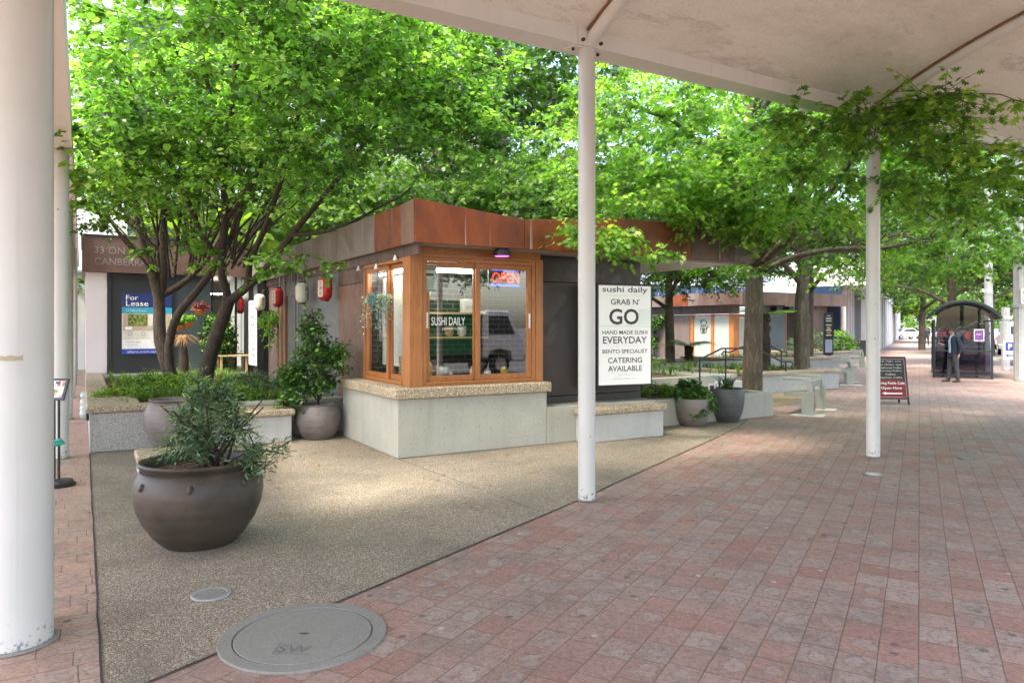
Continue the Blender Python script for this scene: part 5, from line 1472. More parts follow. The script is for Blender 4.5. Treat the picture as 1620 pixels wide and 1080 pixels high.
# tree ferns and the planting behind the tubs
def fern(name, label, loc, h, nf, ln, rng, trunk=True, up=.5, r=.13):
    t = thing(name, label, 'tree fern' if trunk else 'fern', loc, 0, 'tree ferns')
    if trunk:
        mb = MB(); n = 16
        mb.tube([(0, 0, -.05), (.01, 0, h*.35), (-.01, .01, h*.7), (0, 0, h)], [r*1.1, r, r*.95, r*.9], 16)
        rr = random.Random(int(loc[0]*100))
        for k in range(150):
            a = rr.uniform(0, 6.28); z = rr.uniform(0, h); rr_ = r*.95
            mb.tube([(rr_*math.cos(a), rr_*math.sin(a), z), ((rr_+.035)*math.cos(a), (rr_+.035)*math.sin(a), z+.07)], [.016, .004], 4)
        mb.build('trunk', M['fernbark'], t)
    V_, F_, T_ = [], [], []; base = 0
    stalk = []
    for k in range(nf):
        a = k*2.399+rng.uniform(-.2, .2); L_ = ln*rng.uniform(.75, 1.1); rise = up*rng.uniform(.6, 1.4)
        d = np.array([math.cos(a), math.sin(a), 0]); sd = np.array([-d[1], d[0], 0])
        s = np.linspace(0, 1, 22)
        c = np.array([0, 0, h if trunk else 0])[None]+d[None]*(L_*s)[:, None]+np.array([0, 0, 1])[None]*(L_*(rise*s-.75*(rise+.15)*s**2.1))[:, None]
        stalk.append((c, np.linspace(.009, .002, 22)))
        tb = rng.uniform(.2, .9)
        for i in range(2, 22):
            wl = L_*.22*math.sin(min(1, s[i]*1.25+.05)*math.pi)**.7*(1 if s[i] < .8 else 1)
            wl = max(wl, .02)
            for sg in (-1, 1):
                tip = c[i]+sd*sg*wl+d*wl*.35-np.array([0, 0, wl*.25])
                e = d*L_*.021
                V_ += [c[i]-e, c[i]+e, tip+e*.3, tip-e*.3]
                F_.append([base, base+1, base+2, base+3]); base += 4; T_.append(np.clip(tb+rng.normal(0, .1), 0, 1))
    tubes_mesh('stalk', stalk, M['fernbark'], t)
    np_mesh('frond', np.array(V_), [np.array(F_)], M['fern'], t, np.array(T_))
    return t
rng = np.random.default_rng(17)
fern('tree_fern', 'short dark fern trunk with sparse fronds beyond the lightbox, left of the slim oak', L(8.1, 4.7, .45), .80, 5, .75, rng, r=.16)
fern('tree_fern', 'lime tree fern crown spreading in front of the kettle window', L(14.3, 9.3, .45), .62, 13, 1.15, rng, up=.55)
fern('tree_fern', 'tall dark tree fern trunk right of the big oak with one drooping frond', L(13.5, 5.4, .5), 1.62, 6, 1.15, rng, up=.3, r=.14)
# dry leaves blown over the paving
rng = np.random.default_rng(77)
n_ = 420
pp = []
while len(pp) < n_:
    a, b = rng.uniform(-3.4, 9), rng.uniform(-5.5, 2.5)
    q = L(a, b, .004)
    if 0 < a < 4.6 and b > -.3: continue
    if a < -2.0 and b > 2.0: continue
    if rng.uniform() > math.exp(-abs(b+.3)*.5): continue
    pp.append(tuple(q))
pp = np.array(pp)
ax_ = rng.normal(0, 1, (n_, 3)); ax_[:, 2] *= .05
nr_ = rng.normal(0, .12, (n_, 3)); nr_[:, 2] += 1
tag(leaves_mesh('fallen_leaves', pp+np.array([0, 0, .006]), ax_, nr_, rng.uniform(.025, .075, n_), rng.uniform(0, 1, n_), 'oval', M['straw'], None), 'dry brown leaves and litter scattered over the paving', 'leaf litter', kind='stuff')

# far-off wood closing the end of the street, one mass
n_ = 9000
q = np.stack([rng.uniform(30, 175, n_), rng.uniform(128, 140, n_), rng.uniform(0, 1, n_)**.8*9], -1)
q[:, 2] *= .75+.25*np.sin(q[:, 0]*.35)
nr_ = rng.normal(0, 1, (n_, 3)); ax_ = rng.normal(0, 1, (n_, 3))
tag(leaves_mesh('far_wood', q, ax_, nr_, rng.uniform(.5, 1.1, n_), np.clip(.5+.3*np.sin(q[:, 0]*.8)+rng.normal(0, .2, n_), 0, 1), 'far', M['leaf_far'], None), 'hazy green trees closing the far end of the street', 'far trees', kind='stuff')
# ---------------------------------------------------------------- entry building with the lease poster
OE = (-3.57, 11.2, 0)
eb = abthing('entry_building', 'low entry building with rusty sign fascia and black wall behind the planter trees', 'building', -3.57, 11.2)
AB(OE).box(-3.60, 0.10, 11.0, 11.06, 3.05, 3.90).box(-3.60, -3.54, 11.065, 15, 3.05, 3.90).build('fascia', rust('red_brown_weathered_fascia', [(0.28, (0.06, 0.034, 0.027)), (0.5, (0.11, 0.062, 0.048)), (0.72, (0.17, 0.09, 0.068))], .5, True, .2, 1.0), eb)
AB(OE).box(-3.62, 0.10, 10.98, 15, 3.902, 3.95).build('roof', M['black'], eb)
AB(OE).box(-3.52, 0.10, 11.08, 15, 3.06, 3.10).build('soffit', M['corten_dark'], eb)
AB(OE).box(-3.52, -3.08, 11.15, 14.9, 0.60, 3.05).build('white_wall', M['pinkwhite'], eb)
AB(OE).box(-3.075, -3.0, 11.10, 11.2, 0.60, 3.05).build('downpipe', M['black'], eb)
AB(OE).box(-2.995, -1.55, 11.15, 11.25, 0.60, 3.05).build('black_wall', M['blackwall'], eb)
AB(OE).box(-1.545, -.72, 11.17, 11.25, 0.60, 3.05).build('green_wall', M['greenwall'], eb)
q = AB(OE)
for a0 in (-.70, -.42, -.12): q.box(a0, a0+.05, 11.2, 11.26, 0.6, 3.05)
q.box(-.70, -.07, 11.2, 11.26, 1.5, 1.55).box(-.70, -.07, 11.2, 11.26, 2.45, 2.5)
q.build('door_frame', M['black'], eb)
AB(OE).box(-.69, .2, 13.6, 13.66, .6, 1.35).build('pale_counter', M['frosted'], eb)
AB(OE).box(-2.9, .25, 14.2, 14.3, .5, 3.05).build('back_wall', M['dark'], eb)
AB((-.4, 13.4, 2.7)).box(-.65, .1, 13.3, 13.36, 2.66, 2.70).build('tube_lamp', M['tube_glow'], eb, loc=(-.4-OE[0], 13.4-OE[1], 2.7))
AB(OE).box(-3.5, .25, 10.3, 15, .0, .59).build('base_slab', M['conc'], eb)
def fix(o, off): o.location = off
LETT = plain('weathered_letter', (.17, .155, .145), .5)
l1 = text('33 ON ALLARA', LETT, eb, 1.55, (-3.34-OE[0], 10.985-OE[1], 3.58), height=.17, align='LEFT', name='raised_lettering')
l2 = text('CANBERRA ACT', LETT, eb, 1.62, (-3.34-OE[0], 10.985-OE[1], 3.31), height=.17, align='LEFT', name='raised_lettering')
# poster
ax0, az0 = onb(193, 463, 11.1); ax1, az1 = onb(272, 559, 11.1)
pw, ph = ax1-ax0, az0-az1
po = abthing('lease_poster', 'blue and white For Lease poster on the black wall behind the trunks', 'poster', (ax0+ax1)/2, 11.12, az1)
def pb_(nm, x0, x1, z0, z1, mat, d=0): MB().box(-pw/2+pw*x0, -pw/2+pw*x1, -.006-d, .02-d if d == 0 else -.0065, ph*z0, ph*z1).build(nm, mat, po)
pb_('board', 0, 1, 0, 1, M['paper'])
pb_('navy_band', .0, 1, .765, 1, M['navy'], .003); pb_('teal_band', 0, 1, .665, .763, M['tealp'], .003); pb_('blue_band', 0, 1, .0, .085, M['blue'], .003); pb_('white_band', 0, 1, .09, .235, M['white'], .003)
pb_('room_picture', .02, .98, .385, .66, plain('room_print', (.42, .34, .25), .5), .003); pb_('garden_picture', .12, .5, .46, .655, M['leafpic'], .005); pb_('wall_picture', .52, .75, .46, .655, M['paper'], .005); pb_('sofa_picture', .06, .2, .40, .45, M['white'], .005); pb_('sofa_picture', .5, .68, .41, .47, M['inkgrey'], .005)
def ptx(s, x, z, w, h, mt): text(s, M[mt], po, pw*w, (-pw/2+pw*x, -.012, ph*z), height=ph*h, align='LEFT')
ptx('For', .08, .925, .24, .08, 'white'); ptx('Lease', .08, .83, .44, .085, 'white'); ptx('33 Allara Street', .08, .715, .40, .038, 'paper')
for k in range(3): text('o', M['inkgrey'], po, pw*.1, (-pw/2+pw*(.16+.26*k), -.012, ph*.335), height=ph*.07)
for k in range(3): text('Workspace', M['inkgrey'], po, pw*.13, (-pw/2+pw*(.16+.26*k), -.012, ph*.27), height=ph*.018)
ptx('Contact agent', .08, .20, .3, .028, 'ink'); ptx('Leasing desk', .58, .20, .26, .028, 'ink'); ptx('0400 000 000', .08, .15, .22, .018, 'inkgrey'); ptx('0400 000 000', .58, .15, .22, .018, 'inkgrey')
ptx('allara.com.au/33', .1, .04, .7, .038, 'white')
# hanging baskets and cordyline
for px, py, lb, lm in ((317, 492, 'coir hanging basket with dark red leaves, highest of three', 'redleaf'), (297, 512, 'coir hanging basket with bright green leaves, middle of the three', 'leaf_oak'), (281, 517, 'coir hanging basket with green leaves, nearest the trunk', 'leaf_gloss')):
    aa, zz = onb(px, py, 10.4)
    t = abthing('hanging_basket', lb, 'hanging basket', aa, 10.4, zz, 'hanging baskets on the entry building')
    MB().lathe([(.02, -.15), (.12, -.12), (.19, -.03), (.21, .04), (.2, .05), (.0, .03)], 20).build('basket', M['coir'], t, smooth=50)
    q = MB()
    for k in range(3):
        a = k*2.09; q.tube([(.2*math.cos(a), .2*math.sin(a), .04), (0, 0, .6), (0, 0, (3.06-zz)/.72)], .006, 5)
    q.build('chain', M['black'], t)
    rng = np.random.default_rng(px)
    c_ = cloud(rng, [((0, 0, .12), (.24, .24, .12), 40)], None, -.8)
    lv, tw = foliage([(p_, np.array([0, 0, 1.])) for p_ in c_], rng, 16, .12, .09, .8, .2)
    leaves_mesh('foliage', *lv[:5], 'oval', M[lm], t)
    t.scale = (.72, .72, .72)
rng = np.random.default_rng(33)
aa, zz = onb(290, 560, 9.9)
t = abthing('cordyline', 'tan drooping cordyline against the dark wall, right of the twin trunk', 'plant', aa, 9.9, .55)
MB().tube([(0, 0, 0), (.02, 0, .4), (0, 0, .85)], [.12, .1, .07], 12).build('trunk', M['fernbark'], t, smooth=50)
blades('leaves', [(rng.normal(0, .02), rng.normal(0, .02), .85) for _ in range(90)], rng, .3, .6, .010, 1.1, M['straw'], t, 1, 1.9, 6)
# courtyard cafe: table, stool, seated person in the passage
def simple_table(label, a, b):
    t = abthing('cafe_table', label, 'table', a, b, .59, 'cafe furniture in the passage')
    MB().box(-.35, .35, -.3, .3, .40, .43).build('top', M['timber_pale'], t)
    for sx in (-.3, .3):
        for sy in (-.25, .25): MB().box(sx-.025, sx+.025, sy-.025, sy+.025, 0, .40).build('leg', M['timber_pale'], t)
simple_table('pale timber table at the passage mouth beyond the grass', -.3, 10.55)
def cafe_chair(label, a, b, rz):
    t = thing('cafe_chair', label, 'chair', L(a, b, .59), ROT+rz, 'cafe furniture in the passage')
    MB().box(-.2, .2, -.2, .2, .40, .43).build('seat', M['timber_pale'], t)
    MB().box(-.2, .2, .18, .2, .55, .62).box(-.2, .2, .18, .2, .68, .75).build('backrest', M['timber_pale'], t)
    for sx in (-.18, .18):
        MB().box(sx-.02, sx+.02, -.19, -.15, 0, .4).build('leg', M['timber_pale'], t)
        MB().box(sx-.02, sx+.02, .16, .2, 0, .76).build('leg', M['timber_pale'], t)
cafe_chair('pale timber chair left of the far lightbox in the passage', -.05, 11.9, .4)
cafe_chair('pale timber chair beside the leafy climber in the passage', -.55, 12.4, -.5)

# ---------------------------------------------------------------- low planter beyond the seat, tubs behind
OB = (4.5, .55, 0)
lp = abthing('kiosk_planter', 'low concrete planter of mulch and small plants behind the ivy tub', 'planter', 4.5, .55)
AB(OB).box(4.55, 8.0, .55, .72, 0, .47).box(7.83, 8.0, .73, 2.4, 0, .47).build('wall', M['conc'], lp, bevel=.01)
AB(OB).box(4.55, 7.82, .73, 5.2, 0.30, .42).build('soil', M['soil'], lp)
rng = np.random.default_rng(51)
t = thing('strap_plant', 'small strap-leaved clump in the mulch just right of the lightbox', 'plant', L(4.85, .95, .42))
blades('leaves', [(rng.normal(0, .05), rng.normal(0, .05), 0) for _ in range(60)], rng, .18, .34, .009, .7, M['strap'], t, 1, .7, 5)
shrub('ground_shrub', 'low leafy groundcover behind the ivy tub', 'shrub', L(5.9, 1.6, .42), rng, [([(0, 0, 0), (0, 0, .1)], .01, .006)], [((0, 0, .1), (.7, .4, .1), 50)], 24, .14, .07, 'oval', 'leaf_oak', .8, .3)
OT = (8.1, 4.2, 0)
fp = abthing('fern_planter', 'concrete planter of tree ferns and shrubs beyond the lightbox sign', 'planter', 8.1, 4.2)
AB(OT).box(6.6, 10.0, 4.0, 4.2, 0, .52).box(9.8, 10.0, 4.21, 9, 0, .52).build('wall', M['conc'], fp, bevel=.01)
AB(OT).box(6.6, 9.79, 4.21, 11, 0, .46).build('soil', M['soil'], fp)
AB(OT).box(11.7, 17.5, 8.41, 12, 0, .5).build('soil', M['soil'], fp)
AB(OT).box(11.7, 17.5, 8.2, 8.4, 0, .58).build('rear_wall', M['conc'], fp, bevel=.01)
for a_, b_, lb in ((7.2, 5.2, 'grey-green bushy shrub at the left end of the fern planter'), (9.2, 6.2, 'yellow-green bush between the fern trunks'), (11.2, 8.4, 'soft green bush below the kettle window'), (9.5, 8.6, 'dense green bush at the back of the fern planter')):
    shrub('bushy_shrub', lb, 'shrub', L(a_, b_, .45), rng, [([(0, 0, 0), (0, 0, .2)], .012, .008)], [((0, 0, .25), (.7, .6, .25), 60)], 30, .25, .11, 'lance', 'fern' if a_ == 9.2 else 'leaf_oak', .8, .25)
pts = [tuple(L(rng.uniform(6.8, 12.6), rng.uniform(4.5, 9.5), .5)) for _ in range(160)]
tag(blades('groundcover', pts, rng, .2, .45, .009, .8, M['blade'], None, 9, .7, 3), 'straggling green groundcover among the tree ferns', 'ground cover', kind='stuff')
# vine on the second kiosk wall
# steps and handrails
OS = (10.9, 3.9, 0)
sp_ = abthing('steps', 'pale concrete steps between the fern planter and the granite planter', 'steps', 10.9, 3.9)
for k in range(3): AB(OS).box(10.05, 11.5, 3.95+.34*k, 4.285+.34*k, 0, .155*(k+1)).build('step', M['conc_white'], sp_, bevel=.008)
AB(OS).box(10.05, 11.5, 4.97, 12, 0, .46).build('landing', M['conc'], sp_)
def hrail(label, pts, posts, b):
    t = abthing('handrail', label, 'handrail', pts[0][0], b, 0, 'black handrails by the steps')
    o = (pts[0][0], b, 0)
    AB(o).tube([(a_, b, z_) for a_, z_ in pts], .022, 10).build('rail', M['black'], t, smooth=40)
    for a_, z0_, z1_ in posts: AB(o).tube([(a_, b, z0_), (a_, b, z1_)], .02, 10).build('post', M['black'], t, smooth=40)
def seq(b, pxs): return [onb(x, y, b) for x, y in pxs]
p_ = seq(4.0, [(1097, 568), (1108, 568), (1142, 551), (1196, 551), (1237, 572), (1252, 572), (1255, 576), (1252, 579)])
hrail('nearer black handrail climbing and falling behind the oak trunk', p_, [(onb(1107, 580, 4.0)[0], 0.4, onb(1107, 568, 4.0)[1]), (onb(1148, 580, 4.0)[0], .4, onb(1148, 551, 4.0)[1]), (onb(1243, 580, 4.0)[0], 0, onb(1243, 573, 4.0)[1])], 4.0)
p_ = seq(5.6, [(1142, 560), (1145, 556), (1155, 557), (1172, 549), (1217, 546), (1236, 556), (1244, 556), (1245, 559)])
hrail('farther black handrail seen on both sides of the oak trunk', p_, [(onb(1148, 580, 5.6)[0], .4, onb(1148, 557, 5.6)[1]), (onb(1236, 580, 5.6)[0], .4, onb(1236, 556, 5.6)[1])], 5.6)
def granite_planter(label, a0, a1, b0, b1, h, wood=False):
    t = abthing('granite_planter', label, 'planter', a0, b0, 0, 'granite planters with pebble coping')
    o = (a0, b0, 0)
    AB(o).box(a0, a1, b0, b0+.25, 0, h-.1).box(a0, a0+.25, b0+.26, b1, 0, h-.1).box(a1-.25, a1, b0+.26, b1, 0, h-.1).build('granite_wall', M['granite'], t, bevel=.008)
    AB(o).prism([(a0-.04, b0-.04), (a1+.04, b0-.04), (a1+.04, b1), (a1-.35, b1), (a1-.35, b0+.35), (a0+.35, b0+.35), (a0+.35, b1), (a0-.04, b1)], h-.098, h).build('coping', M['coping'], t, bevel=.02)
    AB(o).box(a0+.2, a1-.2, b0+.2, b1, .1, h-.08).build('soil', M['soil'], t)
    pts = [tuple(L(rng.uniform(a0+.5, a1-.5), rng.uniform(b0+.5, b1-.3), h-.08)) for _ in range(70)]
    g = blades('grass', [tuple(Vector(p)-Vector((0, 0, 0))) for p in pts], rng, .12, .3, .007, .6, M['blade'], None, 10, .6, 3)
    g.name = 'planter_grass'; tag(g, 'green tufts in the ' + label, 'grass', kind='stuff')
granite_planter('granite planter with pebble coping beside the steps, nearest bench', 11.6, 14.8, 3.92, 7.5, .55)
granite_planter('granite planter behind the second bench', 16.5, 21.5, 8.6, 12, .60)
granite_planter('granite planter nearest the navy wall', 24.8, 28.4, 12.3, 15, .58)
rng = np.random.default_rng(61)
shrub('bushy_shrub', 'silvery bush in the granite planter nearest the navy wall', 'shrub', L(26.3, 13.4, .5), rng, [([(0, 0, 0), (0, 0, .3)], .012, .008)], [((0, 0, .45), (1.2, .8, .45), 80)], 30, .3, .13, 'lance', 'leaf_blue', .8, .25)
shrub('bushy_shrub', 'bright bush beside the second post in the farthest granite planter', 'shrub', L(28.0, 13.2, .5), rng, [([(0, 0, 0), (0, 0, .3)], .012, .008)], [((0, 0, .5), (.7, .7, .5), 60)], 30, .3, .13, 'oval', 'leaf_oak', .8, .25)

# ---------------------------------------------------------------- second kiosk with the kettle window
O2 = (24.3, 15.87, 0)
k2 = abthing('kiosk', 'second rust-steel kiosk with frosted kettle windows beyond the steps', 'kiosk', 24.3, 15.87)
def b2(x0, x1, y0, y1, z0, z1, nm, mt, bev=0.0): return AB(O2).box(x0, x1, y0, y1, z0, z1).build(nm, mt if not isinstance(mt, str) else M[mt], k2, bevel=bev)
b2(24.3, 24.36, 15.87, 18.8, 2.84, 3.48, 'fascia', 'corten_dark'); b2(24.3, 24.36, 18.82, 19.6, 2.84, 3.48, 'fascia', 'corten_grey'); b2(24.3, 24.36, 19.61, 21.2, 2.84, 3.46, 'fascia', 'corten'); b2(24.3, 24.36, 21.21, 26, 2.84, 3.44, 'fascia', 'corten_grey')
b2(24.365, 32.4, 15.87, 15.93, 2.84, 3.48, 'fascia', 'corten_dark')
b2(24.365, 32.4, 15.94, 20, 2.86, 2.90, 'soffit', 'soffit'); b2(24.365, 32.4, 15.94, 26, 3.2, 3.25, 'roof', 'midgrey')
bs = ona(1150, 500, 24.8)[0]
b2(24.8, 24.9, 20.0, 26, -.05, 2.38, 'mauve_wall', 'mauve_panel'); b2(24.8, 24.9, 16.6, 26, 2.39, 2.855, 'upper_wall', 'corten_dark')
b2(24.79, 24.9, 19.7, 19.95, -.05, 2.38, 'timber_post', 'timber'); b2(24.79, 24.9, 18.25, 18.45, -.05, 2.38, 'timber_post', 'timber'); b2(24.79, 24.9, 16.9, 17.2, -.05, 2.38, 'timber_post', 'timber')
b2(24.79, 24.9, 17.21, 19.69, 2.27, 2.37, 'timber_head', 'timber')
w1 = b2(24.83, 24.87, 18.46, 19.69, 0, 2.26, 'window', 'frosted'); b2(24.83, 24.87, 17.21, 18.24, 0, 2.26, 'window', 'frosted')
kt = AB(O2)          # kettle outline on the glass, drawn with thin raised lines
kc = (24.82, 19.0, 1.72)
def kline(pts, w_=.018): kt.tube([(kc[0], kc[1]-x*.42, kc[2]+z*.42) for x, z in pts], w_, 5)
kline([(-.45, .0), (-.5, -.6), (-.3, -.75), (.3, -.75), (.5, -.6), (.45, .0), (.2, .18), (-.2, .18), (-.45, 0)])
kline([(-.4, .15), (-.48, .6), (-.3, .85), (.3, .85), (.48, .6), (.4, .15)]); kline([(.5, -.35), (.7, .0), (.85, .1), (.75, .1)])
kline([(.22*math.cos(i*.52), -.32+.22*math.sin(i*.52)) for i in range(13)], .03); kline([(-.12, -.3), (0, -.2), (.12, -.3), (0, -.42), (-.12, -.3)], .03); kline([(0, .18), (-.06, .25), (.06, .25), (0, .18)], .02)
kt.build('kettle_drawing', M['ink'], k2)
b2(24.91, 25.2, 16.9, 16.98, -.05, 2.38, 'timber_post', 'timber'); b2(25.85, 26.05, 16.9, 16.98, -.05, 2.38, 'timber_post', 'timber'); b2(25.21, 25.84, 16.9, 16.98, 2.2, 2.38, 'timber_head', 'timber')
b2(25.21, 25.84, 16.93, 16.96, 0, 2.19, 'window', 'frosted')
b2(26.06, 27.35, 16.9, 16.98, -.05, 2.3, 'teal_wall', 'teal_panel'); b2(27.36, 28.7, 16.9, 16.98, -.05, 2.3, 'teal_wall', 'teal_panel'); b2(26.06, 28.7, 16.9, 16.98, 2.31, 2.855, 'teal_wall', 'teal_panel')
b2(28.71, 28.78, 16.88, 16.98, -.05, 2.5, 'door_frame', 'timber'); b2(28.79, 30.2, 17.2, 17.25, .7, 2.5, 'opening', 'dark'); b2(28.79, 30.2, 16.95, 17.1, -.05, .7, 'counter', 'greenwall'); b2(30.2, 30.3, 16.88, 16.98, -.05, 2.5, 'door_frame', 'timber')
b2(30.31, 32.2, 16.9, 16.98, -.05, 2.855, 'brown_wall', 'corten_dark')
for k, px in enumerate((1230, 1250)):
    aa, zz = onb(px, 489, 16.7)
    t = abthing('wall_spotlight', ['left black floodlight high on the teal wall', 'right black floodlight high on the teal wall'][k], 'spotlight', aa, 16.85, zz, 'floodlights on the teal wall')
    MB().box(-.2, .2, -.25, .04, -.14, .14).build('head', M['black'], t, bevel=.03); MB().box(-.3, -.1, .0, .05, -.05, .05).build('bracket', M['black'], t)
rng = np.random.default_rng(71)
shrub('wall_vine', 'vine climbing the mauve wall of the second kiosk', 'vine', L(24.6, 22.6, 0), rng, [([(0, 0, 0), (0, .1, 1.2), (.1, -.2, 2.0), (.5, -.6, 2.3)], .02, .01)], [((.1, -.1, 1.9), (.25, .4, .3), 40), ((0, .1, 1.0), (.15, .3, .6), 30), ((.5, -.5, 2.3), (.4, .3, .15), 20)], 26, .22, .13, 'oval', 'leaf_gloss', .8, .4)
pt = at(1310, 523, 30.5)
t = thing('directory_sign', 'tall black directory sign left of the second post', 'sign', (pt.x, pt.y, 0), ROT-.5)
MB().box(-.2, .2, -.06, .06, .55, 2.32).box(-.12, .12, -.04, .04, 0, .55).build('case', M['black'], t, bevel=.01)
q = MB()
for k, z_ in enumerate((2.05, 1.95, 1.78, 1.55, 1.35)): q.box(-.12, .12, -.064, -.061, z_, z_+.05)
q.build('name_strip', M['paper'], t)
q = MB()
for z_ in (2.16, 1.68, 1.62, 1.45): q.box(-.08, .08, -.064, -.061, z_, z_+.045)
q.build('orange_strip', M['peach'], t)
MB().box(-.15, .15, -.064, -.061, .65, 1.2).build('lower_panel', plain('lilac_panel', (.34, .36, .45), .4), t)

# ---------------------------------------------------------------- offices behind
def office(label, a0, a1, b, h, wins, mat='bwhite', depth=12, wm='windark', seams=True):
    t = abthing('office_building', label, 'building', a0, b, 0, 'offices behind the trees')
    o = (a0, b, 0)
    AB(o).box(a0, a1, b, b+depth, 0, h).build('wall', M[mat], t)
    for (w0, w1, z0, z1) in wins:
        f = AB(o).box(w0-.12, w0, b-.08, b-.002, z0-.12, z1+.12).box(w1, w1+.12, b-.08, b-.002, z0-.12, z1+.12).box(w0, w1, b-.08, b-.002, z1, z1+.12).box(w0, w1, b-.1, b-.002, z0-.12, z0).build('window', M['white'], t)
        AB(o).box(w0, w1, b-.03, b-.003, z0, z1).build('pane', M[wm], f)
        q = AB(o); n_ = max(1, int((w1-w0)/1.4))
        for k in range(1, n_): q.box(w0+(w1-w0)*k/n_-.03, w0+(w1-w0)*k/n_+.03, b-.06, b-.031, z0, z1)
        if q.v: q.build('mullion', M['midgrey'], f)
    q = AB(o)
    for k in range(1, int((a1-a0)/1.5)): q.box(a0+1.5*k-.01, a0+1.5*k+.01, b-.006, b-.001, 0, h)
    for z_ in np.arange(3.9, h, 3.6): q.box(a0, a1, b-.14, b-.006, z_, z_+.1)
    q.build('cladding_joint', M['midgrey'], t)
    return t
w_ = []
for z0 in (4.6, 8.2+3.6, 15.4): w_ += [(5.0, 7.9, z0+.0, z0+2.7), (-2.0, 2.6, z0, z0+2.7), (9.5, 13, z0, z0+2.7)]
w_ += [(6.0, 8.4, .8, 3.2), (4.9, 7.8, 8.2, 10.9)]
office('white-clad office with dark windows rising behind the left-hand trees', -14, 15, 25, 19, w_)
office('pale blue-white office behind the second kiosk', 17, 70, 52, 11, [(19, 40, 4.8, 6.4), (44, 66, 4.8, 6.4)], 'bwhite', 10, 'winblue')
# office with white columns along the pavement
cbase = Vector((16.6, 35.5, 0))
ang = math.atan2(W.y, W.x)
co = thing('colonnade_office', 'long office with white columns and navy glass lining the far pavement', 'building', cbase, ang)
MB().box(5.0, 75, .9, 2.6, 0, 4.0).build('navy_wall', plain('navy_glass_wall', (.02, .035, .075), .15, 0, .3, .4), co)
MB().box(5.0, 75, -.5, 2.6, 4.0, 7).build('upper_wall', M['bwhite'], co)
for k in range(17):
    x = 12+4.2*k
    MB().box(x, x+.55, -.45, .35, 0, 3.998).build('column', M['bwhite'], co, bevel=.02)
for k in range(4): MB().box(5.6+1.9*k, 5.9+1.9*k, .7, .895, 0, 3.998).build('glazing_fin', M['pinkwhite'], co)
# ---------------------------------------------------------------- benches
ANGB = math.atan2(W.y, W.x)
MORTAR = plain('pale_mortar', (.50, .49, .45), .9)
def bench_obj(label):
    t = thing('bench', label, 'bench', (0, 0, 0), 0, 'pale green grey benches')
    # local x along the bench, local +y to the sitter's back
    prof = [(0, 0), (-.2, 0), (-.2, .46), (-.13, .735), (.36, .735), (.36, .685), (-.07, .685), (-.115, .46), (.34, .46), (.34, .375), (0, .375)]
    for x0 in (0.0, 1.25):
        n_ = len(prof)
        MB().add([(x0, y, z) for y, z in prof]+[(x0+.13, y, z) for y, z in prof], [tuple(range(n_)), tuple(range(2*n_-1, n_-1, -1))]+[((i+1) % n_, i, i+n_, (i+1) % n_+n_) for i in range(n_)]).build('end_frame', M['bench'], t, bevel=.006)
        MB().prism([(x0-.15, -.42), (x0+.3, -.4), (x0+.34, .14), (x0-.12, .2)], 0.0, .012).build('footing', MORTAR, t)
    for k in range(3): MB().box(.132, 1.248, .0+.115*k, .105+.115*k, .42, .463).build('seat_board', M['bench'], t, bevel=.006)
    MB().box(.132, 1.248, -.135, -.10, .52, .66).build('backrest', M['bench'], t, bevel=.006)
    return t
bn = bench_obj('nearest pale green grey bench, in front of the granite planter')
p0 = ground(1268, 657)
place(bn, (p0.x, p0.y, 0), ANGB - R(4))
b2_ = copy_tree(bn); p0 = ground(1340, 609); place(b2_, (p0.x, p0.y, 0), ANGB + R(8), 'second pale green grey bench, just left of the second post')
b3_ = copy_tree(bn); p0 = at(1330, 577, 33); place(b3_, (14.6, 30.5, 0), ANGB + R(4), 'farthest pale bench, mostly hidden before the farther granite planter')

# ---------------------------------------------------------------- cafe board
pb0 = ground(1405, 638)
cbd = thing('cafe_board', 'maroon and black cafe sandwich board with a left arrow beside the second post', 'sandwich board', pb0, R(-4))
for s in (0, 1):
    fr = MB().box(-.36, -.325, -.015, .015, 0.0, 1.08).box(.325, .36, -.015, .015, 0.0, 1.08).box(-.325, .325, -.015, .015, 1.035, 1.08).box(-.325, .325, -.015, .015, .12, .155)
    f_ = fr.build('frame', M['black'], cbd, bevel=.004)
    f_.rotation_euler = (R(-11), 0, math.pi if s else 0)
    f_.location = (0, -.24 if not s else .24, 0)
    if s == 0:
        MB().box(-.324, .324, -.008, .008, .157, .56).build('maroon_panel', M['maroon'], f_)
        MB().box(-.324, .324, -.008, .008, .563, 1.033).build('chalk_panel', M['chalk'], f_)
        q = MB()
        for x0, x1, z0, z1 in ((-.322, .322, 1.018, 1.03), (.31, .322, .17, 1.017), (-.322, .309, .16, .17), (-.322, -.31, .17, 1.017)): q.box(x0, x1, -.0105, -.0085, z0, z1)
        q.build('border', plain('dusty_rose_trim', (.5, .25, .25), .5), f_)
        for k, tx in enumerate(('Soup  veggie  toast', 'Hot  Chicken  salad', 'Fresh Iced Coffee', 'Morning Muffins', 'Cakes', 'Gourmet  Coffee')):
            text(tx, M['paper'], f_, .5-(.28 if k == 4 else 0), (.0, -.0105, .975-.073*k), height=.04)
        text('Spring Fields Cafe', M['white'], f_, .60, (-.01, -.0105, .475), height=.075, bold=.015)
        text('Open Now', M['white'], f_, .46, (-.0, -.0105, .365), height=.07, bold=.015)
        MB().add([(-.22, -.0105, .255), (-.13, -.0105, .285), (-.13, -.0105, .265), (.22, -.0105, .265), (.22, -.0105, .235), (-.13, -.0105, .235), (-.13, -.0105, .215)], [(0, 6, 5, 4, 3, 2, 1)]).build('arrow', M['white'], f_)
t = thing('cafe_board', 'small dark board standing behind the maroon one', 'sandwich board', (20.3, 42, 0), R(-20))
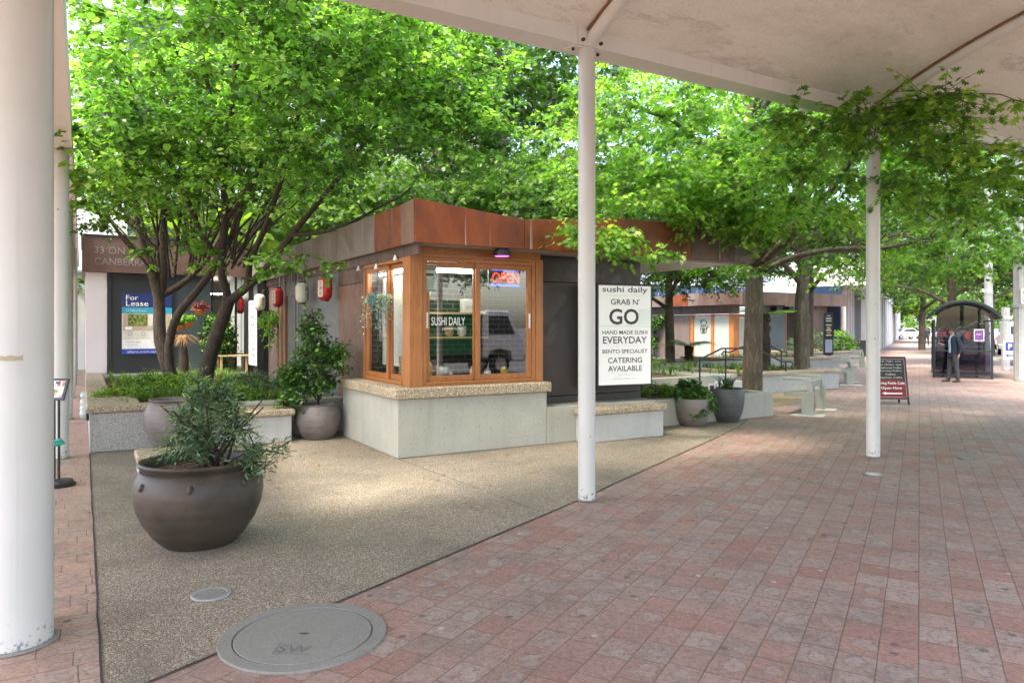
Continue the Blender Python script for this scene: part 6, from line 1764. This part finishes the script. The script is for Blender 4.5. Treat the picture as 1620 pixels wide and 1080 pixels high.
for s in (-1, 1):
    o_ = MB().box(-.3, .3, -.015, .015, 0, .95).build('panel', M['chalk'], t); o_.rotation_euler = (R(12*s), 0, 0); o_.location = (0, .22*s, 0)

# ---------------------------------------------------------------- bus shelter
SA = math.atan2(WP.y, WP.x)
sh = thing('bus_shelter', 'dark arched-roof bus shelter with scribbled glass at the right', 'bus shelter', (14.42, 24.8, 0), SA)
SW_, SL_ = 1.66, 3.4
for y in (0, SL_):
    for x in (0, SW_): MB().box(x-.035, x+.035, y-.035, y+.035, 0, 1.98).build('post', M['shelter'], sh, bevel=.006)
R_s = 1.32; cz = 2.63-R_s
def arc(r, n=22, half=1.11): return [(SW_/2+.02+r*math.sin(-math.asin(half/R_s)+2*math.asin(half/R_s)*i/n), cz+r*math.cos(-math.asin(half/R_s)+2*math.asin(half/R_s)*i/n)) for i in range(n+1)]
ar, ar2 = arc(R_s), arc(R_s-.09)
MB().xprism(ar+ar2[::-1], -.22, SL_+.22).build('roof', M['shelter'], sh, bevel=.01)
for y in (0, SL_):
    pts = [(x, y, z) for x, z in arc(R_s-.16, 20, .86)]
    MB().tube(pts, .03, 8).build('end_frame', M['shelter'], sh)
    for z0 in (.10, .90): MB().box(.035, SW_-.035, y-.025, y+.025, z0, z0+.05).build('rail', M['shelter'], sh)
    top = [(x, z-.03) for x, z in arc(R_s-.16, 20, .80)]
    MB().xprism([(.04, .952)]+[(max(.04, min(SW_-.04, x)), z) for x, z in top]+[(SW_-.04, .952)], y-.005, y+.005).build('end_pane', M['glass_grey'], sh)
    MB().box(.04, SW_-.04, y-.005, y+.005, .152, .898).build('lower_pane', M['glass_purple'], sh)
MB().box(-.005, .005, .04, SL_-.04, .152, 1.9).build('back_pane', M['glass_grey'], sh)
MB().box(-.02, .02, .04, SL_-.04, .10, .15).box(-.02, .02, .04, SL_-.04, 1.9, 1.96).box(SW_-.02, SW_+.02, .04, SL_-.04, 1.9, 1.96).build('side_rail', M['shelter'], sh)
MB().box(.1, .5, .5, SL_-.3, .43, .47).box(.08, .12, .5, SL_-.3, .5, .95).build('seat', M['shelter'], sh, bevel=.01)
MB().box(.25, .33, .7, .78, 0, .43).box(.25, .33, SL_-.6, SL_-.52, 0, .43).box(1.25, 1.33, .9, 1.2, 0, .9).build('seat_support', M['shelter'], sh)
MB().box(.2, 1.4, SL_-.25, SL_-.2, 1.95, 2.15).build('route_box', M['shelter'], sh)
rr = random.Random(3)
q = MB()
for k in range(40):      # scrawled marker lines on the end glass
    x, z = rr.uniform(.1, 1.5), rr.uniform(1.1, 1.85); pts = []
    for i in range(6):
        pts.append((min(max(x, .06), 1.6), -.010, min(max(z, .99), 1.9))); x += rr.uniform(-.13, .15); z += rr.uniform(-.14, .14)
    q.tube(pts, .012, 4)
q.build('scrawl', M['ink'], sh)
q = MB()
for k in range(8):
    x, z = rr.uniform(.06, .3), rr.uniform(1.45, 1.65); pts = []
    for i in range(5): pts.append((max(.05, x), -.012, z)); x += rr.uniform(-.03, .1); z += rr.uniform(-.08, .08)
    q.tube(pts, .010, 4)
q.build('red_scrawl', M['maroon'], sh)
MB().xprism([(.9, 1.38), (.98, 1.30), (1.06, 1.38), (1.1, 1.58), (.86, 1.58)], -.010, -.006).build('dark_sticker', M['maroon'], sh)
pz = thing('event_poster', 'purple poster taped to the bus shelter end glass', 'poster', sh.matrix_basis @ Vector((1.30, -.012, 1.45)), SA)
MB().box(-.145, .145, -.003, .003, -.2, .2).build('sheet', M['white'], pz)
MB().box(-.12, .12, -.006, -.0035, -.16, .17).build('print', M['purple'], pz)
text('NIGHT', M['white'], pz, .16, (0, -.008, .03), height=.05)

# ---------------------------------------------------------------- poles and signs at the right edge
def pole(label, px, py, r, h, sleeve=1.6):
    p = ground(px, py); t = thing('light_pole', label, 'pole', p, 0, 'grey steel poles by the road')
    MB().lathe([(.001, 0), (r*1.12, 0), (r*1.12, .10), (r*1.02, .11), (r, h), (.001, h)], 20).build('shaft', M['galv'], t, smooth=40)
    q = MB()
    for k in range(10):
        a = k*.628; q.tube([(r*math.cos(a), r*math.sin(a), .12), (r*.98*math.cos(a), r*.98*math.sin(a), h)], r*.10, 5)
    q.build('rib', M['galv'], t)
    MB().lathe([(r*1.15, sleeve), (r*1.15, sleeve+.12), (r*1.02, sleeve+.13), (r*1.02, sleeve-.01)], 20, close=True).build('collar', M['galv'], t, smooth=40)
    return t
pole('thick ribbed grey pole at the right edge carrying the bicycle sign', 1617, 602, .22, 9, 2.35)
pole('grey pole rising behind the bus shelter roof', 1564, 587, .13, 8, 3.0)
pole('shorter grey post behind the parking sign', 1591, 586, .13, 2.5, 2.0)
pp = ground(1617, 602)
t = thing('bicycle_sign', 'white BICYCLE ONLY sign with blue cycle strapped to the thick pole', 'sign', (pp.x-.02, pp.y-.28, 2.72), R(-6))
MB().box(-.2, .2, -.004, .004, -.26, .24).build('plate', M['white'], t, bevel=.003)
q = MB()
for cx in (-.09, .09): q.tube([(cx+.055*math.cos(i*.524), -.007, .10+.055*math.sin(i*.524)) for i in range(13)], .008, 5)
q.tube([(-.09, -.007, .10), (-.04, -.007, .18), (.06, -.007, .18), (0, -.007, .10), (-.09, -.007, .10)], .007, 5).tube([(0, -.007, .10), (-.05, -.007, .2)], .007, 5).tube([(.09, -.007, .10), (.05, -.007, .21), (.02, -.007, .21)], .007, 5)
q.build('cycle_symbol', M['blue'], t)
text('ONLY', M['blue'], t, .32, (0, -.007, -.12), height=.10)
MB().tube([(-.2, .03, -.2), (.2, .03, -.2)], .015, 6).build('strap', M['galv'], t)
ps = at(1598, 554, 28.0)
t = thing('parking_sign', 'blue and white P parking sign with left arrow at the right', 'sign', (ps.x, ps.y, ps.z), R(-8))
MB().box(-.24, .24, -.006, .006, -.36, .36).build('plate', M['white'], t, bevel=.004)
MB().box(-.17, .17, -.009, -.0065, -.02, .31).build('blue_square', M['blue'], t)
text('P', M['white'], t, .14, (0, -.011, .145), height=.22, bold=.02)
MB().add([(-.17, -.009, -.2), (-.07, -.009, -.13), (-.07, -.009, -.175), (.17, -.009, -.175), (.17, -.009, -.225), (-.07, -.009, -.225), (-.07, -.009, -.27)], [(0, 6, 5, 4, 3, 2, 1)]).build('arrow', M['blue'], t)
MB().tube([(-.2, .03, .2), (-.35, .1, .2)], .02, 6).build('bracket', M['galv'], t)

# ---------------------------------------------------------------- vehicles
def wheel(parent, x, y, r=.32, w=.2):
    o = MB().tube([(x, y-w/2, r), (x, y+w/2, r)], r, 22).build('wheel', M['rubber'], parent, bevel=.03)
    MB().tube([(x, y-w/2-.012, r), (x, y+w/2+.012, r)], r*.62, 16).build('rim', M['steel'], o)
def car(label, loc, rz, mat, L_=4.3, W_=1.75, van=False):
    t = thing('parked_car' if not van else 'parked_van', label, 'car' if not van else 'van', loc, rz, 'vehicles parked along the road')
    if not van: body = [(-2.15, .35), (-2.12, .78), (-1.9, .92), (-1.25, .98), (-.75, 1.42), (.55, 1.46), (1.35, .98), (1.95, .88), (2.15, .65), (2.15, .32)]
    else: body = [(-2.4, .35), (-2.4, 1.2), (-2.3, 1.95), (-2.1, 2.02), (1.2, 2.02), (1.75, 1.25), (2.3, 1.0), (2.4, .7), (2.4, .35)]
    q = MB().xprism(body, -W_/2, W_/2); q.build('body', mat, t, bevel=.08, seg=3)
    gl = [(-1.1, 1.0), (-.72, 1.36), (.5, 1.4), (1.15, 1.0)] if not van else [(.2, 1.25), (.2, 1.85), (1.1, 1.85), (1.55, 1.28)]
    for s in (-1, 1): MB().xprism(gl, s*(W_/2)-.004, s*(W_/2)+.004).build('window', M['windark'], t)
    e = body[0][0]
    MB().box(e-.012, e+.0, -.65, .65, 1.3, 1.75).build('rear_window', M['windark'], t) if van else MB().add([(-1.30, -.66, 1.0), (-1.30, .66, 1.0), (-.82, .58, 1.41), (-.82, -.58, 1.41)], [(0, 3, 2, 1)]).build('rear_window', M['windark'], t)
    for s in (-1, 1):
        MB().box(e-.015, e+.02, s*.8-.07, s*.8+.07, .75, .95 if not van else 1.15).build('tail_light', emit('red_lens_%d' % 0, (.5, .01, .01), .3) if 'red_lens_0' not in bpy.data.materials else bpy.data.materials['red_lens_0'], t)
        MB().box(-e-.02, -e+.015, s*.6-.14, s*.6+.14, .62, .76).build('headlight', M['white'], t)
    for x in (-1.35, 1.35):
        for y in (-W_/2+.08, W_/2-.08): wheel(t, x, y)
    return t
c1 = car('white car parked along the road behind the short post', (38.5, 56.5, 0), ANGB, M['truck_white'])
c2 = copy_tree(c1); place(c2, (54, 99.5, 0), ANGB-.9, 'white car crossing at the far left end of the pavement')
c3 = copy_tree(c1); place(c3, (57.5, 95.5, 0), ANGB-.9, 'pale car at the far end, partly behind the waiting pedestrian')
car('white van with red tail lights behind the parking sign', (30.2, 43.2, 0), ANGB, M['truck_white'], 4.8, 1.9, True)
c4 = copy_tree(c1); place(c4, (45, 68, 0), ANGB, 'white car farthest along the right-hand road')
# delivery truck standing on the road behind the camera: it is what the shop window mirrors
tk = abthing('delivery_truck', 'white-cabbed truck with a green body mirrored in the kiosk window', 'truck', 8.4, -14.3)
MB().xprism([(.25, .62), (.25, 2.15), (.45, 2.32), (1.35, 2.30), (1.72, 1.55), (1.95, 1.35), (1.95, .5), (1.55, .5), (1.4, .85), (.95, .95), (.55, .85), (.5, .62)], -.9, .9).build('cab', M['truck_white'], tk, bevel=.05)
for s in (-1, 1): MB().xprism([(.5, 1.45), (.5, 2.12), (1.28, 2.12), (1.58, 1.45)], s*.9-.006, s*.9+.006).build('window', M['windark'], tk)
MB().box(-2.6, .15, -.95, .95, .75, 2.65).build('cargo_body', M['truck_green'], tk, bevel=.03)
MB().box(-2.5, 1.7, -.4, .4, .45, .7).build('chassis', M['dark'], tk)
for x in (-1.6, .98):
    for y in (-.8, .8): wheel(tk, x, y, .38, .24)
for s in (-1, 1): MB().box(1.93, 1.97, s*.65-.16, s*.65+.16, .75, .9).build('headlight', M['steel'], tk)
mt = copy_tree(mid); place(mt, L(2.5, -27), 1.0, 'oak across the road mirrored in the kiosk window, left'); mt = copy_tree(mid); place(mt, L(12, -28), 2.0, 'oak across the road mirrored in the kiosk window, right')

# ---------------------------------------------------------------- people
def loft(mb, rings, n=18):
    """rings: (centre, rx, ry, yaw)"""
    vs, fs = [], []
    for c, rx, ry, yw in rings:
        for k in range(n):
            a = 2*math.pi*k/n
            x, y = rx*math.cos(a), ry*math.sin(a)
            vs.append((c[0]+x*math.cos(yw)-y*math.sin(yw), c[1]+x*math.sin(yw)+y*math.cos(yw), c[2]))
    m = len(rings)
    for i in range(m-1):
        for k in range(n): fs.append((i*n+k, i*n+(k+1) % n, (i+1)*n+(k+1) % n, (i+1)*n+k))
    fs.append(tuple(range(n-1, -1, -1))); fs.append(tuple((m-1)*n+k for k in range(n)))
    return mb.add(vs, fs)
def skin_body(name, chains, mat, parent, sub=2):
    """One continuous surface grown from a joint skeleton: chains of (point, radius); equal points are shared."""
    me = bpy.data.meshes.new(name)
    bm = bmesh.new(); lay = bm.verts.layers.skin.verify(); idx = {}
    first = None
    for ch in chains:
        prev = None
        for p, r in ch:
            key = tuple(round(x, 4) for x in p)
            if key not in idx:
                v = bm.verts.new(p); rr_ = r if isinstance(r, tuple) else (r, r); v[lay].radius = rr_; idx[key] = v
                if first is None: v[lay].use_root = True; first = v
            v = idx[key]
            if prev is not None and prev is not v:
                try: bm.edges.new((prev, v))
                except ValueError: pass
            prev = v
    bm.to_mesh(me); bm.free()
    o = bpy.data.objects.new(name, me); COL.objects.link(o)
    if parent is not None: o.parent = parent
    s = o.modifiers.new('skin', 'SKIN'); s.use_smooth_shade = True
    ss = o.modifiers.new('sub', 'SUBSURF'); ss.levels = sub; ss.render_levels = sub
    me.materials.append(mat)
    return o
def hand(base, d, palm_n, s=1.0, curl=.6):
    """five finger chains from the wrist point `base`, pointing along d, curling towards palm_n"""
    base, d, pn = Vector(base), Vector(d).normalized(), Vector(palm_n).normalized()
    sd = d.cross(pn).normalized(); out = []
    pc = base + d*.045*s
    for k, (off, ln) in enumerate(((-.027, .068), (-.009, .078), (.009, .074), (.026, .058))):
        k0 = base + d*.085*s + sd*off*s
        k1 = k0 + (d*(1-curl*.5) + pn*curl*.6).normalized()*ln*.5*s
        k2 = k1 + (d*(1-curl) + pn*curl*1.1).normalized()*ln*.5*s
        out.append([(tuple(pc), .026*s), (tuple(k0), .0105*s), (tuple(k1), .0092*s), (tuple(k2), .008*s)])
    t0 = base + d*.03*s - sd*.034*s; t1 = t0 + (d*.6-sd*.5+pn*.5).normalized()*.035*s; t2 = t1 + (d*.8+pn*.6).normalized()*.03*s
    out.append([(tuple(pc), .026*s), (tuple(t0), .013*s), (tuple(t1), .0105*s), (tuple(t2), .0085*s)])
    return [(tuple(base), .023*s), (tuple(pc), .026*s)], out

def person(label, loc, rz, top, leg, shirt, shoe, hairm, phone=False, sit=False):
    """Faces -x in his own frame."""
    t = thing('person', label, 'person', loc, rz)
    dz = -.40 if sit else 0.0
    Z = lambda p: (p[0], p[1], p[2]+dz)
    shz = 1.385
    hL, hR = (0, .095, .86+dz), (0, -.095, .86+dz)
    if sit: kL, kR, aL, aR = (-.42, .12, .50), (-.42, -.12, .50), (-.40, .12, .085), (-.38, -.13, .085)
    else: kL, kR, aL, aR = (-.04, .11, .47), (.015, -.12, .465), (-.08, .12, .085), (.05, -.145, .085)
    sL, sR = Z((.0, .19, shz)), Z((.01, -.19, shz))
    eR, wR = Z((.06, -.255, 1.10)), Z((.02, -.245, .86))
    eL, wL = (Z((.02, .25, 1.11)), Z((-.24, .12, 1.17))) if phone else (Z((.05, .255, 1.10)), Z((.0, .245, .86)))
    if sit: eR, wR, eL, wL = Z((.02, -.25, 1.12)), Z((-.22, -.16, 1.02)), Z((.02, .25, 1.12)), Z((-.22, .16, 1.02))
    pel = Z((0, 0, .92))
    chains = [[(pel, (.12, .10)), (Z((.0, 0, 1.10)), (.11, .09)), (Z((0, 0, 1.27)), (.125, .095)), (Z((0, 0, 1.38)), (.09, .07)), (Z((-.012, 0, 1.45)), .05), (Z((-.03, 0, 1.50)), .058), (Z((-.045, 0, 1.56)), (.078, .088)), (Z((-.04, 0, 1.62)), (.078, .088)), (Z((-.035, 0, 1.66)), .055)],
              [(Z((0, 0, 1.38)), .07), (sL, .05), (eL, .036), (wL, .026)], [(Z((0, 0, 1.38)), .07), (sR, .05), (eR, .036), (wR, .026)],
              [(pel, .11), (hL, .08), (kL, .052), (aL, .036), ((aL[0]-.03, aL[1]+.005, .05), .033), ((aL[0]-.13, aL[1]+.02, .035), .028)],
              [(pel, .11), (hR, .08), (kR, .052), (aR, .036), ((aR[0]-.03, aR[1]-.005, .05), .033), ((aR[0]-.13, aR[1]-.02, .035), .028)]]
    dR = (Vector(wR)-Vector(eR)); w, fg = hand(wR, dR, (-.8, .6, 0) if not sit else (0, 0, -1), 1.0, .45); chains += [w]+fg
    dL = (-1, -.2, .1) if phone else (Vector(wL)-Vector(eL)); w, fg = hand(wL, dL, (0, -.2, 1) if phone else ((-.8, -.6, 0) if not sit else (0, 0, -1)), 1.0, .5); chains += [w]+fg
    body = skin_body('body', chains, M['skin'], t)
    z0 = dz
    q = MB(); q.tube([(-.122, 0, 1.59+z0), (-.150, 0, 1.562+z0), (-.128, 0, 1.548+z0)], [.009, .014, .011], 8); q.build('nose', M['skin'], body, smooth=60)
    for s in (-1, 1): MB().tube([(-.05, s*.083, 1.60+z0), (-.035, s*.092, 1.575+z0), (-.045, s*.084, 1.55+z0)], [.008, .012, .009], 7).build('ear', M['skin'], body, smooth=60)
    for s in (-1, 1): MB().box(-.124, -.113, s*.033-.013, s*.033+.013, 1.590+z0, 1.599+z0).build('eye', M['hair'], body)
    MB().box(-.127, -.114, -.02, .02, 1.524+z0, 1.530+z0).build('mouth', M['maroon'], body)
    rr = random.Random(8)
    hv, hf = [], []; NT, NP = 22, 12        # hair: a tousled cap over crown, sides and nape
    for i in range(NP+1):
        for k in range(NT):
            a = 2*math.pi*k/NT; front = -math.cos(a)
            low = R(66 if front > .6 else (88 if front > -.1 else 118))
            th = low*i/NP; rr_ = .103+rr.uniform(-.004, .008)+(.012 if front > .4 and i > NP*.5 else 0)
            hv.append((-.038+rr_*1.06*math.sin(th)*math.cos(a), rr_*.94*math.sin(th)*math.sin(a), 1.592+z0+rr_*.95*math.cos(th)))
    for i in range(NP):
        for k in range(NT): hf.append((i*NT+k, (i+1)*NT+k, (i+1)*NT+(k+1) % NT, i*NT+(k+1) % NT))
    MB().add(hv, hf).build('hair', hairm, body, smooth=70)
    jk = MB()
    loft(jk, [(Z((.005, 0, .78)), .135, .19, 0), (Z((.005, 0, .95)), .128, .175, 0), (Z((.005, 0, 1.10)), .122, .168, 0), (Z((.005, 0, 1.27)), .132, .20, 0), (Z((.005, 0, 1.37)), .112, .215, 0), (Z((.005, 0, 1.425)), .085, .15, 0), (Z((.0, 0, 1.46)), .062, .07, 0)], 22)
    jk.build('jacket', top, body, smooth=60)
    def sleeve(s_, e_, w_, sg):
        s_, e_, w_ = Vector(s_), Vector(e_), Vector(w_)
        pts = [s_+Vector((0, -sg*.05, .02)), s_+Vector((0, sg*.012, -.01)), s_.lerp(e_, .5), e_, e_.lerp(w_, .5), w_.lerp(e_, .12)]
        MB().tube(pts, [.06, .075, .066, .057, .05, .042], 14).build('sleeve', top, body, smooth=60)
    sleeve(sL, eL, wL, 1); sleeve(sR, eR, wR, -1)
    sh_ = MB(); loft(sh_, [(Z((-.05, 0, .92)), .098, .07, 0), (Z((-.05, 0, 1.15)), .098, .062, 0), (Z((-.05, 0, 1.30)), .105, .055, 0), (Z((-.04, 0, 1.41)), .075, .05, 0), (Z((-.028, 0, 1.475)), .058, .058, 0)], 16)
    sh_.build('shirt', shirt, body, smooth=60)
    tr = MB(); loft(tr, [(Z((0, 0, .76)), .11, .16, 0), (Z((0, 0, .86)), .12, .168, 0), (Z((0, 0, .94)), .115, .16, 0)], 18)
    for (h_, k_, a_) in ((hL, kL, aL), (hR, kR, aR)):
        h_, k_, a_ = Vector(h_), Vector(k_), Vector(a_)
        tr.tube([h_, h_.lerp(k_, .5), k_, k_.lerp(a_, .5)+Vector((.012, 0, 0)), a_+Vector((0, 0, -.02))], [.10, .088, .071, .064, .058], 14)
    tr.build('trousers', leg, body, smooth=60)
    for a_, dy in ((aL, .03), (aR, -.03)):
        x, y = a_[0], a_[1]
        MB().tube([(x+.05, y, .045), (x, y, .05), (x-.09, y+dy*.5, .042), (x-.17, y+dy, .032), (x-.205, y+dy*1.2, .026)], [.038, .046, .044, .038, .018], 12, el=.85).build('shoe', shoe, body, smooth=60)
    if phone:
        ph = thing('phone', "phone held in the waiting man's raised hand", 'phone', Vector(loc)+Matrix.Rotation(rz, 3, 'Z') @ Vector((wL[0]-.11, wL[1]-.02, wL[2]+.035)), rz)
        o_ = MB().box(-.07, .07, -.035, .035, -.004, .004).build('case', M['white'], ph, bevel=.004); o_.rotation_euler = (0, R(25), R(15))
    return t
pm = ground(1508, 604)
person('man in navy jacket and grey trousers looking at a phone by the bus shelter', (pm.x, pm.y, 0), R(4), M['suit'], M['trouser'], M['shirt'], M['shoe'], M['hair'], phone=True)
person('pedestrian in black standing far along the pavement, left of the bus shelter', (38.0, 66.5, 0), 1.0, M['black'], M['black'], M['black'], M['black'], M['hair'])
person('seated person in a blue shirt in the passage beside the far lightbox', L(-.25, 11.45, .59), ROT+R(20), M['denim'], M['trouser'], M['denim'], M['black'], M['hair'], sit=True)
st_ = abthing('cafe_stool', 'small timber stool under the seated person in blue', 'stool', -.25, 11.45, .59)
MB().box(-.17, .17, -.17, .17, .28, .315).build('seat', M['timber_pale'], st_)
for sx in (-.13, .13):
    for sy in (-.13, .13): MB().box(sx-.02, sx+.02, sy-.02, sy+.02, 0, .28).build('leg', M['timber_pale'], st_)
